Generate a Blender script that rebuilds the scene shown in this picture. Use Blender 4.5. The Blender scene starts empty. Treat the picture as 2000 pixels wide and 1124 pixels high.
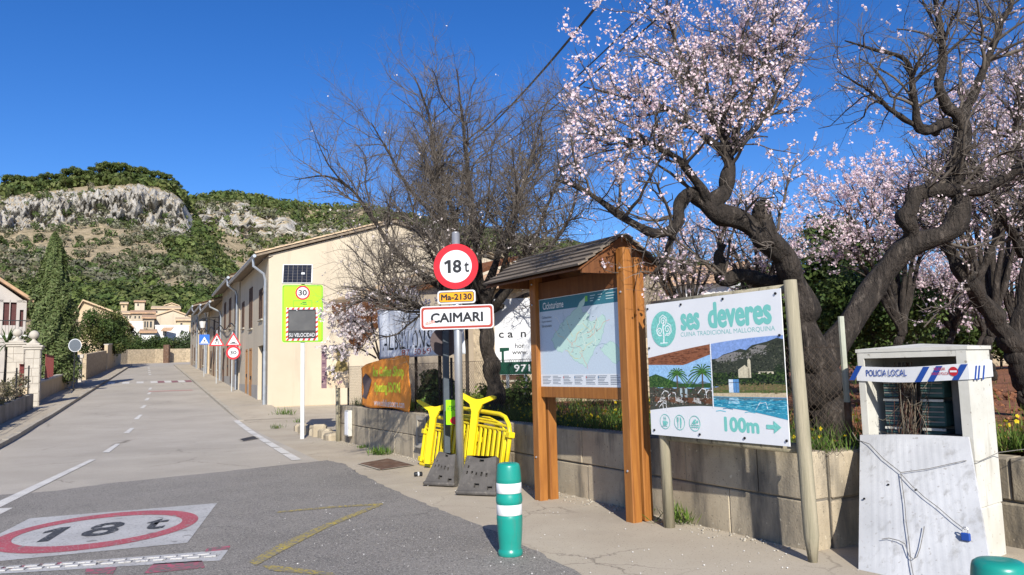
import bpy, math, random
import numpy as np
from mathutils import Vector, Matrix, noise

# ------------------------------------------------------------------ camera, sky, sun, exposure
scene = bpy.context.scene
COL = scene.collection
FPX, CX, CY = 1500.0, 1000.0, 562.0          # focal length and centre in photograph pixels
EYE = Vector((0.0, 0.0, 1.55))
PITCH, ROLL = math.radians(6.0), math.radians(-1.4)
cam_d = bpy.data.cameras.new('camera')
cam_d.sensor_width = 36.0
cam_d.lens = 36.0 * FPX / 2000.0
cam_d.clip_start, cam_d.clip_end = 0.05, 6000.0
cam = bpy.data.objects.new('camera', cam_d)
COL.objects.link(cam)
RC = Matrix.Rotation(math.pi / 2 + PITCH, 3, 'X') @ Matrix.Rotation(ROLL, 3, 'Z')
cam.matrix_world = Matrix.Translation(EYE) @ RC.to_4x4()
scene.camera = cam

SUN_EL = math.radians(31.5)
SUN_AZ = math.radians(9.0)                    # the sun stands behind the viewer, a little to the right
to_sun = Vector((math.sin(SUN_AZ) * math.cos(SUN_EL), -math.cos(SUN_AZ) * math.cos(SUN_EL), math.sin(SUN_EL)))
world = bpy.data.worlds.new('World')
scene.world = world
world.use_nodes = True
wn, wl = world.node_tree.nodes, world.node_tree.links
wn.clear()
sky = wn.new('ShaderNodeTexSky')
sky.sky_type = 'NISHITA'
sky.sun_disc = False
sky.sun_elevation = SUN_EL
sky.sun_rotation = math.pi - SUN_AZ
sky.altitude = 900.0
sky.air_density, sky.dust_density, sky.ozone_density = 1.0, 0.8, 5.0
bg = wn.new('ShaderNodeBackground')
bg.inputs['Strength'].default_value = 0.10
wo = wn.new('ShaderNodeOutputWorld')
hs = wn.new('ShaderNodeHueSaturation')            # the clear deep blue of the day
hs.inputs['Hue'].default_value = .512
hs.inputs['Saturation'].default_value = 1.25
wl.new(sky.outputs[0], hs.inputs['Color'])
wl.new(hs.outputs[0], bg.inputs['Color'])
wl.new(bg.outputs[0], wo.inputs['Surface'])
sun_d = bpy.data.lights.new('sun', 'SUN')
sun_d.energy = 4.6
sun_d.angle = math.radians(0.5)
sun_d.color = (1.0, 0.95, 0.86)
sun = bpy.data.objects.new('sun', sun_d)
sun.rotation_euler = (-to_sun).to_track_quat('-Z', 'Y').to_euler()
sun.location = (0, -20, 40)
COL.objects.link(sun)
scene.view_settings.view_transform = 'Standard'
scene.view_settings.look = 'None'
scene.view_settings.gamma = 1.0
scene.view_settings.use_curve_mapping = False
scene.view_settings.exposure = 0.6
scene.render.engine = 'CYCLES'
scene.cycles.max_bounces = 6
scene.cycles.diffuse_bounces = 3
scene.cycles.transparent_max_bounces = 6

# ------------------------------------------------------------------ the lie of the land
E2 = Vector((-0.4337, 0.9010))                 # along the street, uphill
N2 = Vector((0.9010, 0.4337))                  # across the street, to the right
SROT = math.atan2(N2.y, N2.x)                  # local x across the street, local y along it
def gz(x, y):
    u = E2.x * x + E2.y * y - 20.0
    if u <= 0: return 0.0
    if u < 12: return 0.045 * u * u / 24.0
    if u < 240: return 0.045 * (u - 6.0)
    return 0.045 * 234.0
def S(s, n, z=0.0):
    p = E2 * s + N2 * n
    return Vector((p.x, p.y, gz(p.x, p.y) + z))
def ray(px, py):
    return (RC @ Vector(((px - CX) / FPX, -(py - CY) / FPX, -1.0)))
def P(px, py, d):
    r = ray(px, py)
    return EYE + r * (d / r.y)
def G(px, py, up=0.0):
    r = ray(px, py)
    k0, k = 0.5, 0.5
    f = lambda q: EYE.z + r.z * q - gz(r.x * q, r.y * q) - up
    while f(k) > 0 and k < 600: k0, k = k, k * 1.03
    for _ in range(40):
        m = 0.5 * (k0 + k)
        if f(m) > 0: k0 = m
        else: k = m
    return EYE + r * k
WD = Vector((-0.492, 0.870)); WD.normalize()   # along the block wall, away from the viewer
WO = Vector((WD.y, -WD.x))                     # into the field behind it
WROT = math.atan2(-WD.y, -WD.x)                # local x along the wall towards the viewer, local y into the field
W0 = Vector((2.60, 6.12))
def W(t, o, z=0.0):
    p = W0 + WD * t + WO * o
    return Vector((p.x, p.y, z))

# ------------------------------------------------------------------ bookkeeping
def tag(o, label=None, cat=None, group=None, kind=None):
    if label: o['label'] = label
    if cat: o['category'] = cat
    if group: o['group'] = group
    if kind: o['kind'] = kind
    return o
def thing(name, label, cat, loc=(0, 0, 0), rot=0.0, group=None):
    o = bpy.data.objects.new(name, None)
    o.empty_display_size = 0.1
    COL.objects.link(o)
    o.location = loc
    o.rotation_euler = (0, 0, rot)
    return tag(o, label, cat, group)
def link(name, me, parent=None, mats=(), loc=None, rot=None):
    o = bpy.data.objects.new(name, me)
    COL.objects.link(o)
    for m in mats:
        if m is not None and m.name not in [k.name for k in me.materials if k]: me.materials.append(m)
    if parent is not None: o.parent = parent
    if loc is not None: o.location = loc
    if rot is not None: o.rotation_euler = rot
    return o
def npmesh(name, v, f, cols=None, smooth=False):
    """v (n,3), f (m,k) with k = 3 or 4 ; cols per vertex (n,3)"""
    v = np.asarray(v, dtype=np.float32).reshape(-1, 3)
    f = np.asarray(f, dtype=np.int32)
    me = bpy.data.meshes.new(name)
    k = f.shape[1]
    me.vertices.add(len(v)); me.vertices.foreach_set('co', v.ravel())
    me.loops.add(f.size); me.loops.foreach_set('vertex_index', f.ravel())
    me.polygons.add(len(f))
    me.polygons.foreach_set('loop_start', np.arange(0, f.size, k, dtype=np.int32))
    if smooth: me.polygons.foreach_set('use_smooth', np.ones(len(f), dtype=bool))
    me.update(calc_edges=True)
    if cols is not None:
        a = me.color_attributes.new('Col', 'FLOAT_COLOR', 'POINT')
        c = np.ones((len(v), 4), dtype=np.float32); c[:, :3] = cols
        a.data.foreach_set('color', c.ravel())
    return me
class MB:
    """collects shapes and links them as one mesh object"""
    def __init__(s): s.v, s.f, s.m, s.c, s.cur, s.curc = [], [], [], [], 0, None
    def add(s, vs, fs):
        b = len(s.v); s.v += [tuple(q) for q in vs]
        if s.curc is not None: s.c += [s.curc] * len(vs)
        for q in fs: s.f.append(tuple(b + i for i in q)); s.m.append(s.cur)
        return s
    def box(s, x0, x1, y0, y1, z0, z1, M=None):
        v = [Vector(q) for q in ((x0,y0,z0),(x1,y0,z0),(x1,y1,z0),(x0,y1,z0),(x0,y0,z1),(x1,y0,z1),(x1,y1,z1),(x0,y1,z1))]
        if M is not None: v = [M @ q for q in v]
        return s.add(v, [(3,2,1,0),(4,5,6,7),(0,1,5,4),(1,2,6,5),(2,3,7,6),(3,0,4,7)])
    def cbox(s, x0, x1, y0, y1, z0, z1, b=0.01, M=None):
        """box with chamfered edges"""
        b = min(b, (x1-x0)*.45, (y1-y0)*.45, (z1-z0)*.45)
        vs, idx = [], {}
        lo, hi = (x0,y0,z0), (x1,y1,z1)
        for cx in (0,1):
            for cy in (0,1):
                for cz in (0,1):
                    c = (cx,cy,cz)
                    for ax in range(3):
                        p = []
                        for k in range(3):
                            e = hi[k] if c[k] else lo[k]
                            if k != ax: e += -b if c[k] else b
                            p.append(e)
                        idx[(c,ax)] = len(vs); vs.append(Vector(p))
        fs = []
        for ax in range(3):
            o = [k for k in range(3) if k != ax]
            for sd in (0,1):
                q = []
                for (a, bb) in ((0,0),(1,0),(1,1),(0,1)):
                    c = [0,0,0]; c[ax] = sd; c[o[0]] = a; c[o[1]] = bb
                    q.append(idx[(tuple(c),ax)])
                flip = (sd == 0) ^ (ax == 1)
                fs.append(tuple(reversed(q)) if flip else tuple(q))
        for ax in range(3):
            o = [k for k in range(3) if k != ax]
            for a in (0,1):
                for bb in (0,1):
                    c0 = [0,0,0]; c0[o[0]] = a; c0[o[1]] = bb
                    c1 = list(c0); c1[ax] = 1
                    fs.append((idx[(tuple(c0),o[0])], idx[(tuple(c1),o[0])], idx[(tuple(c1),o[1])], idx[(tuple(c0),o[1])]))
        for c in ((a,b2,d) for a in (0,1) for b2 in (0,1) for d in (0,1)):
            fs.append((idx[(c,0)], idx[(c,1)], idx[(c,2)]))
        if M is not None: vs = [M @ q for q in vs]
        return s.add(vs, fs)
    def tube(s, pts, rad, n=8, cap=True):
        pts = [Vector(p) for p in pts]
        if not hasattr(rad, '__len__'): rad = [rad] * len(pts)
        vs, fs = [], []
        ref = None
        for i, p in enumerate(pts):
            t = (pts[min(i+1, len(pts)-1)] - pts[max(i-1, 0)]).normalized()
            if ref is None:
                ref = t.orthogonal().normalized()
            ref = (ref - t * ref.dot(t)).normalized()
            b = t.cross(ref)
            for k in range(n):
                a = 2*math.pi*k/n
                vs.append(p + (ref*math.cos(a) + b*math.sin(a)) * rad[i])
        for i in range(len(pts)-1):
            for k in range(n):
                fs.append((i*n+k, i*n+(k+1)%n, (i+1)*n+(k+1)%n, (i+1)*n+k))
        if cap:
            fs.append(tuple(reversed(range(n)))); fs.append(tuple(range((len(pts)-1)*n, len(pts)*n)))
        return s.add(vs, fs)
    def lathe(s, prof, n=24, c=(0,0,0)):
        vs, fs = [], []
        for (r, z) in prof:
            for k in range(n):
                a = 2*math.pi*k/n
                vs.append((c[0]+r*math.cos(a), c[1]+r*math.sin(a), c[2]+z))
        for i in range(len(prof)-1):
            for k in range(n):
                fs.append((i*n+k, i*n+(k+1)%n, (i+1)*n+(k+1)%n, (i+1)*n+k))
        fs.append(tuple(reversed(range(n)))); fs.append(tuple(range((len(prof)-1)*n, len(prof)*n)))
        return s.add(vs, fs)
    def plate(s, poly, y0, y1):
        """poly in (x,z), counter-clockwise seen from the front (-y); y0 is the front"""
        n = len(poly)
        vs = [(x, y0, z) for x, z in poly] + [(x, y1, z) for x, z in poly]
        fs = [tuple(range(n)), tuple(reversed(range(n, 2*n)))] + [(i, i+n, (i+1)%n+n, (i+1)%n) for i in range(n)]
        return s.add(vs, fs)
    def slab(s, poly, z0, z1):
        n = len(poly)
        vs = [(x, y, z1) for x, y in poly] + [(x, y, z0) for x, y in poly]
        fs = [tuple(range(n)), tuple(reversed(range(n, 2*n)))] + [(i, i+n, (i+1)%n+n, (i+1)%n) for i in range(n)]
        return s.add(vs, fs)
    def build(s, name, mat, parent=None, smooth=False, loc=None, rot=None, origin=None):
        me = bpy.data.meshes.new(name)
        vs = s.v if origin is None else [(a-origin[0], b-origin[1], c-origin[2]) for a, b, c in s.v]
        me.from_pydata(vs, [], s.f)
        mats = mat if isinstance(mat, (list, tuple)) else [mat]
        for m in mats: me.materials.append(m)
        if len(mats) > 1: me.polygons.foreach_set('material_index', s.m)
        if smooth: me.polygons.foreach_set('use_smooth', [True]*len(me.polygons))
        if s.c:
            a = me.color_attributes.new('Col', 'FLOAT_COLOR', 'POINT')
            for i, c in enumerate(s.c): a.data[i].color = (c[0], c[1], c[2], 1)
        me.update()
        return link(name, me, parent, (), loc, rot)
def copy_tree(o, parent=None):
    c = o.copy(); COL.objects.link(c); c.parent = parent
    for ch in list(o.children): copy_tree(ch, c)
    return c

def rrect(x0, x1, z0, z1, r, n=4):
    p = []
    for cx, cz, a0 in ((x1-r, z0+r, -90), (x1-r, z1-r, 0), (x0+r, z1-r, 90), (x0+r, z0+r, 180)):
        for k in range(n+1):
            a = math.radians(a0 + 90*k/n); p.append((cx + r*math.cos(a), cz + r*math.sin(a)))
    return p
def disc(cx, cz, rx, rz=None, n=40):
    rz = rx if rz is None else rz
    return [(cx + rx*math.cos(2*math.pi*k/n), cz + rz*math.sin(2*math.pi*k/n)) for k in range(n)]
def ring(mb, cx, cz, r0, r1, y, n=40, fx=1.0):
    vs = [(cx+r0*fx*math.cos(2*math.pi*k/n), y, cz+r0*math.sin(2*math.pi*k/n)) for k in range(n)] + \
         [(cx+r1*fx*math.cos(2*math.pi*k/n), y, cz+r1*math.sin(2*math.pi*k/n)) for k in range(n)]
    mb.add(vs, [(k, n+k, n+(k+1)%n, (k+1)%n) for k in range(n)])
def lin(r, g, b):
    f = lambda c: (c/255/12.92) if c/255 <= .04045 else ((c/255+.055)/1.055)**2.4
    return (f(r), f(g), f(b))

# flat lettering: the built-in font fitted to a box, facing local -y
def text(body, cx, cz, w, h, mat, parent, y=-0.002, bold=0.0, name='lettering', shear=0.0, ang=0.0, fat=0.0):
    cu = bpy.data.curves.new('lettering', 'FONT')
    cu.body = body; cu.size = 1.0; cu.offset = bold; cu.resolution_u = 3; cu.shear = shear
    tmp = bpy.data.objects.new('tmp', cu); COL.objects.link(tmp)
    me = bpy.data.meshes.new_from_object(tmp)
    bpy.data.objects.remove(tmp); bpy.data.curves.remove(cu)
    n = len(me.vertices); a = np.empty(n*3, dtype=np.float32); me.vertices.foreach_get('co', a); a = a.reshape(-1, 3)
    mn, mx = a.min(0), a.max(0)
    u = ((a[:,0]-mn[0])/(mx[0]-mn[0]) - .5) * w; v = ((a[:,1]-mn[1])/(mx[1]-mn[1]) - .5) * h
    ca, sa = math.cos(ang), math.sin(ang)
    out = np.stack([cx + u*ca - v*sa, np.full(n, y), cz + u*sa + v*ca], 1).astype(np.float32)
    me.vertices.foreach_set('co', out.ravel()); me.materials.clear(); me.materials.append(mat); me.update()
    if fat:                                  # heavier strokes: copies shifted by a hair
        vs = [tuple(v.co) for v in me.vertices]; fs = [tuple(p.vertices) for p in me.polygons]; V, F = [], []
        for k, (dx, dz) in enumerate(((0,0),(fat,0),(-fat,0),(0,fat),(0,-fat),(fat*.7,fat*.7),(-fat*.7,fat*.7),(fat*.7,-fat*.7),(-fat*.7,-fat*.7))):
            o = len(V); V += [(a+dx, b-k*.00006, c+dz) for a, b, c in vs]; F += [tuple(o+i for i in f) for f in fs]
        bpy.data.meshes.remove(me); me = bpy.data.meshes.new(name); me.from_pydata(V, [], F); me.materials.append(mat); me.update()
    return link(name, me, parent)
class Print:
    """flat print: coloured shapes lying one on another, a fraction of a millimetre each"""
    def __init__(s, y=-0.001, step=0.00035): s.mb = MB(); s.y = y; s.step = step
    def poly(s, pts, col):
        s.mb.curc = col; s.mb.add([(x, s.y, z) for x, z in pts], [tuple(range(len(pts)))]); s.y -= s.step; return s
    def polys(s, many, col):
        s.mb.curc = col
        for pts in many: s.mb.add([(x, s.y, z) for x, z in pts], [tuple(range(len(pts)))])
        s.y -= s.step; return s
    def rect(s, x0, x1, z0, z1, col): return s.poly([(x0,z0),(x1,z0),(x1,z1),(x0,z1)], col)
    def stroke(s, pts, w, col):
        q = []
        for (a, b), (c, d) in zip(pts, pts[1:]):
            L = math.hypot(c-a, d-b) or 1e-6; nx, nz = -(d-b)/L*w/2, (c-a)/L*w/2
            q.append([(a-nx,b-nz),(c-nx,d-nz),(c+nx,d+nz),(a+nx,b+nz)])
        return s.polys(q, col)
    def build(s, name, mat, parent): return s.mb.build(name, mat, parent)

# ------------------------------------------------------------------ materials
def newmat(name):
    m = bpy.data.materials.new(name); m.use_nodes = True
    nt = m.node_tree
    return m, nt.nodes, nt.links, nt.nodes['Principled BSDF']
def ramp(nodes, stops, interp='LINEAR'):
    r = nodes.new('ShaderNodeValToRGB'); cr = r.color_ramp; cr.interpolation = interp
    while len(cr.elements) < len(stops): cr.elements.new(0.5)
    for e, (p, c) in zip(cr.elements, stops): e.position = p; e.color = (c[0], c[1], c[2], 1)
    return r
def coord(nodes, links, kind='Object', scale=(1,1,1), rot=(0,0,0)):
    if kind == 'World':
        g = nodes.new('ShaderNodeNewGeometry'); out = g.outputs['Position']
    else:
        t = nodes.new('ShaderNodeTexCoord'); out = t.outputs[kind]
    mp = nodes.new('ShaderNodeMapping'); mp.inputs['Scale'].default_value = scale; mp.inputs['Rotation'].default_value = rot
    links.new(out, mp.inputs['Vector'])
    return mp.outputs[0]
def tex(nodes, links, vec, scale, detail=5, rough=.6, kind='noise'):
    if kind == 'noise':
        t = nodes.new('ShaderNodeTexNoise'); t.inputs['Scale'].default_value = scale
        t.inputs['Detail'].default_value = detail; t.inputs['Roughness'].default_value = rough
    else:
        t = nodes.new('ShaderNodeTexVoronoi'); t.inputs['Scale'].default_value = scale
    links.new(vec, t.inputs['Vector'])
    return t
def mix(nodes, links, fac, a, b, mode='MIX'):
    x = nodes.new('ShaderNodeMix'); x.data_type = 'RGBA'; x.blend_type = mode
    for sock, val in ((x.inputs[0], fac), (x.inputs[6], a), (x.inputs[7], b)):
        if hasattr(val, 'links') or hasattr(val, 'is_linked'): links.new(val, sock)
        elif isinstance(val, (int, float)): sock.default_value = val
        else: sock.default_value = (val[0], val[1], val[2], 1)
    return x.outputs[2]
def bump(nodes, links, bsdf, height, strength, dist=0.01):
    b = nodes.new('ShaderNodeBump'); b.inputs['Strength'].default_value = strength; b.inputs['Distance'].default_value = dist
    links.new(height, b.inputs['Height']); links.new(b.outputs[0], bsdf.inputs['Normal'])
def mat(name, c1, c2=None, scale=4, rough=.75, metal=0.0, bmp=0.0, bscale=60, kind='Object', stretch=(1,1,1), speck=None, stain=None, spec=.3, detail=6, lo=.35, hi=.65, bdist=.01):
    """base colour that wanders between c1 and c2, optional specks (colour, scale, share), streaky stains (colour, stretch, scale, lo, hi), fine relief"""
    m, nd, lk, b = newmat(name)
    b.inputs['Roughness'].default_value = rough; b.inputs['Metallic'].default_value = metal
    b.inputs['Specular IOR Level'].default_value = spec
    v = coord(nd, lk, kind, stretch)
    out = None
    if c2 is None: b.inputs['Base Color'].default_value = (*c1, 1)
    else:
        t = tex(nd, lk, v, scale, detail)
        r = ramp(nd, [(lo, c1), (hi, c2)]); lk.new(t.outputs['Fac'], r.inputs[0]); out = r.outputs[0]
    if stain:
        sc, st, ss, l, h = stain
        v2 = coord(nd, lk, kind, st)
        t2 = tex(nd, lk, v2, ss, 5, .65)
        r2 = ramp(nd, [(l, (0,0,0)), (h, (1,1,1))]); lk.new(t2.outputs['Fac'], r2.inputs[0])
        out = mix(nd, lk, r2.outputs[0], out if out else c1, sc)
    if speck:
        items = speck if isinstance(speck, list) else [speck]
        for (sc, ss, share) in items:
            t3 = tex(nd, lk, coord(nd, lk, kind), ss, 2, .5)
            r3 = ramp(nd, [(share, (0,0,0)), (share+.05, (1,1,1))]); lk.new(t3.outputs['Fac'], r3.inputs[0])
            out = mix(nd, lk, r3.outputs[0], out if out else c1, sc)
    if out: lk.new(out, b.inputs['Base Color'])
    if bmp:
        tb = tex(nd, lk, v, bscale, 4, .6); bump(nd, lk, b, tb.outputs['Fac'], bmp, bdist)
    return m
def attr_mat(name, rough=.6, translucent=0.0, spec=.2, noise_amt=0.0):
    m, nd, lk, b = newmat(name)
    a = nd.new('ShaderNodeAttribute'); a.attribute_name = 'Col'
    b.inputs['Roughness'].default_value = rough; b.inputs['Specular IOR Level'].default_value = spec
    lk.new(a.outputs['Color'], b.inputs['Base Color'])
    if noise_amt:
        v = coord(nd, lk, 'Object'); t1 = tex(nd, lk, v, 55, 6, .75)
        r1 = ramp(nd, [(.3, (1-noise_amt,)*3), (.7, (1+noise_amt,)*3)]); lk.new(t1.outputs['Fac'], r1.inputs[0])
        lk.new(mix(nd, lk, 1.0, a.outputs['Color'], r1.outputs[0], 'MULTIPLY'), b.inputs['Base Color'])
    if translucent:
        tr = nd.new('ShaderNodeBsdfTranslucent'); lk.new(a.outputs['Color'], tr.inputs['Color'])
        mx = nd.new('ShaderNodeMixShader'); mx.inputs[0].default_value = translucent
        lk.new(b.outputs[0], mx.inputs[1]); lk.new(tr.outputs[0], mx.inputs[2])
        lk.new(mx.outputs[0], nd['Material Output'].inputs['Surface'])
    return m
M = {}
M['concrete'] = mat('pale_concrete', (.44,.385,.30), (.37,.315,.24), .8, .9, bmp=.35, bscale=140, kind='World', speck=[((.2,.17,.13), 55, .64), ((.5,.46,.4), 90, .68)], stain=((.30,.255,.20), (1,1,1), .35, .5, .75), lo=.3, hi=.7)
M['old_road'] = mat('worn_tan_asphalt', (.41,.37,.315), (.35,.315,.265), .5, .85, bmp=.25, bscale=120, kind='World', speck=[((.2,.18,.15), 70, .63)], stain=((.29,.262,.222), (1,1,1), .22, .52, .8))
M['asphalt'] = mat('grey_asphalt', (.165,.152,.136), (.215,.198,.176), 1.1, .85, bmp=.7, bscale=110, kind='World', speck=[((.36,.335,.30), 85, .57), ((.085,.08,.075), 60, .6), ((.5,.48,.45), 34, .73)], stain=((.25,.23,.205), (1,1,1), .3, .45, .7))
def add_cracks(m, scale, col, width, lo, hi):
    nd, lk = m.node_tree.nodes, m.node_tree.links; b = nd['Principled BSDF']
    src = b.inputs['Base Color'].links[0].from_socket
    v = coord(nd, lk, 'World'); wob = tex(nd, lk, v, 2.2, 5, .65)
    vm = nd.new('ShaderNodeVectorMath'); vm.operation = 'MULTIPLY_ADD'; lk.new(wob.outputs['Color'], vm.inputs[0]); vm.inputs[1].default_value = (.55,.55,0); lk.new(v, vm.inputs[2])
    vo = nd.new('ShaderNodeTexVoronoi'); vo.feature = 'DISTANCE_TO_EDGE'; vo.inputs['Scale'].default_value = scale; lk.new(vm.outputs[0], vo.inputs['Vector'])
    r = ramp(nd, [(0, (1,1,1)), (width, (0,0,0))]); lk.new(vo.outputs['Distance'], r.inputs[0])
    mk = tex(nd, lk, v, .45, 3, .5); rm = ramp(nd, [(lo, (0,0,0)), (hi, (1,1,1))]); lk.new(mk.outputs['Fac'], rm.inputs[0])
    f = mix(nd, lk, 1.0, r.outputs[0], rm.outputs[0], 'MULTIPLY')
    lk.new(mix(nd, lk, f, src, col), b.inputs['Base Color'])
add_cracks(M['concrete'], .75, (.19,.16,.125), .010, .46, .58)
add_cracks(M['old_road'], .35, (.15,.13,.105), .006, .50, .60)
add_cracks(M['asphalt'], .45, (.07,.065,.06), .005, .54, .62)
M['kerb'] = mat('kerb_stone', (.42,.38,.31), (.32,.285,.23), 2.5, .9, bmp=.4, bscale=50, kind='World')
M['white_paint'] = mat('worn_white_road_paint', (.62,.6,.56), (.5,.48,.45), 3, .75, bmp=.3, bscale=120, kind='World', speck=((.24,.23,.21), 60, .63))
M['thermo_white'] = mat('grey_white_road_paint', (.46,.45,.44), (.39,.385,.375), 2, .7, bmp=.3, bscale=130, kind='World', speck=[((.25,.24,.23), 50, .60), ((.22,.21,.20), 7, .66)], stain=((.34,.33,.315), (1,1,1), 1.6, .5, .72))
M['red_paint'] = mat('faded_red_road_paint', (.40,.085,.105), (.31,.075,.09), 3, .75, bmp=.3, bscale=120, kind='World', speck=[((.40,.33,.33), 55, .61), ((.24,.20,.19), 9, .65)])
M['pink_paint'] = mat('faint_pink_road_paint', (.42,.09,.14), (.17,.12,.12), 9, .8, bmp=.4, bscale=110, kind='World', speck=[((.14,.13,.12), 24, .5)])
M['black_paint'] = mat('black_road_paint', (.035,.037,.042), (.06,.06,.062), 8, .7, bmp=.3, bscale=120, kind='World', speck=[((.3,.3,.29), 55, .62), ((.26,.255,.25), 10, .66)])
M['yellow_paint'] = mat('worn_yellow_road_paint', (.40,.31,.06), (.25,.21,.10), 7, .8, bmp=.4, bscale=110, kind='World', speck=[((.18,.165,.145), 40, .49)])
M['block'] = mat('weathered_concrete_block', (.47,.395,.28), (.33,.275,.195), 1.6, .92, bmp=.5, bscale=55, kind='World', stain=((.13,.115,.092), (1.8,1.8,.45), 1.5, .46, .66), speck=[((.2,.17,.12), 40, .66), ((.52,.46,.34), 16, .70)])
M['mortar'] = mat('grey_mortar', (.2,.175,.14), (.14,.125,.1), 6, .95, bmp=.5, bscale=60, kind='World')
M['plaster'] = mat('cream_plaster', (.52,.445,.335), (.47,.40,.30), .5, .9, bmp=.12, bscale=50, kind='World', stain=((.37,.315,.24), (1.6,1.6,.16), 1.0, .52, .78))
M['plaster2'] = mat('ochre_plaster', (.52,.41,.27), (.42,.33,.215), .9, .9, bmp=.2, bscale=40, kind='World', stain=((.38,.31,.22), (1,1,.2), 1.1, .55, .75))
M['plaster_grey'] = mat('grey_beige_render', (.46,.385,.285), (.38,.32,.24), .8, .9, bmp=.15, bscale=40, kind='World', stain=((.36,.31,.25), (1,1,.2), .9, .55, .8))
M['stone_wall'] = mat('rubble_stone', (.50,.40,.27), (.33,.265,.18), 5, .95, bmp=.9, bscale=9, kind='World', stain=((.2,.165,.12), (1,1,1), 7, .55, .68), bdist=.05)
M['white_wall'] = mat('white_wash', (.66,.65,.63), (.58,.57,.55), 1.5, .9, bmp=.1, bscale=30, kind='World')
M['shade_white'] = mat('shaded_white_render', (.44,.405,.37), (.38,.35,.32), 1.0, .9, bmp=.1, bscale=30, kind='World')  # white wall of the left house, its shade mixed into the colour
M['grey_base'] = mat('grey_plinth_render', (.36,.34,.31), (.30,.285,.26), 2, .9, bmp=.2, bscale=40, kind='World')
M['tile'] = mat('terracotta_tile', (.50,.31,.18), (.36,.24,.155), 3, .9, bmp=.2, bscale=30, kind='World', stain=((.22,.17,.12), (1,1,1), 2.2, .52, .7))
M['tile_pale'] = mat('pale_clay_tile', (.56,.42,.27), (.46,.34,.22), 4, .9, bmp=.2, bscale=30, kind='World', stain=((.3,.25,.18), (1,1,1), 2.5, .55, .7))
M['zinc'] = mat('zinc', (.42,.45,.48), (.34,.36,.39), 4, .42, .6)
M['galv'] = mat('galvanised_steel', (.56,.57,.58), (.47,.48,.50), 9, .42, .75, stretch=(1,1,.3))
M['pole_grey'] = mat('grey_painted_pole', (.5,.52,.53), (.43,.45,.46), 6, .45, .25)
M['shutter'] = mat('brown_shutter', (.10,.055,.035), (.075,.042,.028), 6, .7, bmp=.2, bscale=40)
M['red_shutter'] = mat('dark_red_shutter', (.09,.03,.028), (.065,.024,.022), 6, .65)
M['door_wood'] = mat('honey_door_wood', (.42,.22,.085), (.32,.16,.06), 3, .6, stretch=(6,6,.6), bmp=.2, bscale=30)
M['glass'] = mat('dark_window_glass', (.03,.035,.04), rough=.12, spec=.6)
M['iron'] = mat('black_iron', (.025,.025,.027), rough=.55, metal=.3)
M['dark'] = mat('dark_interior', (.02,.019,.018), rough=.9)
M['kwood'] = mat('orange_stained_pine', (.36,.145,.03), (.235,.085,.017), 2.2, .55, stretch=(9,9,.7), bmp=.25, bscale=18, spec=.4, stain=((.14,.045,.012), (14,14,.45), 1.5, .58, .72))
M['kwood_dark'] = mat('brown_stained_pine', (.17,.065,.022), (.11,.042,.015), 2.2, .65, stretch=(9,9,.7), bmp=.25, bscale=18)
M['roofwood'] = mat('grey_weathered_board', (.20,.165,.13), (.115,.092,.072), 2.4, .85, stretch=(.8,10,10), bmp=.5, bscale=14)
M['rawwood'] = mat('grey_green_round_timber', (.33,.29,.205), (.225,.205,.14), 2.4, .85, stretch=(10,10,.7), bmp=.5, bscale=12, stain=((.12,.105,.075), (16,16,.35), 1.2, .57, .66))
M['sheet'] = mat('white_aluminium_sheet', (.78,.79,.80), (.74,.75,.765), 3, .42)
M['signwhite'] = mat('sign_white', (.63,.64,.66), (.58,.59,.61), 5, .4)
M['signred'] = mat('sign_red', (.55,.018,.03), (.50,.02,.03), 5, .4)
M['signback'] = mat('sign_back_grey', (.10,.075,.075), (.08,.06,.06), 5, .6)
M['rust_red'] = mat('faded_brick_red', (.36,.05,.03), (.32,.05,.035), 5, .45)
M['ink'] = mat('black_ink', (.018,.02,.024), rough=.5)
M['orange'] = mat('road_number_orange', (.78,.33,.012), (.72,.30,.012), 4, .4)
M['blue'] = mat('sign_blue', (.02,.12,.50), rough=.4)
M['lime'] = mat('fluorescent_lime', (.33,.78,.006), (.31,.74,.008), 3, .45)
M['lime_shaded'] = mat('shaded_lime_panel', (.30,.45,.012), rough=.45)  # lime with the solar panel's shadow put into its colour; used nowhere
M['teal'] = mat('teal_print', (.09,.45,.40), rough=.45)
M['pvcgreen'] = mat('green_bollard_plastic', (.008,.26,.205), (.012,.225,.18), 3, .32, spec=.5, bmp=.05, bscale=14, stain=((.05,.2,.165), (4,4,.6), 2.5, .56, .75))
M['reflex'] = mat('white_reflective_band', (.72,.72,.72), (.62,.62,.61), 22, .4, stain=((.45,.43,.41), (3,3,12), 3, .6, .75))
M['yellow'] = mat('yellow_plastic', (.80,.62,.012), (.72,.54,.012), 3, .42, spec=.4, stain=((.55,.40,.02), (2,2,1), 4, .6, .8))
M['rubber'] = mat('dusty_black_rubber', (.065,.06,.056), (.105,.097,.09), 6, .85, bmp=.6, bscale=40, stain=((.17,.155,.135), (1,1,1), 9, .58, .75))
M['cabinet'] = mat('dirty_white_cabinet', (.58,.57,.52), (.48,.47,.42), 3, .65, bmp=.1, bscale=25, speck=((.3,.28,.23), 26, .67), stain=((.36,.34,.29), (3,3,.5), 2, .58, .78))
M['cabinet_in'] = mat('cabinet_inside_grey', (.26,.245,.22), (.17,.16,.145), 4, .8)
M['door_sheet'] = mat('scuffed_white_panel', (.52,.525,.53), (.42,.425,.43), 2.5, .55, bmp=.15, bscale=20, speck=((.33,.32,.31), 30, .67), stain=((.30,.295,.285), (5,5,.6), 2.2, .54, .75))
M['cell'] = mat('solar_cell', (.012,.013,.018), (.018,.02,.028), 6, .2, spec=.6)
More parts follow.
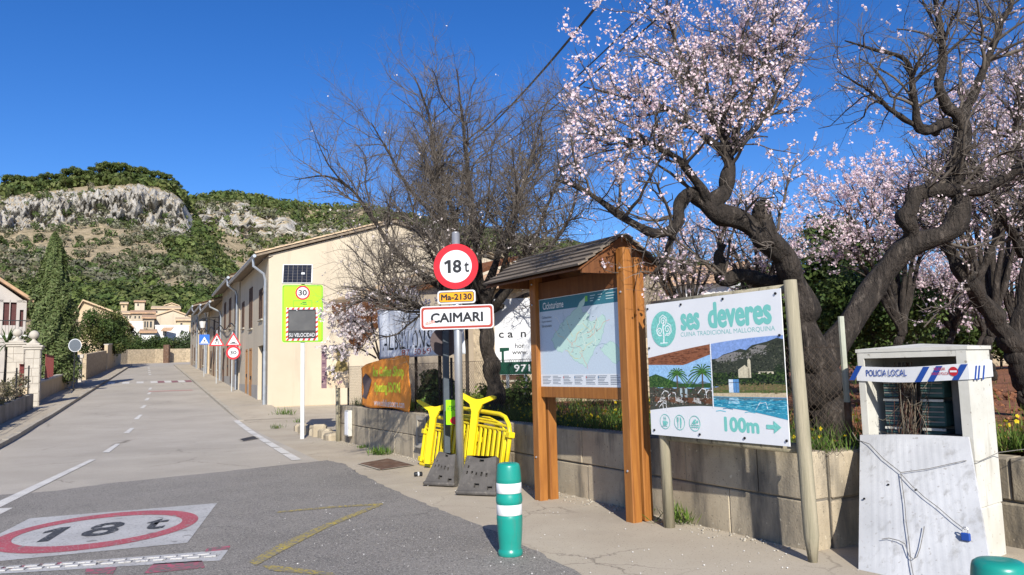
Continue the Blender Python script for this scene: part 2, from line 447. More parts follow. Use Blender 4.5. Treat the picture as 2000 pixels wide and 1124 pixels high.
M['screen'] = mat('dim_grey_screen', (.10,.10,.10), (.075,.075,.078), 3, .3)
M['bark'] = mat('dark_almond_bark', (.055,.044,.036), (.022,.018,.015), 4, .95, bmp=1.0, bscale=14, stretch=(3,3,.8), bdist=.06, stain=((.115,.095,.078), (5,5,1.2), 3.5, .56, .70), kind='World')
M['twig'] = mat('grey_twig', (.21,.185,.16), (.10,.085,.072), 5, .9, kind='World')
M['soil'] = mat('red_brown_soil', (.235,.095,.045), (.15,.062,.032), 2.2, .95, bmp=1.0, bscale=7, kind='World', bdist=.08, speck=((.33,.17,.095), 14, .62))
M['leaf'] = attr_mat('leaf', .6, .25)
M['petal'] = attr_mat('petal', .6, .35)
M['print'] = attr_mat('printed_sheet', .42, noise_amt=.10)
M['photo_print'] = attr_mat('printed_photo', .42, noise_amt=.3)
M['print_matte'] = attr_mat('printed_cloth', .8)
# ------------------------------------------------------------------ numpy tools for foliage, twigs and terrain
def vn2(x, y, seed=0):
    xi = np.floor(x).astype(np.int64); yi = np.floor(y).astype(np.int64)
    fx = x - xi; fy = y - yi; fx = fx*fx*(3-2*fx); fy = fy*fy*(3-2*fy)
    def h(a, b):
        n = (a*374761393 + b*668265263 + seed*974711) & 0x7fffffff
        n = ((n ^ (n >> 13)) * 1274126177) & 0x7fffffff
        return ((n ^ (n >> 16)) & 0xffff) / 65535.0
    return (h(xi,yi)*(1-fx) + h(xi+1,yi)*fx)*(1-fy) + (h(xi,yi+1)*(1-fx) + h(xi+1,yi+1)*fx)*fy
def fbm2(x, y, seed=0, oct=4):
    a, t, s = 1.0, 0.0, 0.0
    for k in range(oct): t = t + a*(vn2(x*2**k, y*2**k, seed+k)-.5); s += a; a *= .55
    return t / s * 2
def unit(a): return a / np.maximum(np.linalg.norm(a, axis=-1, keepdims=True), 1e-9)
def leaf_quads(cen, nrm, size, rng, aspect=.6, col=None):
    """one leaf-shaped quad per row"""
    n = len(cen)
    r = unit(rng.normal(size=(n,3)))
    t = unit(np.cross(nrm, r)); b = np.cross(nrm, t)
    s = np.asarray(size).reshape(-1,1) if np.ndim(size) else np.full((n,1), size)
    v = np.stack([cen - t*s, cen - b*s*aspect, cen + t*s, cen + b*s*aspect], 1).reshape(-1,3)
    f = np.arange(n*4).reshape(-1,4)
    c = None if col is None else np.repeat(col, 4, 0)
    return v, f, c
def blob_leaves(centers, radii, per, leaf, rng, cols, squash=1.0, jitter=.5, inner=.25):
    """clumps of leaves: centers (k,3), radii (k,)"""
    k = len(centers)
    d = unit(rng.normal(size=(k*per,3)))
    rr = np.repeat(radii, per)[:,None] * (1 - inner*rng.random((k*per,1))**1.5)
    off = d * rr; off[:,2] *= squash
    cen = np.repeat(centers, per, 0) + off
    nrm = unit(d + rng.normal(size=d.shape)*jitter)
    c = np.repeat(cols, per, 0) * (0.75 + 0.5*rng.random((k*per,1)))
    sz = leaf * (0.7 + 0.6*rng.random(k*per)) if np.ndim(leaf) == 0 else np.repeat(leaf, per)*(0.7 + 0.6*rng.random(k*per))
    return leaf_quads(cen, nrm, sz, rng, .6, c)
def join(parts):
    vs, fs, cs, b = [], [], [], 0
    for v, f, c in parts:
        vs.append(v); fs.append(f + b); b += len(v)
        if c is not None: cs.append(c)
    return np.concatenate(vs), np.concatenate(fs), (np.concatenate(cs) if cs else None)

# ------------------------------------------------------------------ ground, road, markings
def strip(name, pts_fn, us, vs, m, kind='structure', label=None, parent=None):
    v = [tuple(pts_fn(u, w)) for u in us for w in vs]
    nv = len(vs)
    f = [(i*nv+j, i*nv+j+1, (i+1)*nv+j+1, (i+1)*nv+j) for i in range(len(us)-1) for j in range(nv-1)]
    me = bpy.data.meshes.new(name); me.from_pydata(v, [], f); me.materials.append(m); me.update()
    if me.polygons[0].normal.z < 0: me.flip_normals()
    o = link(name, me, parent)
    if parent is None: tag(o, label, None, None, kind)
    return o
ss = [-1200,-400,-150,-60,-20,0,10,20] + [20+k for k in range(1,13)] + [36,44,60,80,100,140,200,260,300,500,900,1800,3000]
ns = [-3000,-1200,-500,-200,-80,-40,-20,-10,-5,0,5,10,20,40,80,200,500,1200,3000]
ground = strip('ground', lambda s, n: S(s, n, 0.0), ss, ns, M['concrete'])
def flat(name, pxs, z, m, parent=None, sub=None):
    """a sheet on the ground whose outline was read off as ground points"""
    pts = [G(*p) if len(p) == 2 else Vector(p) for p in pxs]
    me = bpy.data.meshes.new(name)
    me.from_pydata([(p.x, p.y, gz(p.x, p.y)+z) for p in pts], [], [tuple(range(len(pts)))])
    me.materials.append(m); me.update()
    if me.polygons[0].normal.z < 0: me.flip_normals()
    return link(name, me, parent)
rs = [4,8,12,16,20] + [20+k for k in range(1,13)] + [34,40,50,60,70,80,86]
def NL(s): return -2.9 + max(0.0, s-28.0)*.0327      # the left kerb closes in on the right one
def SL(s, off, z=0.0): return S(s, NL(s)+off, z)
road = strip('road', lambda s, w: S(s, NL(s)*(1-w) + 2.85*w, .004), rs, [0, .5, 1], M['old_road'])
def bendp(a, w):                                       # the far bend to the right
    p0 = S(86, NL(86)*(1-w) + 2.85*w); p1 = S(101 - 9.5*w, 14)
    pm = S(97.5 - 7.5*w, 1.5 + 3.5*w)
    q = p0.lerp(pm, a).lerp(pm.lerp(p1, a), a)
    return Vector((q.x, q.y, gz(q.x, q.y)+.004))
strip('road_bend', bendp, [k/8 for k in range(9)], [0, .5, 1], M['old_road'], parent=road)
_edge = [(-900,1180),(-400,1030),(0,968),(110,960),(215,945),(420,924),(640,900),(672,907),(700,925),(800,973),(897,1011),(960,1037),(1024,1068),(1084,1098),(1135,1124),(1300,1250),(1500,1700),(200,2600),(-900,2000)]
_r = random.Random(2); _pts = [G(*p) for p in _edge]; _out = []
for _i, _a in enumerate(_pts):
    _b = _pts[(_i+1) % len(_pts)]; _n = max(1, int((_b-_a).length/.12)) if 1 <= _i <= 14 else 1
    for _k in range(_n):
        _q = _a.lerp(_b, _k/_n); _j = .022 if _n > 1 and _k else 0
        _out.append((_q.x+_r.uniform(-_j,_j), _q.y+_r.uniform(-_j,_j), 0))
new_road = flat('asphalt_apron', _out, .008, M['asphalt'])
tag(new_road, kind='structure')
# right footway beside the houses, with a kerb in lengths
def kerb_run(name, f, s0, s1, h, side, step, r0=-99):
    hh = lambda s: max(.008, h*min(1.0, max(0.0, (s-r0)/5.0)))
    root = strip(name, lambda s, w: S(s, f(s) + w*1.6*side, hh(s)), [s0 + (s1-s0)*k/24 for k in range(25)], [0, 1], M['concrete'])
    rng = random.Random(5); s = s0
    while s < s1 - .2:
        e = min(s + step*(.95 + .1*rng.random()), s1)
        mb = MB(); dz = rng.uniform(-.008,.006)
        a, b = (-.14, .004) if side > 0 else (-.004, .14)
        q = [S(s+.006, f(s)+a), S(e-.006, f(e)+a), S(e-.006, f(e)+b), S(s+.006, f(s)+b)]
        top = [(p.x, p.y, p.z+hh(ss_)+.004+dz*min(1,hh(ss_)/h)) for p, ss_ in zip(q, (s,e,e,s))]; bot = [(p.x, p.y, p.z-.15) for p in q]
        mb.add(bot + top, [(3,2,1,0),(4,5,6,7),(0,1,5,4),(1,2,6,5),(2,3,7,6),(3,0,4,7)])
        mb.build('kerb_stone', M['kerb'], root); s = e
    return root
kerb_run('pavement_right', lambda s: 2.99, 26.5, 86, .10, 1, 1.3, 26.0)
kerb_run('pavement_left', lambda s: NL(s)-.14, 8.0, 88, .12, -1, 1.1)
# painted markings belong to the road sheets
def smark(name, s0, s1, n0, n1, z, m, par):
    k = max(1, int((s1-s0)/2)+1)
    return strip(name, lambda s, n: S(s, n, z), [s0+(s1-s0)*i/k for i in range(k+1)], [n0, n1], m, parent=par)
flat('centre_line', [(-60,1010),(0,980),(176,899),(187,899),(0,993),(-60,1022)], .012, M['white_paint'], road)
flat('edge_line', [(-40,1000),(0,995),(25,994),(0,1007),(-40,1022)], .012, M['white_paint'], road)
for (xa, ya, xb, yb, w) in ((200,885,226,868,13),(241,847,255,837,11),(261,820,272,811,9),(273,798,281,792,8),(281,783,287,778,8),(286,771,291,767,7),(289,762,293,758,6)):
    flat('lane_dash', [(xa,ya),(xa+w,ya),(xb+w*.7,yb),(xb,yb)], .012, M['white_paint'], road)
for s in (64, 68, 72, 76, 80): smark('lane_dash', s, s+1.4, .42, .60, .012, M['white_paint'], road)
el0, el1 = G(580,900), G(461,822)
for k in range(9):
    a, b = k/9, (k+.93)/9
    p, q = el0.lerp(el1, a), el0.lerp(el1, b)
    w = .085
    flat('edge_line', [(p - Vector((*N2,0))*w)[:], (p + Vector((*N2,0))*w)[:], (q + Vector((*N2,0))*w)[:], (q - Vector((*N2,0))*w)[:]], .012, M['white_paint'], road)
M['faint_red'] = mat('very_faint_red_paint', (.40,.29,.25), (.42,.22,.20), 5, .85, kind='World')
# raised zebra crossing
zc = tag(strip('raised_crossing', lambda s, n: S(s, n, .07 if 50.6 < s < 53.4 else .006), [49.6,50.8,52,53.2,54.4], [-1.95, 0, 2.8], M['old_road']), kind='structure')
for k in range(6):
    n0 = -1.85 + k*.77
    smark('crossing_stripe', 50.9, 53.1, n0, n0+.38, .076, M['white_paint'], zc)
    if k > 2: smark('red_stripe', 50.9, 53.1, n0+.39, n0+.76, .076, M['pink_paint'], zc)
smark('red_mark', 43.6, 44.3, .3, 2.4, .012, M['faint_red'], road)
# the 18 t marking
mTL, mTR, mBR = G(58,1015), G(424,985), G(366,1063)
mBL = mTL + (mBR - mTR)
def muv(u, v, z):
    p = mTL.lerp(mTR, u).lerp(mBL.lerp(mBR, u), v); return (p.x, p.y, z)
def mk_sheet(name, uvs, z, m, par=None):
    me = bpy.data.meshes.new(name); me.from_pydata([muv(u, v, z) for u, v in uvs], [], [tuple(range(len(uvs)))])
    me.materials.append(m); me.update()
    if me.polygons[0].normal.z < 0: me.flip_normals()
    return link(name, me, par)
m18 = mk_sheet('weight_limit_marking', [(0,0),(1,0),(1,1),(0,1)], .012, M['thermo_white'], new_road)
me = bpy.data.meshes.new('red_ring'); n = 64
vs = [muv(.5+.465*math.cos(2*math.pi*k/n), .5+.445*math.sin(2*math.pi*k/n), .0155) for k in range(n)] + [muv(.5+.385*math.cos(2*math.pi*k/n), .5+.325*math.sin(2*math.pi*k/n), .0155) for k in range(n)]
me.from_pydata(vs, [], [(k, (k+1)%n, n+(k+1)%n, n+k) for k in range(n)]); me.materials.append(M['red_paint']); me.update()
if me.polygons[0].normal.z < 0: me.flip_normals()
link('red_ring', me, m18)
def ground_text(body, u0, u1, v0, v1, m, par, bold=.02):
    o = text(body, .5, .5, 1, 1, m, par, 0, bold, 'painted_digit')
    me = o.data
    for v in me.vertices:
        v.co = muv(u0 + (u1-u0)*v.co.x, v1 + (v0-v1)*v.co.z, .0162)
    me.update()
    if sum(p.normal.z*p.area for p in me.polygons) < 0: me.flip_normals()
mk_sheet('painted_digit', [(.268,.36),(.318,.36),(.318,.68),(.268,.68),(.268,.45),(.225,.48),(.222,.43)], .0162, M['black_paint'], m18)
ground_text('8', .43, .595, .34, .66, M['black_paint'], m18, .02)
ground_text('t', .705, .815, .35, .62, M['black_paint'], m18, .02)
# rumble strip of raised white bars on pink
for (pts, m, z) in (([(446,1077),(430,1098),(0,1124),(-200,1140),(-300,1130),(0,1111)], 'thermo_white', .012), ([(450,1069),(446,1077),(400,1081),(404,1074)], 'pink_paint', .0125), ([(300,1104),(395,1098),(400,1112),(280,1124)], 'pink_paint', .012), ([(0,1112),(120,1101),(125,1105),(0,1117)], 'pink_paint', .0125), ([(170,1112),(230,1108),(220,1124),(165,1124)], 'pink_paint', .0118)):
    flat('rumble_strip', pts, z, M[m], new_road)
ra, rb = G(437,1086), G(-160,1127)
ru = (rb-ra).normalized(); rv = Vector((-ru.y, ru.x, 0))
if rv.y < 0: rv = -rv
for k in range(26):
    for q in (0, 1):
        c = ra + ru*(.10 + k*.135 + q*.068) + rv*(.045 if q else -.045)
        mb = MB(); MM = Matrix.Translation((c.x, c.y, .012)) @ Matrix.Rotation(math.atan2(ru.y, ru.x), 4, 'Z')
        mb.cbox(-.05,.05,-.03,.03,0,.012,.004,MM); mb.build('rumble_bar', M['thermo_white'], new_road)
flat('yellow_zigzag', [(540,1004),(545,1001),(650,991),(747,985),(748,988),(652,994)], .012, M['yellow_paint'], new_road)
flat('yellow_zigzag', [(735,988),(748,988),(640,1033),(560,1075),(500,1108),(486,1100),(545,1066),(625,1030)], .0125, M['yellow_paint'], new_road)
flat('yellow_zigzag', [(512,1108),(540,1108),(650,1122),(655,1128),(530,1118)], .0121, M['yellow_paint'], new_road)
# drain covers and the rusty plate
def cover(name, label, px, m, z=.012, fr=True):
    q = [G(*p) for p in px]; c = sum(q, Vector())/4
    r = thing(name, label, 'cover', (c.x, c.y, gz(c.x, c.y)))
    mb = MB(); t = [(p-c) for p in q]
    mb.add([(p.x, p.y, z) for p in t] + [(p.x, p.y, -.02) for p in t], [(3,2,1,0),(4,5,6,7),(0,1,5,4),(1,2,6,5),(2,3,7,6),(3,0,4,7)])
    mb.build('plate', m, r)
    mb = MB()
    for i in range(4):
        a, b = t[i], t[(i+1)%4]; d = (b-a).normalized(); nn = Vector((-d.y, d.x, 0))
        if nn.dot(-a) > 0: nn = -nn
        a2, b2 = a + nn*.004, b + nn*.004
        mb.add([(a2.x,a2.y,z+.003),(b2.x,b2.y,z+.003),((b2+nn*.035).x,(b2+nn*.035).y,z+.003),((a2+nn*.035).x,(a2+nn*.035).y,z+.003)], [(0,1,2,3)])
    mb.build('frame', M['kerb'], r)
    return r
M['rust'] = mat('rusty_steel_plate', (.14,.075,.045), (.09,.055,.038), 6, .8, bmp=.4, bscale=80, kind='World', stain=((.2,.14,.1), (1,1,1), 5, .5, .7))
cover('manhole_plate', 'rusty brown rectangular steel plate in the footway before the block wall', [(702,907),(757,897),(806,910),(745,919)], M['rust'])
cover('drain_cover', 'small dark drain cover in the footway by the speed display pole', [(468,859),(495,853),(505,858),(476,863)], M['iron'])
cover('drain_cover', 'small dark drain cover near the house corner doorway', [(486,814),(512,810),(520,813),(494,817)], M['iron'])

# ------------------------------------------------------------------ hills
def wmat_hill():
    m, nd, lk, b = newmat('limestone_and_scrub')
    b.inputs['Roughness'].default_value = .95; b.inputs['Specular IOR Level'].default_value = .1
    v = coord(nd, lk, 'World')
    t1 = tex(nd, lk, v, .035, 8, .65); t2 = tex(nd, lk, v, .22, 8, .7)
    vs_ = coord(nd, lk, 'World', (1,1,.8)); t3 = tex(nd, lk, vs_, .12, 8, .7)
    soil = ramp(nd, [(.3,(.17,.15,.085)),(.48,(.31,.25,.16)),(.66,(.46,.37,.24))]); lk.new(t2.outputs['Fac'], soil.inputs[0])
    rock = ramp(nd, [(.28,(.16,.15,.135)),(.42,(.34,.325,.30)),(.60,(.44,.42,.39)),(.76,(.46,.36,.24))]); lk.new(t3.outputs['Fac'], rock.inputs[0])
    g = nd.new('ShaderNodeNewGeometry'); sp = nd.new('ShaderNodeSeparateXYZ'); lk.new(g.outputs['True Normal'], sp.inputs[0])
    ad = nd.new('ShaderNodeMath'); ad.operation = 'MULTIPLY_ADD'; lk.new(t1.outputs['Fac'], ad.inputs[0]); ad.inputs[1].default_value = .35; lk.new(sp.outputs['Z'], ad.inputs[2])
    fr = ramp(nd, [(.74,(1,1,1)),(.88,(0,0,0))]); lk.new(ad.outputs[0], fr.inputs[0])
    lk.new(mix(nd, lk, fr.outputs[0], soil.outputs[0], rock.outputs[0]), b.inputs['Base Color'])
    bump(nd, lk, b, t3.outputs['Fac'], 1.0, 3.0)
    return m
M['hill'] = wmat_hill()
class Hill:
    """terrain in (bearing, distance); every bearing has its own profile of height over distance"""
    def __init__(s, radii, tables, rough):
        s.R = np.array(radii, float); s.tab = tables; s.rough = rough
        # bearing is indexed by the photograph column it was surveyed at
        s.xs = np.arange(-700, 2701, 7.0)
        el = np.zeros((len(s.R), len(s.xs))); s.dir = np.zeros((len(s.xs), 2))
        for j, x in enumerate(s.xs):
            r0 = ray(x, 720); s.dir[j] = (r0.x, r0.y); s.dir[j] /= np.linalg.norm(s.dir[j])
            for i in range(len(s.R)):
                r = ray(x, np.interp(x, *s.tab[i])); el[i, j] = r.z/math.hypot(r.x, r.y)
        s.H = el * s.R[:,None] + EYE.z
    def height(s, x, R):
        j = np.clip((x - s.xs[0])/7.0, 0, len(s.xs)-1.001); j0 = j.astype(int); fj = j - j0
        i = np.clip(np.searchsorted(s.R, R, side='right')-1, 0, len(s.R)-2); fi = np.clip((R - s.R[i])/(s.R[i+1]-s.R[i]), 0, 1)
        h = s.H
        return (h[i,j0]*(1-fj)+h[i,j0+1]*fj)*(1-fi) + (h[i+1,j0]*(1-fj)+h[i+1,j0+1]*fj)*fi
    def point(s, x, R):
        j = np.clip((x - s.xs[0])/7.0, 0, len(s.xs)-1.001); j0 = j.astype(int); fj = (j - j0)[...,None]
        d = unit(s.dir[j0]*(1-fj) + s.dir[j0+1]*fj)
        z = s.height(x, R)
        px, py = d[...,0]*R, d[...,1]*R
        z = z + s.rough*fbm2(px/22, py/22, 3, 4)
        return np.stack([px, py, z], -1)
    def cliff(s, k, x):   # metres of cliff between knot k and k+1
        return np.interp(x, s.xs, s.H[k+1]-s.H[k])
    def mesh(s, name, xr, rows, cl):
        xs = np.arange(xr[0], xr[1], xr[2])
        Rs = np.concatenate([np.linspace(s.R[i], s.R[i+1], rows[i], endpoint=False) for i in range(len(s.R)-1)] + [[s.R[-1]]])
        XX, RR = np.meshgrid(xs, Rs)
        pts = s.point(XX, RR)
        # crags: the cliff is pushed in and out along the bearing
        amount = np.zeros_like(RR)
        for (k, width) in cl:
            mid = .5*(s.R[k]+s.R[k+1])
            amount += np.exp(-((RR-mid)/width)**2) * np.clip(s.cliff(k, XX)/18.0, 0, 1)
        dr = unit(pts[...,:2]); t = np.cumsum(np.full(xs.shape, 1.0))
        crag = fbm2(XX/48.0 + 31, pts[...,2]/13.0, 11, 5)*16 + fbm2(XX/17.0, pts[...,2]/4.2, 21, 4)*8 + fbm2(XX/6.0, pts[...,2]/2.6, 27, 3)*3
        pts[...,:2] += dr * (crag*amount)[...,None]
        pts[...,2] += (fbm2(XX/6.0, RR/5.0, 5, 3)*4)*amount
        nR, nX = RR.shape
        idx = np.arange(nR*nX).reshape(nR, nX)
        f = np.stack([idx[:-1,:-1], idx[:-1,1:], idx[1:,1:], idx[1:,:-1]], -1).reshape(-1,4)
        o = link(name, npmesh(name, pts.reshape(-1,3), f), None, [M['hill']])
        return tag(o, kind='structure')
hillA = Hill([130, 250, 400, 520, 534, 560, 650, 780], [
    ([-700,2700],[765,745]),
    ([-700,366,450,700,2700],[592,596,615,655,668]),
    ([-700,0,366,420,480,560,700,2700],[520,515,508,540,575,610,650,672]),
    ([-700,-200,0,100,200,280,345,372,400,450,520,600,2700],[465,455,446,438,436,442,458,462,482,540,600,640,680]),
    ([-700,-200,0,100,200,260,320,350,366,400,450,520,600,2700],[430,418,402,392,384,378,388,405,452,478,538,598,640,684]),
    ([-700,-200,0,100,200,260,320,350,366,400,450,520,600,2700],[420,404,384,374,366,362,374,394,440,474,536,598,642,688]),
    ([-700,-200,0,60,130,200,260,320,345,370,400,450,520,600,2700],[415,395,374,366,356,350,354,366,384,424,470,536,600,646,700]),
    ([-700,0,260,370,450,600,2700],[440,420,400,460,560,680,730])], 3.0)
hillB = Hill([200, 500, 740, 756, 790, 900, 1100], [
    ([-700,2700],[745,730]),
    ([-700,300,600,1000,2700],[560,570,575,600,650]),
    ([-700,300,390,430,480,540,600,640,720,1000,1500,2700],[490,470,450,452,468,462,466,465,470,520,580,630]),
    ([-700,300,385,420,470,520,560,600,625,720,1000,1500,2700],[470,450,414,410,420,426,436,456,458,462,515,575,628]),
    ([-700,300,385,420,470,520,560,600,640,720,1000,1500,2700],[450,430,397,393,400,410,424,444,440,446,505,568,622]),
    ([-700,200,300,380,440,500,560,640,720,800,900,1000,1100,1300,1500,1700,2000,2700],[430,420,405,390,383,390,402,411,409,424,444,462,478,508,530,548,572,610]),
    ([-700,300,700,1500,2700],[460,440,440,560,640])], 3.5)
hillA.mesh('hill_near', (-420, 720, 2.5), [14, 18, 22, 34, 22, 16, 8], [(3, 16), (4, 22)])
hillB.mesh('hill_far', (100, 2400, 7.0), [12, 18, 24, 16, 14, 6], [(2, 18), (3, 24)])
# scrub and woods on the hills: nobody could count them
rng = np.random.default_rng(7)
def scrub(hill, name, label, cat, n, xr, Rr, dens, rad, leaf, per, cols, squash=.8, jit=.35):
    x = rng.uniform(*xr, n); R = np.sqrt(rng.uniform(Rr[0]**2, Rr[1]**2, n))
    p = hill.point(x, R)
    keep = rng.random(n) < dens(x, R, p)
    p = p[keep]; k = len(p)
    r = rng.uniform(rad[0], rad[1], k)
    p[:,2] += r*squash*.55
    ci = rng.integers(0, len(cols), k); c = np.array(cols)[ci] * (0.75+.5*rng.random((k,1)))
    return blob_leaves(p, r, per, r*leaf, rng, c, squash, jit, .22)
PINE = [(.08,.11,.03),(.10,.13,.035),(.06,.09,.025),(.12,.14,.045)]
OLIVE = [(.20,.195,.14),(.17,.17,.115),(.125,.13,.075),(.09,.10,.045),(.22,.20,.135)]
def clump(x, R, p): return fbm2(p[:,0]/38, p[:,1]/38, 9, 3)
cl_A = lambda x: np.clip(hillA.cliff(3, x)/12, 0, 1)
parts = [
 scrub(hillA, '', '', '', 4200, (-250,600), (255,530), lambda x,R,p: np.clip(.34+1.1*clump(x,R,p),.16,.7), (1.2,3.6), .26, 56, OLIVE+[(.06,.085,.025),(.07,.10,.03)]),
 scrub(hillA, '', '', '', 600, (-250,400), (515,568), lambda x,R,p: .32+0*x, (.9,2.6), .3, 50, OLIVE+PINE),
 scrub(hillB, '', '', '', 1800, (250,1900), (520,760), lambda x,R,p: .7+0*x, (2.2,5.0), .42, 22, OLIVE+PINE),
 scrub(hillB, '', '', '', 900, (340,760), (735,800), lambda x,R,p: .5+0*x, (1.6,4.0), .42, 24, PINE+OLIVE)]
v, f, c = join(parts)
tag(link('hillside_scrub', npmesh('hillside_scrub', v, f, c), None, [M['leaf']]), 'olive green scrub scattered over the rocky hillside', 'scrub', None, 'stuff')
parts = [
 scrub(hillA, '', '', '', 900, (-220,500), (165,262), lambda x,R,p: np.clip(.9+2.2*clump(x,R,p)-np.clip((R-215)/45,0,1)*.5,0,1)*(R>185+40*vn2(x/30,R/60)), (2.4,4.8), .16, 160, PINE, 1.0, .25),
 scrub(hillA, '', '', '', 1300, (250,560), (365,640), lambda x,R,p: (x > 375-50*(R<450))*1.0*np.clip(.8+clump(x,R,p),0,1), (2.6,5.0), .26, 55, PINE, 1.0),
 scrub(hillA, '', '', '', 900, (-420,380), (560,660), lambda x,R,p: np.clip(.25+(R-560)/90+clump(x,R,p),0,1), (3.5,6.0), .3, 50, PINE, .8),
 scrub(hillB, '', '', '', 1900, (300,1900), (790,930), lambda x,R,p: .9+0*x, (4,7), .34, 26, PINE, .8)]
v, f, c = join(parts)
tag(link('hillside_pinewood', npmesh('hillside_pinewood', v, f, c), None, [M['leaf']]), 'dark green pine wood covering the lower hillside and the crest', 'wood', None, 'stuff')
# pines one can tell apart on the crest of the cliff hill
def pine_proto(seed):
    r = np.random.default_rng(seed)
    cs, rad = [], []
    for k in range(22):
        a = r.uniform(0, 6.28); q = r.uniform(0, 1)**.5
        cs.append((4.8*q*math.cos(a), 4.8*q*math.sin(a), 7.6 + 2.6*(1-q*q) + r.uniform(-1.6,.6))); rad.append(r.uniform(1.0,2.1))
    cols = np.array([PINE[k%4] for k in range(22)])
    return np.array(cs), np.array(rad), cols, r
pine_root = None
crest = [(8,1.25),(28,1.0),(52,.9),(78,1.1),(100,1.0),(126,1.35),(142,1.2),(163,1.0),(182,1.4),(204,1.55),(224,1.4),(248,1.1),(262,1.2),(281,1.0),(300,1.1),(318,1.05),(334,.95),(349,.85),(147,.8),(233,.9),(60,.8),(20,.8),(114,.85),(192,.9)]
protos = []
for sd in range(3):
    cs, rad, cols, r = pine_proto(40+sd)
    v, f, c = blob_leaves(cs, rad, 110, .42, r, cols, .8, .7, .6)
    tm = MB(); tm.tube([(0,0,-1),(.2,.1,3),(.1,0,6),(.3,.2,9)], [.32,.27,.2,.1], 6)
    for k in range(5):
        a = r.uniform(0,6.28); tm.tube([(.1,0,6+.3*k),(1.6*math.cos(a),1.6*math.sin(a),7.6+.2*k),(3*math.cos(a),3*math.sin(a),8.6)], [.12,.09,.04], 5)
    root = thing('pine_tree', '', 'tree')
    link('crown', npmesh('crown', v, f, c), root, [M['leaf']])
    tm.build('trunk', M['bark'], root)
    protos.append(root)
used = [False]*3
ORD = 'first second third fourth fifth sixth seventh eighth ninth tenth eleventh twelfth thirteenth fourteenth fifteenth sixteenth seventeenth eighteenth nineteenth twentieth twenty-first twenty-second twenty-third twenty-fourth'.split()
rank = sorted(range(len(crest)), key=lambda i: crest[i][0])
for i, (x, sc) in enumerate(crest):
    R = 628 if i < 18 else 585
    q = hillA.point(np.array([float(x)]), np.array([float(R)]))[0]
    k = i % 3
    o = protos[k] if not used[k] else copy_tree(protos[k]); used[k] = True
    o.location = (q[0], q[1], q[2]-.5); o.scale = (sc,sc,sc*.95); o.rotation_euler = (0,0,i*1.7)
    tag(o, ('big' if sc > 1.15 else 'small' if sc < .92 else 'middling') + ' pine on the cliff hill crest, ' + ORD[rank.index(i)] + ' from the left', 'tree', 'pines along the crest of the cliff hill')
# ------------------------------------------------------------------ houses
def wall_open(mb, x0, x1, z0, z1, ops, y=0.0, dep=.16):
    """a wall face in the (x,z) plane facing -y with real openings and reveals"""
    xs = sorted(set([x0,x1] + [q for o in ops for q in o[:2]])); zs = sorted(set([z0,z1] + [q for o in ops for q in o[2:4]]))
    for a, b in zip(xs, xs[1:]):
        for c, d in zip(zs, zs[1:]):
            mx, mz = (a+b)/2, (c+d)/2
            if any(o[0] < mx < o[1] and o[2] < mz < o[3] for o in ops): continue
            mb.add([(a,y,c),(b,y,c),(b,y,d),(a,y,d)], [(0,1,2,3)])
    for o in ops:
        a, b, c, d = o[:4]; e = y + dep
        mb.add([(a,y,c),(b,y,c),(b,y,d),(a,y,d),(a,e,c),(b,e,c),(b,e,d),(a,e,d)], [(0,4,5,1),(1,5,6,2),(2,6,7,3),(3,7,4,0)])
def louvres(mb, a, b, c, d, y, step=.07):
    z = c + .05
    while z < d - .05:
        mb.box(a+.05, b-.05, y+.005, y+.02, z, z+step*.6); z += step
def window_part(root, o, dep=.16, style='shutter', m=None, sill=True, name='window'):
    a, b, c, d = o[:4]
    w = MB(); m = m or M['shutter']
    if style == 'shutter':
        mid = (a+b)/2
        for (p, q) in ((a+.01, mid-.006), (mid+.006, b-.01)):
            w.box(p, p+.05, dep-.06, dep-.02, c+.01, d-.01); w.box(q-.05, q, dep-.06, dep-.02, c+.01, d-.01)
            w.box(p+.051, q-.051, dep-.058, dep-.022, c+.01, c+.07); w.box(p+.051, q-.051, dep-.058, dep-.022, d-.07, d-.01)
            louvres(w, p, q, c+.03, d-.03, dep-.055)
        w.box(a, b, dep-.01, dep+.01, c, d)
        r = w.build(name, m, root)
    elif style == 'door':
        w.box(a+.0, b, dep-.03, dep+.01, c, d)
        w.box(a, a+.07, dep-.06, dep-.031, c, d); w.box(b-.07, b, dep-.06, dep-.031, c, d); w.box(a+.071, b-.071, dep-.06, dep-.031, d-.08, d)
        k = max(2, int((b-a)/.4))
        for i in range(k):
            p = a+.1+(b-a-.2)*i/k; q = a+.1+(b-a-.2)*(i+1)/k-.04
            w.box(p, q, dep-.05, dep-.031, c+.1, c+.9); w.box(p, q, dep-.05, dep-.031, c+1.0, d-.12)
        r = w.build(name, m, root)
        h = MB(); h.box(b-.17, b-.14, dep-.11, dep-.05, c+1.0, c+1.14); h.build('handle', M['iron'], r)
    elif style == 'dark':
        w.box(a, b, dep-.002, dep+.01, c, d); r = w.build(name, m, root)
    else:
        w.box(a, a+.06, dep-.05, dep, c, d); w.box(b-.06, b, dep-.05, dep, c, d); w.box(a+.061, b-.061, dep-.049, dep, c, c+.06); w.box(a+.061, b-.061, dep-.049, dep, d-.06, d); w.box((a+b)/2-.03, (a+b)/2+.03, dep-.048, dep, c+.061, d-.061)
        r = w.build(name, m, root)
        g = MB(); g.box(a, b, dep-.02, dep-.01, c, d); g.build('pane', M['glass'], r)
    if sill and style != 'door' and c > .5:
        s_ = MB(); s_.cbox(a-.08, b+.08, -.08, max(.01, dep*.5), c-.07, c-.002, .012); s_.build('sill', M['kerb'], r)
    return r
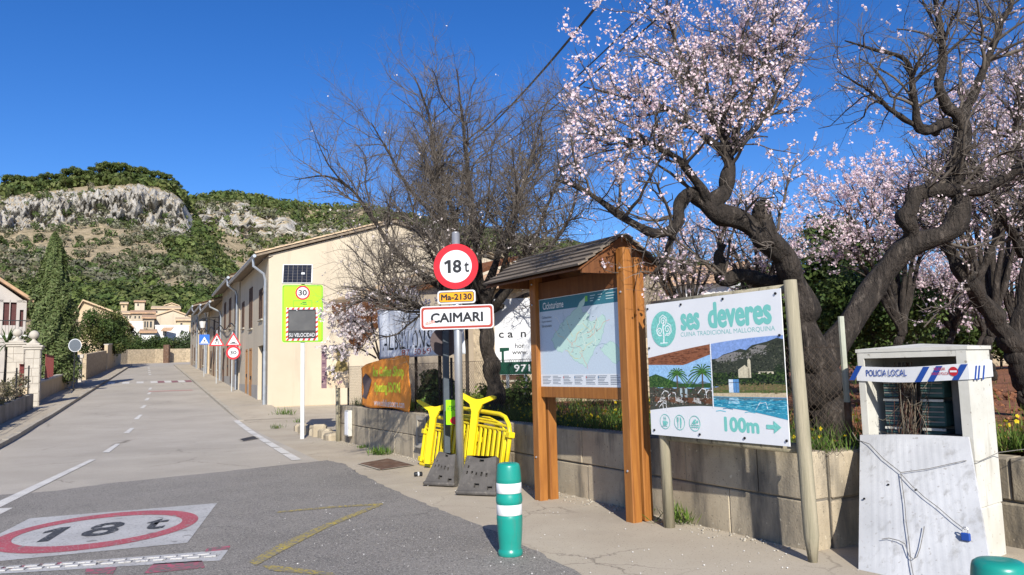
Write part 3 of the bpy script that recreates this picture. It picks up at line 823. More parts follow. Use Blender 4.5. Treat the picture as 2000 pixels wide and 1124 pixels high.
def tile_sheet(mb, x0, x1, e0, e1, pitch=.22, amp=.045, th=.03):
    """wavy clay tiles: runs from edge e0=(y,z) up to e1=(y,z)"""
    n = int((x1-x0)/pitch*4); rows = max(2, int(math.hypot(e1[0]-e0[0], e1[1]-e0[1])/.45))
    vs, fs = [], []
    for j in range(rows+1):
        t = j/rows; y = e0[0]+(e1[0]-e0[0])*t; z = e0[1]+(e1[1]-e0[1])*t
        for i in range(n+1):
            x = x0+(x1-x0)*i/n; vs.append((x, y, z + amp*abs(math.sin(math.pi*(x-x0)/pitch)) + (.02 if j%2 else 0)))
    for j in range(rows):
        for i in range(n): fs.append((j*(n+1)+i, j*(n+1)+i+1, (j+1)*(n+1)+i+1, (j+1)*(n+1)+i))
    mb.add(vs, fs)
HROT = math.atan2(-E2.y, -E2.x)
M['eave'] = mat('grey_brown_eave', (.27,.215,.155), (.19,.15,.11), 4, .9, bmp=.3, bscale=20, kind='World')
def street_house(label, s0, s1, n0, he, wd, m, ops, styles, rise=.30, plinth=None, gutter=True, eave=.5, rm=None, pipe_at=None):
    base = S(s0, n0); L = s1 - s0
    root = thing('terraced_house', label, 'house', base, HROT, 'houses along the right side of the street')
    rd = he + rise*wd/2; z0 = -1.2; zt = .045*L + .3
    mb = MB()
    wall_open(mb, -L, 0, z0, he, ops)
    mb.add([(0,0,z0),(0,wd,z0),(0,wd,he),(0,wd/2,rd),(0,0,he)], [(0,1,2,3,4)])
    mb.add([(-L,0,z0),(-L,wd,z0),(-L,wd,he),(-L,wd/2,rd),(-L,0,he)], [(4,3,2,1,0)])
    mb.add([(-L,wd,z0),(0,wd,z0),(0,wd,he),(-L,wd,he)], [(1,0,3,2)])
    mb.build('wall', m, root)
    rf = MB(); sl = rise
    for sg in (0, 1):
        f = (lambda y: y) if sg == 0 else (lambda y: wd - y)
        a = [(-L-.05, f(-eave), he-sl*eave+.05), (.16, f(-eave), he-sl*eave+.05), (.16, f(wd/2), rd+.05), (-L-.05, f(wd/2), rd+.05)]
        b = [(x, y, z+.10) for x, y, z in a]
        rf.add(a+b, [(0,1,2,3),(7,6,5,4),(0,4,5,1),(1,5,6,2),(3,7,4,0)] if sg else [(3,2,1,0),(4,5,6,7),(1,5,4,0),(2,6,5,1),(0,4,7,3)])
    roof = rf.build('roof', M['eave'] if rm is None else rm, root)
    t = MB()
    tile_sheet(t, -L-.05, .2, (-eave-.06, he-sl*eave+.16), (wd/2, rd+.17)); tile_sheet(t, -L-.05, .2, (wd+eave+.06, he-sl*eave+.16), (wd/2, rd+.17))
    tag(t.build('roof_tiles', M['tile_pale'], root), kind='stuff')
    if s0 < 33:      # the row of tiles along the gable edge can be told apart
        base_t = MB(); nseg = 8
        vs = []
        for j, (r0_, yy) in enumerate(((.105,0),(.085,.46))):
            for k in range(nseg+1):
                a = math.pi*k/nseg; vs.append((r0_*math.cos(a), yy, r0_*math.sin(a)*.75))
        for j, (r0_, yy) in enumerate(((.085,0),(.065,.46))):
            for k in range(nseg+1):
                a = math.pi*k/nseg; vs.append((r0_*math.cos(a), yy, r0_*math.sin(a)*.75))
        q = nseg+1
        fs = [(k, k+1, q+k+1, q+k) for k in range(nseg)] + [(2*q+k+1, 2*q+k, 3*q+k, 3*q+k+1) for k in range(nseg)] + [(k+1, k, 2*q+k, 2*q+k+1) for k in range(nseg)]
        base_t.add(vs, fs)
        o0 = base_t.build('rake_tile', M['tile_pale'], roof)
        ang = math.atan(sl)
        n_ = int((wd/2+eave)/math.cos(ang)/.4)
        for i in range(n_):
            o = o0 if i == 0 else o0.copy()
            if i: COL.objects.link(o)
            y = -eave-.05 + i*.4*math.cos(ang)
            o.location = (.12, y, he - sl*eave + .15 + (y+eave)*sl + .02); o.rotation_euler = (ang, 0, .02*math.sin(i*3.1))
    if gutter:
        g = MB(); g.tube([(.18,-eave-.07,he-sl*eave+.06),(-L,-eave-.07,he-sl*eave+.06)], .07, 8); g.build('gutter', M['zinc'], root)
        px_ = -.25 if pipe_at is None else pipe_at
        p = MB(); p.tube([(px_,-eave-.07,he-sl*eave+.03),(px_,-eave-.05,he-.45),(px_,-.16,he-.75),(px_,-.09,he-1.0),(px_,-.09,2.2)], .055, 8); p.tube([(px_,-.09,2.2),(px_,-.09,-.1)], .075, 8); p.build('downpipe', M['zinc'], root)
    if plinth:
        w = MB(); edges = sorted([(o[0], o[1]) for o in ops if o[2] < .3]); x = -L
        for a, b in edges + [(0, 0)]:
            if a - x > .05: w = MB(); w.box(x, a, -.012, .0, z0, plinth); w.build('plinth', M['grey_base'], root)
            x = b

    for o, st in zip(ops, styles):
        k, mm = st
        window_part(root, o, {'shutter': .03, 'door': .05}.get(k, .16), k, mm, True, 'door' if k == 'door' else ('doorway' if k == 'dark' else 'window'))
    return root, he, wd
sh, dw = ('shutter', M['shutter']), ('door', M['door_wood'])
M['wood_dark'] = mat('brown_door_wood', (.16,.08,.04), (.11,.055,.03), 4, .6, stretch=(6,6,.6))
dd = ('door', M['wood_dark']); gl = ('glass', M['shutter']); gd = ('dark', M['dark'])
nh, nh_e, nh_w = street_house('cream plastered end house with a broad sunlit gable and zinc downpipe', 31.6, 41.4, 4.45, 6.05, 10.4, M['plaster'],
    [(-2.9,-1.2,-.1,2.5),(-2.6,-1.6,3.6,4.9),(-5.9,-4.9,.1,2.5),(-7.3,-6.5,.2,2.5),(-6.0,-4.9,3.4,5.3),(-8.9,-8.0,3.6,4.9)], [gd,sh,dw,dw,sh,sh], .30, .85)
w_ = MB(); w_.box(.001, .016, .0, 10.4, -.6, .02); w_.build('base_course', M['plaster2'], nh)
street_house('beige house with long brown shutters next to the gabled end house', 41.45, 51.0, 4.4, 5.9, 10, M['plaster_grey'],
    [(-1.9,-.9,.1,2.6),(-3.9,-3.2,.4,2.6),(-6.0,-5.2,.3,2.6),(-8.6,-7.6,.2,2.5),(-2.0,-1.0,3.5,5.2),(-5.0,-4.0,3.5,5.2),(-8.0,-7.0,3.5,5.2)], [dd,sh,dd,dd,sh,sh,sh], .3, .8)
street_house('stone fronted house with a street lamp bracket in the middle of the row', 51.05, 61.5, 4.45, 5.15, 10, M['plaster2'],
    [(-1.8,-.8,.1,2.5),(-4.2,-3.2,.8,2.1),(-6.8,-5.8,.2,2.6),(-9.0,-8.2,.9,2.2),(-2.6,-1.6,3.0,4.3),(-6.6,-5.6,3.0,4.3)], [dd,sh,dd,sh,sh,sh], .3, None, True, .7)
street_house('low ochre house with a deep eave farther up the street row', 61.55, 72, 4.35, 5.3, 10, M['plaster2'],
    [(-2.4,-1.4,.1,2.5),(-5.2,-4.2,.8,2.1),(-8.0,-7.0,.2,2.5),(-3.6,-2.6,3.2,4.5),(-7.6,-6.6,3.2,4.5)], [dd,sh,dd,sh,sh], .3, .6)
street_house('last cream house of the right hand row before the bend', 72.05, 84, 4.3, 5.6, 10, M['plaster'],
    [(-2.4,-1.4,.1,2.5),(-5.2,-4.2,.8,2.1),(-9.0,-8.0,.2,2.5),(-3.6,-2.6,3.3,4.6),(-8.0,-7.0,3.3,4.6)], [dd,sh,dd,sh,sh], .3, .5, True, .45)
# cables under the eaves and the street lantern
cb = MB(); pts = []
for k in range(30):
    s = 42 + 40*k/29; pts.append(S(s, 4.22, 3.35 + .18*math.sin(k*1.3)))
cb.tube(pts, .03, 5); o = cb.build('cable_bundle', M['iron']); tag(o, 'dark cable bundle running along the fronts of the street houses', 'cable')
lr = thing('street_lantern', 'white wall lantern on an iron bracket above the row of houses', 'lamp', S(53.5, 4.45, 4.0), HROT)
b = MB(); b.tube([(0,0,-.3),(0,-.5,-.05),(0,-.95,.05),(0,-1.0,-.02)], .025, 6); b.tube([(0,0,.1),(0,-.95,.06)], .02, 6); b.build('bracket', M['iron'], lr)
b = MB(); b.lathe([(.06,-.62),(.13,-.60),(.22,-.2),(.23,-.17)], 8, (0,-1.0,0)); b.build('lantern_glass', M['white_wall'], lr)
b = MB(); b.lathe([(.25,-.168),(.12,-.02),(.03,.03)], 8, (0,-1.0,0)); b.build('lantern_cap', M['iron'], lr)

# ------------------------------------------------------------------ far village
def far_house(name, label, x0, x1, yt, yb, d, depth, m, wins=(), roof='flat', rm=None, yaw=0.0, apex=None, over=.25, z_bottom=-5, group='village houses beyond the bend'):
    a, b = P(x0, yb, d), P(x1, yb, d)
    yaw = yaw or math.atan2(-a.x, a.y)*.95            # the village fronts look down the valley
    zt = P(.5*(x0+x1), yt, d).z; zb = min(a.z, b.z)
    q1 = b.x/b.y; w = (q1*a.y - a.x)/(math.cos(yaw) - q1*math.sin(yaw))
    root = thing(name, label, 'house', (a.x, a.y, zb), yaw, group)
    H = zt - zb; k = d/FPX
    cv = lambda px: (px - x0)/(x1-x0)*w
    cz = lambda py: H*(yb-py)/(yb-yt)
    ops = [(cv(q[0]), cv(q[1]), cz(q[3]), cz(q[2])) for q in wins]
    mb = MB(); wall_open(mb, 0, w, z_bottom, H, ops)
    mb.box(0, w, .0, depth, z_bottom, H) if False else None
    mb.add([(w,0,z_bottom),(w,depth,z_bottom),(w,depth,H),(w,0,H)], [(0,1,2,3)]); mb.add([(0,0,z_bottom),(0,depth,z_bottom),(0,depth,H),(0,0,H)], [(3,2,1,0)])
    mb.add([(0,depth,z_bottom),(w,depth,z_bottom),(w,depth,H),(0,depth,H)], [(3,2,1,0)])
    r = MB(); rm = rm or M['tile_pale']
    if roof == 'gable':                    # gable towards the viewer
        ax = cv(apex[0]); az = cz(apex[1])
        mb.add([(0,0,H),(w,0,H),(ax,0,az)], [(0,1,2)])
        for (p, q) in (((-over,H-.1),(ax,az+.02)), ((ax,az+.02),(w+over,H-.1))):
            r.add([(p[0],-over,p[1]),(q[0],-over,q[1]),(q[0],depth,q[1]),(p[0],depth,p[1]),(p[0],-over,p[1]+.2),(q[0],-over,q[1]+.2),(q[0],depth,q[1]+.2),(p[0],depth,p[1]+.2)], [(3,2,1,0),(4,5,6,7),(0,1,5,4),(1,2,6,5),(2,3,7,6),(3,0,4,7)])
    elif roof == 'eave':                   # eave towards the viewer
        rz = H + depth*.5*.16
        r.add([(-over,-over*1.6,H-.05),(w+over,-over*1.6,H-.05),(w+over,depth/2,rz),(-over,depth/2,rz),(-over,-over*1.6,H+.16),(w+over,-over*1.6,H+.16),(w+over,depth/2,rz+.2),(-over,depth/2,rz+.2)], [(3,2,1,0),(4,5,6,7),(0,1,5,4),(1,2,6,5),(2,3,7,6),(3,0,4,7)])
        r.add([(-over,depth/2,rz),(w+over,depth/2,rz),(w+over,depth+over,H),(-over,depth+over,H),(-over,depth/2,rz+.2),(w+over,depth/2,rz+.2),(w+over,depth+over,H+.16),(-over,depth+over,H+.16)], [(3,2,1,0),(4,5,6,7),(1,2,6,5),(2,3,7,6),(3,0,4,7)])
        mb.add([(w,0,H),(w,depth,H),(w,depth/2,rz)], [(0,1,2)]); mb.add([(0,0,H),(0,depth,H),(0,depth/2,rz)], [(2,1,0)])
    else:
        r.box(-.05, w+.05, -.05, depth+.05, H, H+.18); rm = m
    mb.build('wall', m, root); r.build('roof', rm, root)
    for o, q in zip(ops, wins):
        ww = MB(); ww.box(o[0], o[1], .14, .2, o[2], o[3]); wo_ = ww.build('window', M['shutter'] if len(q) < 5 else M[q[4]], root)
        if len(q) < 5:
            pp = MB(); pp.box(o[0]+.12*(o[1]-o[0]), o[1]-.12*(o[1]-o[0]), .13, .139, o[2]+.08, o[3]-.08); pp.build('pane', M['glass'], wo_)
    return root
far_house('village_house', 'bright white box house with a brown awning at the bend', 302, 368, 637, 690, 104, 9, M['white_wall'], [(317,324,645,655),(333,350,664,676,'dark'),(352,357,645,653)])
aw = thing('awning', 'small brown awning on the bright white house', 'awning', P(320, 641, 103.9))
b = MB(); b.add([(0,-.1,0),(1.4,-.1,0),(1.4,-1.0,-.5),(0,-1.0,-.5),(0,-.1,.05),(1.4,-.1,.05),(1.4,-1.0,-.45),(0,-1.0,-.45)], [(0,1,2,3),(7,6,5,4),(3,2,6,7),(1,5,6,2),(0,3,7,4),(0,4,5,1)]); b.build('canopy', M['tile'], aw)
far_house('village_house', 'large cream gabled house above the bright white house', 297, 372, 618, 660, 116, 10, M['plaster'], [(345,352,628,636)], 'gable', None, 0, (336,606))
far_house('village_house', 'white lean wall house left of the cream houses', 252, 279, 630, 662, 112, 7, M['white_wall'], [], 'flat', None)
far_house('village_house', 'narrow cream house with pairs of tall windows and a dark tile eave', 279, 300, 622, 664, 110, 7, M['plaster_grey'], [(281,284,628,640),(286,289,628,640),(292,296,628,640)], 'eave', M['tile'])
far_house('village_house', 'low tile roofed shed below the narrow cream house', 275, 302, 650, 690, 100, 5, M['white_wall'], [], 'eave', M['tile'])
far_house('village_house', 'long cream house with four small windows in the back row', 229, 262, 613, 640, 135, 8, M['plaster'], [(234,237,617,622),(240,243,617,622),(246,249,617,622),(252,255,617,622)], 'eave', M['tile_pale'])
far_house('village_house', 'grey beige house with dark eave in the back row', 256, 301, 612, 640, 126, 8, M['plaster_grey'], [(262,265,617,622),(270,273,617,622)], 'eave', M['tile'])
far_house('village_house', 'cream house standing highest behind the large gabled house', 297, 350, 603, 630, 142, 9, M['plaster'], [(304,307,607,611),(336,339,607,611)], 'eave', M['tile_pale'])
far_house('village_house', 'orange roofed cottage alone among the pines above the village', 263, 282, 590, 606, 175, 7, M['plaster'], [(268,271,593,598)], 'eave', M['tile'])
far_house('village_house', 'tan stone house half hidden by pines left of the orange cottage', 236, 248, 594, 606, 165, 7, M['plaster2'], [(240,243,597,601)], 'eave', M['tile_pale'])
far_house('village_house', 'pale rendered house with a hipped tile top beside the tallest back row house', 322, 348, 597, 612, 160, 7, M['plaster2'], [(328,331,601,605)], 'gable', M['tile_pale'], 0, (335,593))
far_house('village_house', 'ochre house with a balcony at the right edge of the village', 345, 372, 626, 650, 112.5, 6, M['plaster2'], [(352,356,631,640)], 'eave', M['tile_pale'])
# houses behind the gardens on the left of the street
far_house('village_house', 'long tan gable wall behind the glossy street tree on the left', 150, 228, 614, 700, 100, 9, M['plaster2'], [(196,200,630,638),(170,174,632,642)], 'gable', M['tile_pale'], 0, (158,588), .5)
far_house('village_house', 'brown roofed gable house where the left garden walls end', 222, 246, 640, 700, 98, 7, M['plaster2'], [(228,232,650,660)], 'gable', M['tile'], 0, (229,613), .8)
# white house on the far left
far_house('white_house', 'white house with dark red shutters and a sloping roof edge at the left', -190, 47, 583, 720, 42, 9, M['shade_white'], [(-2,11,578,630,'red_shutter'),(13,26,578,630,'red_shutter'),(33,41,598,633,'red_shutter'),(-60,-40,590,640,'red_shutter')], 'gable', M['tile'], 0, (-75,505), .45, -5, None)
wb = thing('balcony', 'white balcony slab with iron railing on the white house at the left', 'balcony', P(-30,648,41.2), .55)
b = MB(); b.box(0,2.2,-.5,.7,-.35,-.2); b.build('slab', M['white_wall'], wb)
b = MB(); b.box(0,2.2,-.5,-.47,.55,.6)
for k in range(15): b.box(.02+k*.152, .035+k*.152, -.49,-.475,-.199,.549)
tag(b.build('railing', M['iron'], wb), kind='stuff')
# ------------------------------------------------------------------ left side: gardens, walls, trees
def world_part(name, mb, m, root, smooth=False):
    """vertices were laid out in world space; hang them under an unrotated root"""
    return mb.build(name, m, root, smooth, origin=root.location)
def crown_tree(name, label, base, cc, rad, nclump, crad, per, leaf, cols, seed, cat='tree', group=None, trunk_r=.12, limbs=6, squash=.9, jitter=.6):
    r = np.random.default_rng(seed)
    d = unit(r.normal(size=(nclump,3))); q = r.random((nclump,1))**.45
    cs = np.array(cc) + d*q*np.array(rad)
    rr = crad*(.7+.6*r.random(nclump))
    cl = np.array(cols)[r.integers(0, len(cols), nclump)]*(.8+.4*r.random((nclump,1)))
    v, f, c = blob_leaves(cs, rr, per, leaf, r, cl, squash, jitter, .55)
    root = thing(name, label, cat, base, 0, group)
    link('crown', npmesh('crown', v-np.array(base), f, c), root, [M['leaf']])
    tm = MB(); b = Vector(base); c0 = Vector(cc)
    mid = b.lerp(c0, .55) + Vector((.05,.03,0))
    tm.tube([b - Vector((0,0,.3)), b.lerp(c0,.25), mid, c0], [trunk_r*1.2, trunk_r, trunk_r*.85, trunk_r*.4], 7)
    for k in range(limbs):
        e = Vector(cs[k]); tm.tube([mid, mid.lerp(e,.5)+Vector((0,0,.1)), e], [trunk_r*.5, trunk_r*.35, trunk_r*.12], 5)
    world_part('trunk', tm, M['bark'], root)
    return root
def stones_on(root, x0, x1, z0, z1, y, nx, nz, m, seed, face='front', th=.018, gap=.012, name='stone'):
    """irregular facing stones: a jittered grid, each stone its own piece"""
    r = random.Random(seed)
    gx = [[x0+(x1-x0)*i/nx + (r.uniform(-.28,.28)*(x1-x0)/nx if 0 < i < nx else 0) for i in range(nx+1)] for j in range(nz+1)]
    gzz = [[z0+(z1-z0)*j/nz + (r.uniform(-.28,.28)*(z1-z0)/nz if 0 < j < nz else 0) for i in range(nx+1)] for j in range(nz+1)]
    for j in range(nz):
        for i in range(nx):
            q = [(gx[j][i],gzz[j][i]),(gx[j][i+1],gzz[j][i+1]),(gx[j+1][i+1],gzz[j+1][i+1]),(gx[j+1][i],gzz[j+1][i])]
            cx = sum(p[0] for p in q)/4; cz_ = sum(p[1] for p in q)/4
            q = [(cx+(p[0]-cx)*(1-gap/max(.02,abs(p[0]-cx))), cz_+(p[1]-cz_)*(1-gap/max(.02,abs(p[1]-cz_)))) for p in q]
            mb = MB(); t = th*r.uniform(.6,1.3)
            if face == 'front':
                vs = [(a, y-t, c) for a, c in q] + [(a, y+.001, c) for a, c in q]
            else:    # right side, x is constant = y argument
                vs = [(y+t, a, c) for a, c in q] + [(y-.001, a, c) for a, c in q]
            mb.add(vs, [(0,1,2,3),(0,4,5,1),(1,5,6,2),(2,6,7,3),(3,7,4,0)])
            mb.build(name, m, root)
M['clad'] = mat('pale_facing_stone', (.47,.43,.365), (.38,.345,.29), 3, .85, bmp=.3, bscale=30, kind='World')
M['joint'] = mat('stone_joint', (.34,.30,.25), rough=.95)
LROT = math.atan2(E2.y, E2.x)          # local x uphill along the left walls, local -y towards the street
def gate_pillar(label, s, off, h, w, seed):
    root = thing('gate_pillar', label, 'pillar', SL(s, off), LROT, 'gate pillars of the left garden')
    b = MB(); b.box(-w/2,w/2,0,w,-.3,h); b.build('core', M['joint'], root)
    stones_on(root, -w/2, w/2, 0, h, 0, 2, 7, M['clad'], seed, 'front')
    # side that faces down the street (local -x)
    r = random.Random(seed+1); n = 7; zz = [h*i/n + (r.uniform(-.08,.08) if 0 < i < n else 0) for i in range(n+1)]
    for i in range(n):
        for (ya, yb) in ((.01, w*.5+r.uniform(-.08,.08)), ):
            for (p, q) in ((ya, yb-.008), (yb+.008, w-.01)):
                mb = MB(); mb.box(-w/2-.016, -w/2-.001, p, q, zz[i]+.01, zz[i+1]-.01); mb.build('stone', M['clad'], root)
    c = MB(); c.cbox(-w/2-.06, w/2+.06, -.06, w+.06, h+.002, h+.09, .015); c.cbox(-w/2-.1, w/2+.1, -.1, w+.1, h+.091, h+.17, .02); c.cbox(-w/2+.02, w/2-.02, .02, w-.02, h+.171, h+.26, .02)
    c.build('cap', M['clad'], root)
    f = MB(); f.lathe([(.20,.261+h),(.16,.30+h),(.08,.37+h),(.06,.41+h),(.09,.44+h),(.14,.475+h),(.175,.54+h),(.18,.60+h),(.16,.67+h),(.11,.73+h),(.03,.765+h)], 16, (0,w/2,0)); f.build('ball_finial', M['clad'], root, True)
    return root
gate_pillar('pale stone clad gate pillar with ball finial standing nearer the road', 35.6, -1.0, 2.3, .50, 3)
gate_pillar('taller pale stone gate pillar with ball finial farther from the road', 37.7, -1.85, 2.4, .58, 9)
def low_wall(name, label, cat, s0, s1, off, h, th, m, cap=None, group=None):
    L = s1-s0; n = max(2, int(L/2))
    o0 = SL(s0, off); root = thing(name, label, cat, o0, 0, group)
    mb = MB(); c = MB()
    for k in range(n):
        a, b = s0+L*k/n, s0+L*(k+1)/n
        q = [SL(a,off), SL(b,off), SL(b,off-th), SL(a,off-th)]
        vs = [(p.x,p.y,p.z-.4) for p in q] + [(p.x,p.y,p.z+h) for p in q]
        mb.add(vs, [(4,5,6,7),(0,1,5,4),(2,3,7,6)] + ([(3,0,4,7)] if k == 0 else []) + ([(1,2,6,5)] if k == n-1 else []))
        if cap:
            q = [SL(a,off+.05), SL(b,off+.05), SL(b,off-th-.05), SL(a,off-th-.05)]
            vs = [(p.x,p.y,p.z+h+.002) for p in q] + [(p.x,p.y,p.z+h+.09) for p in q]
            c.add(vs, [(3,2,1,0),(4,5,6,7),(0,1,5,4),(2,3,7,6),(3,0,4,7),(1,2,6,5)])
    me = world_part('wall_body', mb, m, root)
    if cap: world_part('coping', c, cap, root)
    return root
M['dirty_wall'] = mat('dirty_grey_render', (.30,.275,.235), (.21,.19,.16), 1.5, .95, bmp=.4, bscale=25, kind='World', stain=((.13,.12,.10), (1,1,.4), 1.5, .5, .7))
low_wall('garden_wall', 'low grey rendered wall at the left edge below a wire fence with dry creeper', 'wall', 14, 33.9, -.95, .68, .22, M['dirty_wall'])
low_wall('garden_wall', 'cream garden wall with coping beneath the cypresses', 'wall', 35.3, 52, -1.35, .85, .2, M['plaster2'], M['clad'])
low_wall('garden_wall', 'rough stone garden wall farther up the left pavement', 'wall', 56, 72, -1.25, 1.75, .3, M['stone_wall'])
low_wall('garden_wall', 'tall tan rendered wall on the left just before the bend', 'wall', 72.3, 90, -1.2, 2.2, .25, M['plaster2'], M['clad'])
# wire fence and dry creeper on the low wall
fr = thing('wire_fence', 'sagging wire fence posts on the low grey wall at the left edge', 'fence', SL(24,-1.05))
for s in (16,19,22,25,28,31,33.4):
    b = MB(); p = SL(s,-1.06); b.tube([(p.x,p.y,p.z+.6),(p.x,p.y,p.z+1.75)], .025, 6); world_part('post', b, M['iron'], fr)
b = MB()
for zz in (.95,1.3,1.65):
    pts = [SL(15+k*.92,-1.06, zz+.03*math.sin(k)) for k in range(21)]
    b.tube(pts, .008, 4)
tag(world_part('wires', b, M['iron'], fr), kind='stuff')
r_ = np.random.default_rng(3)
cs = np.array([SL(s,-1.2+r_.uniform(-.2,.1), r_.uniform(.65,1.35)) for s in np.linspace(15,33,60)])
v, f, c = blob_leaves(cs, np.full(60,.28), 130, .05, r_, np.array([[(.30,.25,.17),(.22,.19,.12),(.14,.13,.07)][k%3] for k in range(60)]), .9, 1.2, .9)
o = link('dry_creeper', npmesh('dry_creeper', v, f, c), None, [M['leaf']]); tag(o, 'dry tan creeper tangled over the wire fence on the left', 'creeper', None, 'stuff')
def iron_panel(label, s0, s1, off, z0, z1, m, group):
    p, q = SL(s0,off), SL(s1,off); root = thing('railing_panel', label, 'railing', p, LROT, group)
    L = s1-s0; dz = q.z-p.z
    for zz in (z0, z1): b = MB(); b.box(0,L,-.02,.02,zz,zz+.05); b.build('rail', m, root)
    n = int(L/.16)
    for k in range(n):
        b = MB(); b.box(k*L/n+.02, k*L/n+.075, -.012,.012,z0+.051,z1-.001); b.build('slat', m, root)
M['dkred'] = mat('dark_red_metal', (.20,.035,.03), (.15,.03,.028), 5, .5)
iron_panel('dark red slatted railing behind the nearer gate pillar', 36.3, 39.0, -1.4, .95, 2.0, M['dkred'], 'red railings on the left garden wall')
iron_panel('dark red slatted railing between the two cypresses', 40.0, 43.5, -1.4, .95, 2.0, M['dkred'], 'red railings on the left garden wall')
iron_panel('dark red gate between the two stone gate pillars', 36.0, 37.2, -1.75, .2, 1.7, M['dkred'], 'red railings on the left garden wall')
for k, s in enumerate((47.5, 49.6, 51.7, 53.8)):      # pale pillars with arched tops and iron grilles between
    root = thing('wall_pillar', ['pale arched pillar nearest the cypresses on the left wall', 'second pale arched pillar of the left wall after the cypresses', 'third pale arched pillar of the left wall after the cypresses', 'last pale arched pillar of the left wall before the rough stone wall'][k], 'pillar', SL(s,-1.3), LROT, 'arched pillars of the left wall')
    b = MB(); b.cbox(-.28,.28,-.02,.3,-.2,1.55,.02); b.build('shaft', M['clad'], root)
    b = MB(); b.plate([(-.34,1.551),(.34,1.551)] + [(.34*math.cos(a),1.6+.18*math.sin(a)) for a in [math.pi*q/10 for q in range(11)]], -.08, .36); b.build('arched_cap', M['clad'], root)
    if k < 3: iron_panel(['dark grille left of the second arched pillar', 'dark grille left of the third arched pillar', 'dark grille left of the last arched pillar'][k], s+.35, s+1.75, -1.35, .9, 1.5, M['iron'], 'grilles between the arched pillars')
# convex mirror on its pole
mr = thing('traffic_mirror', 'round traffic mirror on a thin dark pole at the left pavement', 'mirror', SL(44.6,-.75), math.radians(30))
b = MB(); b.tube([(0,.05,-.1),(0,.05,2.6)], .03, 8); b.build('pole', M['iron'], mr)
b = MB(); b.plate(disc(0,2.4,.29,.33,28), -.03, .02); b.build('rim', M['signwhite'], mr)
M['mirror'] = mat('mirror_face', (.22,.23,.24), rough=.3, metal=.9)
b = MB(); b.plate(disc(0,2.4,.26,.30,28), -.04, -.031); b.build('mirror_face', M['mirror'], mr)
# cypresses
def cypress(label, base, h, rmax, n, seed, cols):
    r = np.random.default_rng(seed)
    t = r.random(n)**.85; z = .35 + t*(h-.35)
    prof = rmax*np.minimum(1, (t/.10+.45))*np.clip(1-t,0,1)**.62*1.12
    a = r.uniform(0,6.283,n)
    lump = 1 + .22*np.sin(a*3+z*1.7) + .15*np.sin(a*7-z*3.1)
    q = prof*lump*(1-.5*r.random(n)**2)
    cen = np.stack([np.cos(a)*q, np.sin(a)*q, z], 1)
    nr = unit(np.stack([np.cos(a), np.sin(a), np.full(n,.5)], 1) + r.normal(size=(n,3))*.55)
    col = np.array(cols)[r.integers(0,len(cols),n)]*(.7+.6*r.random((n,1)))
    v, f, c = leaf_quads(cen, nr, .085*(.7+.7*r.random(n)), r, .45, col)
    root = thing('cypress_tree', label, 'tree', base, 0, 'cypresses of the left garden')
    link('crown', npmesh('crown', v, f, c), root, [M['leaf']])
    tm = MB(); tm.tube([(0,0,-.2),(0,0,h*.5),(0,0,h*.9)], [.15,.09,.02], 7); tm.build('trunk', M['bark'], root)
CYP = [(.11,.145,.05),(.09,.125,.042),(.13,.155,.06)]
cypress('tall broad cypress with a pointed tip behind the stone gate pillars', SL(46.2,-2.0), 8.3, 1.22, 24000, 1, CYP)
cypress('slim dark cypress on the right of the tall one', SL(48.6,-1.75), 6.1, .48, 9000, 2, [(.035,.05,.02),(.045,.06,.024)])
GL = [(.055,.085,.022),(.075,.105,.028),(.04,.065,.018),(.09,.10,.03)]
crown_tree('citrus_tree', 'broad glossy green tree with reddish specks left of the road', SL(79,-2.1), SL(79,-2.1,3.2), (2.3,2.3,2.4), 60, .75, 190, .10, GL*3+[(.14,.07,.03)], 11)
crown_tree('citrus_tree', 'smaller yellowish green tree right of the broad glossy one', SL(86,-1.7), SL(86,-1.7,3.2), (1.4,1.4,1.4), 24, .6, 160, .10, [(.10,.11,.03),(.08,.10,.03),(.13,.12,.04)], 12)
for k, (x, y, d, rx, rz) in enumerate(((252,668,101,2.2,2.3),(272,675,99,2.4,1.7),(295,680,100,2.2,1.5),(316,684,99,2.0,1.4),(340,682,101,1.8,1.5),(258,690,97.5,1.8,1.1),(360,680,102,1.6,1.8))):
    c = P(x, y, d); b = Vector((c.x, c.y, gz(c.x, c.y)))
    lab = ['tall green tree at the left end of the bend wall', 'second green tree behind the bend wall from the left', 'rounded green tree in the middle behind the bend wall', 'low green tree before the bright white house', 'dark low tree below the dark garage of the white house', 'low bush spilling over the left part of the bend wall', 'grey green tree at the right end of the bend wall'][k]
    crown_tree('garden_tree', lab, b, c, (rx,rx,rz), 30, .7, 120, .12, GL if k % 2 else [(.05,.075,.03),(.065,.09,.035)], 20+k, group='trees behind the bend wall')
# the dry-stone wall at the bend
bw = thing('bend_wall', 'tan rubble stone wall closing the view at the bend', 'wall', S(93, 0))
pp = [S(90.5,-3.2), S(93.5,-1.5), S(95.6,1.2), S(96.8,4.5), S(97.2,9), S(97,16)]
b = MB()
for a, c in zip(pp, pp[1:]):
    t = (c-a); nn = Vector((-t.y, t.x, 0)).normalized()*.35
    q = [a, c, c+nn, a+nn]; vs = [(p.x,p.y,p.z-.5) for p in q] + [(p.x,p.y,p.z+1.55) for p in q]
    b.add(vs, [(3,2,1,0),(4,5,6,7),(0,1,5,4),(1,2,6,5),(2,3,7,6),(3,0,4,7)])
world_part('wall_body', b, M['stone_wall'], bw)
b = MB(); q = S(95.2,2.6); b.cbox(q.x-.3,q.x+.3,q.y-.7,q.y-.2,q.z-.3,q.z+2.0,.04); world_part('gate_post', b, M['rust'], bw)
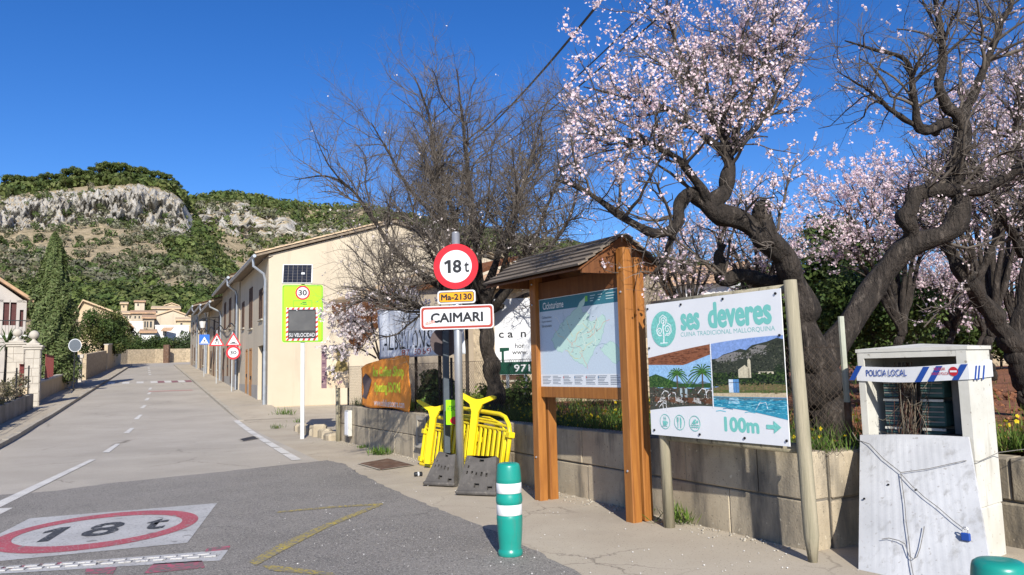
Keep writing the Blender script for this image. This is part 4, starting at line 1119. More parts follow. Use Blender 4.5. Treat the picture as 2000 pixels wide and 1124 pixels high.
# leafy plants in the left garden
def yucca(label, base, h, n, seed):
    r = random.Random(seed); root = thing('yucca', label, 'plant', base, 0)
    b = MB(); b.tube([(0,0,-.1),(.04,0,h*.6),(0,.03,h)], [.12,.1,.08], 7); b.build('stem', M['bark'], root)
    for k in range(n):
        a = r.uniform(0,6.28); el = r.uniform(-.5,1.3); L = r.uniform(.7,1.15); d = Vector((math.cos(a)*math.cos(el), math.sin(a)*math.cos(el), math.sin(el))); sd = Vector((-math.sin(a), math.cos(a), 0))*.035
        o = Vector((0,0,h)); m_ = o+d*L*.55; e = o+d*L+Vector((0,0,-.18*L))
        mb = MB(); mb.curc = (.075,.12,.035)
        mb.add([o-sd*.7,o+sd*.7,m_+sd,m_-sd,e], [(0,1,2,3),(3,2,4)]); mb.build('leaf', M['leaf'], root)
yucca('spiky yucca above the taller gate pillar at the left edge', SL(37,-3.4), 2.6, 60, 2)
yucca('spiky yucca beside the cypress just behind the nearer gate pillar', SL(39.5,-2.8), 2.5, 40, 5)
crown_tree('garden_shrub', 'bright green leafy shrub left of the taller gate pillar', SL(31.5,-3.0), SL(31.5,-3.0,1.7), (.8,1.2,.6), 22, .35, 150, .06, [(.10,.16,.03),(.13,.18,.04)], 31, 'shrub', None, .04)
# ------------------------------------------------------------------ the block wall on the right
WT = .80
bwl = thing('block_wall', 'long low wall of weathered grey concrete blocks on the right of the footway', 'wall', W(0,0), WROT)
b = MB(); b.box(-13.59, -.40, .012, .22, -.3, WT-.012); b.build('mortar_core', M['mortar'], bwl)
rr = random.Random(17)
tone = [M['block']]
for course in range(2):
    z0 = -.25 if course == 0 else .405; z1 = .395 if course == 0 else WT
    x = -13.6
    while x < -.39:
        e = min(x + rr.uniform(.55,.95), -.39)
        if -.39 - e < .3: e = -.39
        mb = MB(); j = rr.uniform(-.006,.006)
        mb.cbox(x+.003, e-.003, -.012+j, .225, z0+.002, z1-.002+rr.uniform(-.006,.004), .009)
        mb.build('block', M['block'], bwl); x = e
# at its near end it steps back and goes on behind the cabinet
def block_run(label, loc, rot, L, top, seed):
    root = thing('block_wall', label, 'wall', loc, rot)
    b = MB(); b.box(0, L, .012, .24, -.3, top-.012); b.build('mortar_core', M['mortar'], root)
    r2 = random.Random(seed)
    for course in range(2):
        z0 = -.25 if course == 0 else top*.5+.005; z1 = top*.5-.005 if course == 0 else top
        x = 0
        while x < L:
            e = min(x + r2.uniform(.5,.9), L)
            if L - e < .25: e = L
            mb = MB(); mb.cbox(x+.005, e-.005, -.012+r2.uniform(-.006,.006), .225, z0+.004, z1-.003, .016); mb.build('block', M['block'], root); x = e
block_run('short return of the block wall stepping back beside the cabinet', W(.38,.24), math.atan2(WO.y, WO.x), 1.18, WT-.02, 3)
block_run('lower stretch of block wall behind the telephone cabinet', W(.36,1.43), WROT, 7.5, .72, 4)
# rubble kerb that leads on from the wall to the house
rk = thing('rubble_edge', 'low broken rubble kerb left of the block wall by the house', 'kerb', W(13.7, 0))
for k in range(9):
    q = W(13.75+k*.42, -.05+rr.uniform(-.08,.08)); mb = MB()
    MM = Matrix.Translation((q.x,q.y,gz(q.x,q.y))) @ Matrix.Rotation(rr.uniform(-1,1), 4, 'Z') @ Matrix.Rotation(rr.uniform(-.2,.2), 4, 'X')
    mb.cbox(-.17,.17,-.13,.13,-.1,rr.uniform(.12,.3),.05,MM); world_part('stone', mb, M['block'], rk)
# field behind the wall
fs_o = [.235,.5,.8,1.2,1.8,2.5,3.5,5,7,10,14,20,30,46,70,120]
def fieldp(t, o):
    p = W(t, o); z = .70 + .012*o + .05*math.sin(p.x*3.1)*math.sin(p.y*2.3) + .035*math.sin(p.x*7.3+1)*math.sin(p.y*6.1)
    return Vector((p.x, p.y, max(z, .5)))
fld = strip('field', fieldp, [.38]+[k for k in range(1,14)]+[13.55], fs_o, M['soil'])
strip('field_corner', lambda t, o: fieldp(t, o+1.40), [-60,-30,-14,-6,-3,-2,-1,.36], fs_o, M['soil'], parent=fld)
strip('field_back', lambda t, o: fieldp(t, o), [.36,.38], [1.64]+fs_o[5:], M['soil'], parent=fld)
strip('field_side', lambda t, o: fieldp(t, o), [13.55,18,26,40,70], [16,20,30,46,70,120], M['soil'], parent=fld)
block_run('far return of the block wall beside the gabled house', W(13.6,7.2), math.atan2(-WO.y, -WO.x), 7.2, WT-.02, 8)
# things set into the wall
mbx = thing('meter_box', 'small white meter box fixed to the left end of the block wall', 'box', W(12.6,-.02), WROT)
b = MB(); b.cbox(-.14,.14,-.09,0,.16,.72,.012); b.build('casing', M['cabinet'], mbx)
b = MB(); b.cbox(-.115,.115,-.098,-.091,.19,.69,.004); b.build('lid', M['sheet'], mbx)
nb = thing('wall_niche', 'square framed niche with dark pane in the block wall left of the yellow barriers', 'niche', W(8.55,-.015), WROT)
b = MB(); wall_open(b, -.23,.23,.24,.74,[(-.18,.18,.29,.69)], -.02,.05); b.box(-.23,.23,-.0195,-.001,.741,.76); b.box(-.26,.26,-.06,-.001,.215,.239); b.build('frame', M['kerb'], nb)
b = MB(); b.box(-.18,.18,.025,.03,.29,.69); b.build('pane', M['glass'], nb)
# ------------------------------------------------------------------ chain-link fence on the wall
cf = thing('chain_link_fence', 'rusty chain link fence on thin posts above the block wall', 'fence', W(0,.12), WROT)
for (x, h, rad, m) in ((-13.2,1.75,.022,'iron'),(-10.4,1.75,.022,'iron'),(-7.6,1.75,.022,'iron'),(-4.55,1.75,.022,'iron'),(-1.9,1.75,.022,'iron')):
    b = MB(); b.tube([(x,.0,.55),(x,.0,h)], rad, 8); b.build('post', M[m], cf)
pp_ = P(1660, 860, 7.05)
b = MB(); M['palepole'] = mat('pale_green_post', (.42,.43,.35), (.34,.35,.28), 8, .7)
fp = thing('fence_post', 'pale upright steel post rising above the fence left of the cabinet', 'post', (pp_.x, pp_.y, .55))
b.tube([(0,0,0),(-.005,0,1.40)], .028, 8); b.build('tube', M['palepole'], fp)
b = MB(); b.tube([(0,0,-.1),(0,.0,.62)], .033, 8); b.build('sleeve', M['rust'], fp)
def chainlink(x0, x1, z0, z1, pitch=.065):
    n = int((x1-x0)/pitch); k = int((z1-z0)/(pitch*.9))
    zs = np.linspace(z0, z1, k+1)
    P0 = []
    for i in range(n):
        sg = np.where(np.arange(k+1)%2 == 0, 0, 1)*pitch
        base = x0+i*pitch
        P0.append(np.stack([base+sg, np.where(np.arange(k+1)%2 == 0, .003, -.003), zs], 1))
        P0.append(np.stack([base+pitch-sg, np.where(np.arange(k+1)%2 == 0, -.003, .003), zs], 1))
    return np.array(P0)
def tubes(poly, rad, sides):
    """poly (N,k,3), rad (N,k) -> arrays"""
    N, k, _ = poly.shape
    t = np.empty_like(poly); t[:,1:-1] = poly[:,2:]-poly[:,:-2]; t[:,0] = poly[:,1]-poly[:,0]; t[:,-1] = poly[:,-1]-poly[:,-2]
    t = unit(t); m = unit(poly[:,-1]-poly[:,0]+1e-6)
    ref = np.where(np.abs(m[:,2:3]) < .75, np.array([[0,0,1.0]]), np.array([[1.0,0.3,0]]))
    a = unit(np.cross(t, ref[:,None,:])); b = np.cross(t, a)
    an = np.arange(sides)*2*np.pi/sides
    ring_ = poly[:,:,None,:] + (a[:,:,None,:]*np.cos(an)[None,None,:,None] + b[:,:,None,:]*np.sin(an)[None,None,:,None])*rad[:,:,None,None]
    idx = np.arange(N*k*sides).reshape(N,k,sides); nx = np.roll(idx, -1, 2)
    f = np.stack([idx[:,:-1], nx[:,:-1], nx[:,1:], idx[:,1:]], -1).reshape(-1,4)
    return ring_.reshape(-1,3), f
pl = chainlink(-13.2, -.1, WT-.02, 1.68)
v, f = tubes(pl, np.full(pl.shape[:2], .0022), 3)
M['wire'] = mat('rusty_fence_wire', (.10,.075,.055), rough=.7, metal=.3)
tag(link('mesh_wire', npmesh('mesh_wire', v, f), cf, [M['wire']]), kind='stuff')
b = MB(); b.tube([(-13.2,0,1.68),(-.1,0,1.66)], .004, 4); b.build('top_wire', M['wire'], cf)

# ------------------------------------------------------------------ bollards
def bollard(label, loc, cut=False):
    root = thing('bollard', label, 'bollard', loc, 0, 'green plastic bollards')
    b = MB(); prof = [(.0,.0),(.098,.0),(.103,.008),(.103,.04),(.094,.052),(.092,.06),(.098,.12),(.104,.20),(.1085,.30),(.1075,.322),(.1035,.33),(.1035,.42),(.109,.427),(.112,.445),(.1105,.475),(.107,.49),(.1045,.50),(.1035,.508),(.1035,.595),(.1065,.602),(.1055,.63),(.101,.69),(.0965,.728),(.092,.742),(.078,.752),(.04,.757),(.012,.755),(.0,.748)]
    b.lathe(prof[1:-1], 32); b.build('body', M['pvcgreen'], root, True)
    for (z0, z1) in ((.332,.418),(.51,.593)):
        b = MB(); b.lathe([(.1045,z0),(.1065,z0+.003),(.1065,z1-.003),(.1045,z1)], 32); b.build('reflective_band', M['reflex'], root, True)
    return root
g = G(997,1086); bollard('whole green plastic bollard with two white bands at the asphalt edge', (g.x, g.y, .006))
g2 = P(1950, 1096, 3.12); bollard('cut off green bollard top in the bottom right corner', (g2.x, g2.y, 0.0))

# ------------------------------------------------------------------ sign pole: 18 t, Ma-2130, CAIMARI
g = G(898,947)
sp_ = thing('town_sign_post', 'tall galvanised post with weight limit disc, road number and town name', 'sign', (g.x, g.y, 0), math.radians(-9))
b = MB(); b.tube([(0,.06,-.05),(-.005,.06,2.0),(-.012,.06,3.46)], .056, 16); b.lathe([(.056,3.461),(.05,3.475),(.02,3.48)], 16, (-.012,.06,0)); b.build('post', M['galv'], sp_, True)
zd = 2.98
b = MB(); b.plate(disc(0,zd,.318,None,48), -.022, 0); dsc = b.build('weight_limit_disc', M['signred'], sp_)
b = MB(); b.plate(disc(.0,zd,.228,None,48), -.0245, -.0222); b.build('white_face', M['signwhite'], dsc)
text('8', .02, zd+.0, .125, .185, M['ink'], dsc, -.0255, .03); o1 = MB(); o1.add([(x,-.0255,zd+z) for x,z in ((-.115,-.0925),(-.07,-.0925),(-.07,.0925),(-.11,.0925),(-.165,.06),(-.155,.025),(-.115,.045))], [(0,1,2,3,4,5,6)]); o1.build('lettering', M['ink'], dsc); text('t', .155, zd-.015, .07, .15, M['ink'], dsc, -.0255, .02)
b = MB(); b.plate(rrect(-.27,.27,2.46,2.645,.04), -.012, 0); pl1 = b.build('road_number_plate', M['signwhite'], sp_)
b = MB(); b.plate(rrect(-.25,.25,2.48,2.625,.032), -.0136, -.0121); b.build('border', M['ink'], pl1)
b = MB(); b.plate(rrect(-.241,.241,2.489,2.616,.027), -.0152, -.0137); b.build('orange_face', M['orange'], pl1)
text('Ma-2130', 0, 2.5525, .43, .08, M['ink'], pl1, -.0162, 0, fat=.005)
pl2 = thing('town_plate_holder', '', '') if False else None
b = MB()
RT = Matrix.Rotation(math.radians(-1.2), 4, 'Y')
b.plate(rrect(-.52,.52,2.105,2.435,.045), -.014, 0); tp = b.build('town_plate', M['signwhite'], sp_)
ring_pts = rrect(-.505,.505,2.12,2.42,.04); inner = rrect(-.475,.475,2.15,2.39,.03)
b = MB(); n = len(ring_pts); b.add([(x,-.0153,z) for x,z in ring_pts]+[(x,-.0153,z) for x,z in inner], [(k,(k+1)%n,n+(k+1)%n,n+k) for k in range(n)]); b.build('red_border', M['rust_red'], tp)
text('CAIMARI', .0, 2.27, .73, .125, M['ink'], tp, -.0158, 0, fat=.0065)
M['sticker'] = mat('pink_sticker', (.62,.16,.13), (.7,.5,.46), 60, .6, lo=.45, hi=.55)
M['scrawl'] = mat('tan_scrawl', (.52,.46,.30), rough=.7)
b = MB(); MM = Matrix.Translation((-.385,0,2.205)) @ Matrix.Rotation(math.radians(-14),4,'Y'); b.box(-.07,.07,-.0166,-.0162,-.02,.02,MM); b.build('sticker', M['sticker'], tp)
text('JONS', .21, 2.19, .2, .04, M['scrawl'], tp, -.0166, 0, 'scrawl', .3)
for (x, z) in ((-.06,2.27),(.06,2.27)):
    b = MB(); b.box(-.07,.07,.001,.03,z-.02+.2*(x>0),z+.02+.2*(x>0)); b.build('clamp', M['galv'], sp_)
# second sign behind it, seen from the rear
q = P(872, 790, 11.75)
rs_ = thing('sign_post', 'dark blue grey post behind with the back of a round sign', 'sign', (q.x, q.y, 0), math.radians(20))
M['dark_post'] = mat('dark_blue_grey_post', (.09,.11,.13), (.07,.085,.10), 6, .5, .3)
b = MB(); b.box(-.045,.045,-.03,.03,.0,2.15); b.build('post', M['dark_post'], rs_)
b = MB(); b.plate(disc(0,1.98,.23,None,32), .035, .045); b.build('disc_back', M['signback'], rs_)

# ------------------------------------------------------------------ information board
gl_, gr_ = G(1050,978), G(1230,1021)
kd = Vector((gr_.x-gl_.x, gr_.y-gl_.y)); KW = kd.length
krot = math.atan2(kd.y, kd.x)
ki = thing('information_board', 'orange stained timber cycling map board under a small grey board roof', 'board', (gl_.x, gl_.y, 0), krot)
for (x, dz) in ((0,0),(KW,.0)):
    for (y0, y1, z1) in ((0,.115,2.76),(.15,.265,2.66 if x else 1.28)):
        b = MB(); b.cbox(x-.062,x+.062,y0,y1,-.05,z1,.008); b.build('post', M['kwood'], ki)
    for z in (2.55,2.3,.5):
        b = MB(); b.lathe([(.012,0),(.012,.008),(.006,.012)], 8); o = b.build('bolt', M['galv'], ki, loc=(x,-.0,z), rot=(math.pi/2,0,0))
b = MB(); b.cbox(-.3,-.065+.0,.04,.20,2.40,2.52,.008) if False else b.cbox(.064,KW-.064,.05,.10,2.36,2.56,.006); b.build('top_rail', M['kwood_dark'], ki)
b = MB(); b.cbox(.064,KW-.064,.05,.10,1.20,1.325,.006); b.build('bottom_rail', M['kwood'], ki)
b = MB(); b.box(.064,KW-.064,.055,.085,1.327,2.358); mapb = b.build('map_panel', M['sheet'], ki)
mx0, mx1, mz0, mz1 = .07, KW-.07, 1.335, 2.352
U = lambda u, v: (mx0+(mx1-mx0)*u, mz0+(mz1-mz0)*v)
pr = Print(.0546, .00002)
SEA, TEAL_, ISLE = lin(190,204,216), lin(58,116,132), lin(186,216,206)
pr.rect(mx0, mx1, mz0, mz1, SEA)
pr.rect(*[U(0,0)[0], U(1,0)[0], U(0,.86)[1], U(0,1)[1]], TEAL_)
pr.rect(U(0,0)[0], U(1,0)[0], U(0,0)[1], U(0,.13)[1], lin(214,218,222))
MAL = [(.15,.52),(.20,.60),(.27,.68),(.36,.76),(.45,.83),(.53,.91),(.60,.965),(.595,.91),(.555,.85),(.56,.80),(.61,.80),(.65,.765),(.635,.71),(.67,.69),(.73,.72),(.80,.755),(.83,.70),(.81,.61),(.78,.52),(.73,.43),(.67,.33),(.61,.24),(.585,.195),(.55,.235),(.49,.26),(.43,.29),(.385,.34),(.36,.40),(.325,.405),(.29,.37),(.235,.385),(.185,.44)]
r_ = random.Random(4)
def fractal(poly, amt, it):
    for _ in range(it):
        o = []
        for (a, b2), (c, d) in zip(poly, poly[1:]+poly[:1]):
            L = math.hypot(c-a, d-b2); k = r_.uniform(-amt,amt)*L
            o += [(a,b2), ((a+c)/2 - (d-b2)/max(L,1e-6)*k, (b2+d)/2 + (c-a)/max(L,1e-6)*k)]
        poly = o; amt *= .9
    return poly
isl = fractal(MAL, .16, 2)
pr.poly([U(*p) for p in isl], lin(164,194,190))
pr.poly([U(.5+(p[0]-.5)*.975, .55+(p[1]-.55)*.975) for p in isl], ISLE)
men = fractal([(.75,.385),(.80,.44),(.87,.47),(.94,.43),(.985,.36),(.975,.27),(.93,.225),(.87,.27),(.80,.33)], .14, 2)
pr.poly([U(*p) for p in men], lin(164,194,190)); pr.poly([U(.87+(p[0]-.87)*.95, .35+(p[1]-.35)*.95) for p in men], ISLE)
for k in range(26):                                    # routes and roads
    x, z = r_.uniform(.26,.74), r_.uniform(.36,.68); pts = [(x,z)]; a = r_.uniform(0,6.28)
    for q in range(7): a += r_.uniform(-.7,.7); x += .028*math.cos(a); z += .03*math.sin(a); pts.append((x,z))
    pr.stroke([U(*p) for p in pts], .0032, [lin(226,120,90), lin(240,236,220), lin(110,150,160), lin(236,200,110)][k%4])
for k in range(30):
    x, z = r_.uniform(.24,.78), r_.uniform(.34,.74); c = U(x, z); pr.rect(c[0]-.012, c[0]+.012, c[1]-.0025, c[1]+.0025, lin(90,110,112))
for k, (w_, u0) in enumerate(((.14,.03),(.15,.03),(.18,.03))):
    pass
for k in range(7):
    for j in range(6):
        a = U(.02+k*.14, .11-j*.017); pr.rect(a[0], a[0]+.14*(mx1-mx0)*r_.uniform(.5,.85), a[1]-.003, a[1]+.003, lin(120,128,136))
for k in range(4): a = U(.30+k*.14, .105); pr.rect(a[0], a[0]+.012, a[1]-.02, a[1], [lin(205,60,50), lin(70,120,160)][k%2])
for (u0, u1) in ((.66,.72),(.75,.80),(.84,.95)):
    for j in range(3): a = U(u0, .965-j*.028); pr.rect(a[0], U(u1,0)[0]-.02*j, a[1]-.004, a[1]+.004, lin(190,215,220))
pr.rect(U(.6,0)[0], U(.63,0)[0], U(0,.91)[1], U(0,.97)[1], lin(120,190,90))
pr.build('map_print', M['print'], mapb)
M['white_ink'] = mat('white_ink', (.78,.8,.8), rough=.5); M['grey_ink'] = mat('grey_ink', (.12,.15,.18), rough=.5)
yl = pr.y - .0003
text('Cicloturisme', U(.19,0)[0], U(0,.922)[1], .42, .085, M['white_ink'], mapb, yl, .012)
for k, s_ in enumerate(('Cicloturismo', 'Cycle tourism', 'Fahrradtourismus')): text(s_, U(.10,0)[0], U(0,.79-k*.05)[1], .20, .030, M['grey_ink'], mapb, yl, .005)
# roof
ry, rz, ey, ez, by, bz = .13, 2.91, -.46, 2.545, .66, 2.58
x0r, x1r = -.36, KW-.075
nb_ = 6
for k in range(nb_):           # lapped boards on the street slope
    a, c = k/nb_, (k+1.18)/nb_
    p = Vector((0, ey+(ry-ey)*a, ez+(rz-ez)*a)); q = Vector((0, ey+(ry-ey)*min(c,1.0), ez+(rz-ez)*min(c,1.0)))
    nrm = Vector((0, -(rz-ez), (ry-ey))).normalized()
    p2, q2 = p+nrm*.042, q+nrm*.020; p1, q1 = p+nrm*.020, q+nrm*.002
    b = MB(); j = rr.uniform(-.012,.012)
    b.add([(x0r+j,*p1.yz),(x1r,*p1.yz),(x1r,*q1.yz),(x0r+j,*q1.yz),(x0r+j,*p2.yz),(x1r,*p2.yz),(x1r,*q2.yz),(x0r+j,*q2.yz)], [(3,2,1,0),(4,5,6,7),(0,1,5,4),(1,2,6,5),(2,3,7,6),(3,0,4,7)])
    b.build('roof_board', M['roofwood'], ki)
for k in range(nb_):
    a, c = k/nb_, (k+1.12)/nb_
    p = Vector((0, by+(ry-by)*a, bz+(rz-bz)*a)); q = Vector((0, by+(ry-by)*min(c,1), bz+(rz-bz)*min(c,1)))
    nrm = Vector((0, (rz-bz), (by-ry))).normalized()
    p2, q2 = p+nrm*.042, q+nrm*.020; p1, q1 = p+nrm*.02, q+nrm*.002
    b = MB(); b.add([(x0r,*p1.yz),(x1r+.03,*p1.yz),(x1r+.03,*q1.yz),(x0r,*q1.yz),(x0r,*p2.yz),(x1r+.03,*p2.yz),(x1r+.03,*q2.yz),(x0r,*q2.yz)], [(0,1,2,3),(7,6,5,4),(4,5,1,0),(5,6,2,1),(6,7,3,2),(7,4,0,3)])
    b.build('roof_board', M['roofwood'], ki)
b = MB()
for (ya, za, yb, zb) in ((ey+.02, ez, ry, rz), (ry, rz, by-.02, bz)):
    b.add([(x0r+.02,ya,za-.004),(x1r-.02,ya,za-.004),(x1r-.02,yb,zb-.004),(x0r+.02,yb,zb-.004),(x0r+.02,ya,za-.024),(x1r-.02,ya,za-.024),(x1r-.02,yb,zb-.024),(x0r+.02,yb,zb-.024)], [(0,1,2,3),(7,6,5,4),(4,5,1,0),(5,6,2,1),(6,7,3,2),(7,4,0,3)])
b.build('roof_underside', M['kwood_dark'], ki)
for x in (x1r-.06, x0r+.25):
    b = MB(); tri = [(ey+.06, ez-.005), (ry, rz-.03), (by-.05, bz-.005), (by-.05, bz-.06), (ey+.06, ez-.05)]
    vs = [(x, y, z) for y, z in tri] + [(x+.025, y, z) for y, z in tri]; n = len(tri)
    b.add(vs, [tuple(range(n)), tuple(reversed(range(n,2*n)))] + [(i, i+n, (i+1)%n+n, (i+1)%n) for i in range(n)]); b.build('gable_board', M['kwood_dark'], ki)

# ------------------------------------------------------------------ restaurant billboard
gl2, gr2 = G(1303,1031), G(1588,1098)
bd = Vector((gr2.x-gl2.x, gr2.y-gl2.y)); BW = bd.length; brot = math.atan2(bd.y, bd.x)
bb = thing('billboard', 'white restaurant billboard with teal lettering and two photos on round timber posts', 'billboard', (gl2.x, gl2.y, 0), brot)
b = MB(); b.tube([(0,.03,-.05),(-.02,.03,1.0),(-.03,.03,2.12)], [.054,.052,.05], 14); b.build('post', M['rawwood'], bb, True)
b = MB(); b.tube([(BW,.0,-.05),(BW,.0,.2),(BW-.02,.0,1.0),(BW-.05,0,2.205)], [.028,.058,.056,.052], 14); b.build('post', M['rawwood'], bb, True)
bx0, bx1, bz0, bz1 = -.115, BW-.115, .875, 2.145
b = MB(); b.tube([(bx0,.05,bz1+.0),(bx1+.02,.05,bz1+.0)], .04, 10); b.build('top_rail', M['rawwood'], bb, True)
b = MB(); b.tube([(-.02,.05,bz0-.02),(BW-.05,.05,bz0-.02)], .042, 10); b.build('bottom_rail', M['rawwood'], bb, True)
b = MB(); b.plate([(bx0,bz0),(bx1,bz0),(bx1,bz1),(bx0,bz1)], -.045, -.037); pan = b.build('panel', M['sheet'], bb)
U = lambda u, v: (bx0+(bx1-bx0)*u, bz0+(bz1-bz0)*v)
pr = Print(-.0453, .00002)
TL = lin(120,196,186)
arcT = lambda u: .585 + .115*math.sin(min(u,1)*math.pi*.5)
arcB = lambda u: .185 + .062*math.sin(math.pi*min(1, u*.95)) - .03*u
def band(u0, u1, f0, f1, n=14): return [U(u0+(u1-u0)*k/n, f0(u0+(u1-u0)*k/n)) for k in range(n+1)] + [U(u1-(u1-u0)*k/n, f1(u1-(u1-u0)*k/n)) for k in range(n+1)]
# left photo: terrace under a brown awning
L0, L1 = .0, .508
pr.poly(band(L0, L1, arcB, arcT), lin(150,190,225))
pr.poly(band(L0, L1, lambda u: arcT(u)-.03-.20*max(0,(.42-abs(u-.30)))*1.0, arcT), lin(140,88,62))
pr.poly(band(L0, L1, lambda u: .36, lambda u: .40+.012*math.sin(u*60)), lin(96,120,140))
pr.poly([U(0,.36),U(.5,.36),U(.5,.395),U(.4,.385),U(.25,.39),U(.12,.44),U(.06,.46),U(0,.44)], lin(52,84,46))
pr.poly(band(L0, L1, arcB, lambda u: .36+.01*math.sin(u*50)), lin(72,74,64))
for (cx, cz, sc) in ((.24,.46,.085),(.44,.47,.115)):
    pr.stroke([U(cx,.33), U(cx,cz)], .018, lin(92,78,58))
    for k in range(15):
        a = -0.5+k*4.2/14; pts = [(cx+sc*q*math.cos(a), cz+sc*1.15*(q*math.sin(a)-.55*q*q)) for q in (0,.35,.7,1)]
        pr.stroke([U(*p) for p in pts], .012, [lin(62,104,44), lin(84,128,56), lin(44,80,36)][k%3])
for k in range(10):
    x = .04+k*.046; pr.poly([U(x,.25+.01*(k%3)),U(x+.06,.245),U(x+.055,.285),U(x+.005,.29)], [lin(108,74,54), lin(188,186,180), lin(84,60,46)][k%3])
for (x, z) in ((.10,.30),(.16,.29),(.40,.32),(.45,.31),(.05,.22),(.08,.21)):
    pr.stroke([U(x,z),U(x+.03,z+.035),U(x+.06,z+.03),U(x+.065,z-.03)], .008, lin(232,232,230))
for x in (.26,.30): pr.rect(U(x,0)[0], U(x+.018,0)[0], U(0,.29)[1], U(0,.355)[1], lin(170,186,190))
# right photo: pool below a wooded hill with a church
R0, R1 = .516, 1.0
pr.poly(band(R0, R1, arcB, arcT), lin(132,160,212))
pr.poly([U(.516,.42),U(1,.42),U(1,.675),U(.96,.685),U(.90,.665),U(.85,.655),U(.80,.645),U(.76,.615),U(.72,.625),U(.66,.605),U(.60,.59),U(.56,.565),U(.516,.56)], lin(58,62,52))
for q in ([(.54,.555),(.60,.585),(.68,.605),(.74,.60),(.70,.57),(.62,.55),(.56,.54)], [(.78,.62),(.84,.645),(.90,.64),(.86,.60),(.80,.595)], [(.63,.555),(.67,.57),(.70,.55),(.66,.54)]): pr.poly([U(*p) for p in q], lin(132,128,124))
pr.poly([U(.516,.37),U(1,.37),U(1,.48),U(.96,.52),U(.92,.47),U(.86,.46),U(.80,.45),U(.74,.47),U(.66,.43),U(.62,.46),U(.57,.47),U(.516,.44)], lin(40,54,34))
pr.polys([[U(.70,.43),U(.775,.43),U(.775,.49),U(.745,.515),U(.70,.485)], [U(.765,.43),U(.785,.43),U(.785,.545),U(.775,.56),U(.765,.545)], [U(.83,.455),U(.93,.455),U(.93,.47),U(.83,.47)]], lin(206,196,168))
pr.poly([U(.516,.335),U(1,.345),U(1,.385),U(.80,.40),U(.66,.39),U(.516,.36)], lin(120,108,74))
pr.poly([U(.516,.325),U(1,.325),U(1,.35),U(.516,.345)], lin(86,102,52))
pr.rect(U(.63,0)[0], U(.70,0)[0], U(0,.33)[1], U(0,.42)[1], lin(212,222,230)); pr.rect(U(.66,0)[0], U(.70,0)[0], U(0,.33)[1], U(0,.42)[1], lin(90,140,190))
for k in range(8): pr.stroke([U(.56+k*.06,.335),U(.56+k*.06,.405)], .004, lin(70,70,66))
pr.stroke([U(.54,.395),U(1,.405)], .004, lin(70,70,66))
pr.poly([U(.516,.30),U(1,.305),U(1,.335),U(.516,.325)], lin(198,180,150))
pr.poly(band(R0, R1, arcB, lambda u: .302), lin(58,150,178))
pr.poly([U(.516,.275),U(1,.285),U(1,.30),U(.516,.298)], lin(92,120,132))
for k in range(9): x = .53+.05*k; z = .20+.018*(k%4); pr.stroke([U(x,z),U(x+.03,z+.006),U(x+.07,z)], .006, [lin(104,196,214), lin(36,118,152)][k%2])
pr.poly([U(.62,.255),U(.70,.255),U(.69,.295),U(.63,.295)], lin(170,206,222)); pr.stroke([U(.80,.215),U(.83,.265),U(.87,.27),U(.88,.23)], .008, lin(226,236,240))
rp = random.Random(9)
def dabs(n, u0, u1, v0, v1, w, h, cols, cond=None):
    for c in cols:
        q = []
        for _ in range(n//len(cols)):
            u, v = rp.uniform(u0,u1), rp.uniform(v0,v1)
            if cond and not cond(u, v): continue
            a, b2 = U(u, v); ww, hh = w*rp.uniform(.4,1.3), h*rp.uniform(.4,1.3); k = rp.uniform(-.4,.4)
            q.append([(a-ww,b2-hh*k),(a-ww*.2,b2-hh),(a+ww,b2+hh*k*.6),(a+ww*.1,b2+hh)])
        if q: pr.polys(q, c)
ridge = lambda u: np.interp(u, [.516,.56,.60,.66,.72,.76,.80,.85,.90,.96,1], [.55,.555,.58,.595,.615,.605,.635,.645,.655,.675,.665])
clear = lambda u, v: not (.695 < u < .79 and .42 < v < .565) and not (.62 < u < .71 and v < .43)
dabs(700, .52, .995, .47, .67, .010, .007, [lin(44,50,38), lin(74,80,62), lin(92,94,78), lin(34,40,30)], lambda u, v: v < ridge(u)-.008 and clear(u, v))
dabs(260, .54, .90, .53, .63, .012, .006, [lin(150,146,140), lin(112,108,102)], lambda u, v: v < ridge(u)-.02 and abs(v-(.47+.16*u)) < .03)
dabs(500, .52, .995, .385, .465, .012, .008, [lin(30,44,24), lin(56,76,40), lin(74,92,48), lin(22,32,18)], clear)
dabs(260, .52, .995, .33, .385, .016, .004, [lin(140,124,84), lin(104,96,60), lin(92,110,58)], lambda u, v: clear(u, v))
dabs(420, .52, .995, .20, .292, .030, .0025, [lin(92,184,204), lin(44,132,164), lin(140,208,222), lin(30,110,144)], lambda u, v: v > arcB(u)+.008)
dabs(320, .005, .505, arcB(.2)-.02, .355, .012, .006, [lin(48,44,38), lin(112,100,86), lin(150,140,128), lin(88,58,42)], lambda u, v: v > arcB(u)+.01)
dabs(240, .01, .20, .36, .45, .010, .008, [lin(40,70,34), lin(70,104,52), lin(92,122,66)], lambda u, v: v < .445-.35*abs(u-.06))
dabs(260, .005, .505, .52, .67, .030, .004, [lin(124,76,52), lin(158,104,76), lin(110,64,44)], lambda u, v: arcT(u)-.02-.19*max(0,.42-abs(u-.30)) < v < arcT(u)-.012)
pr.rect(U(.508,0)[0], U(.516,0)[0], U(0,arcB(.51)-.01)[1], U(0,arcT(.51)+.01)[1], lin(232,234,236))
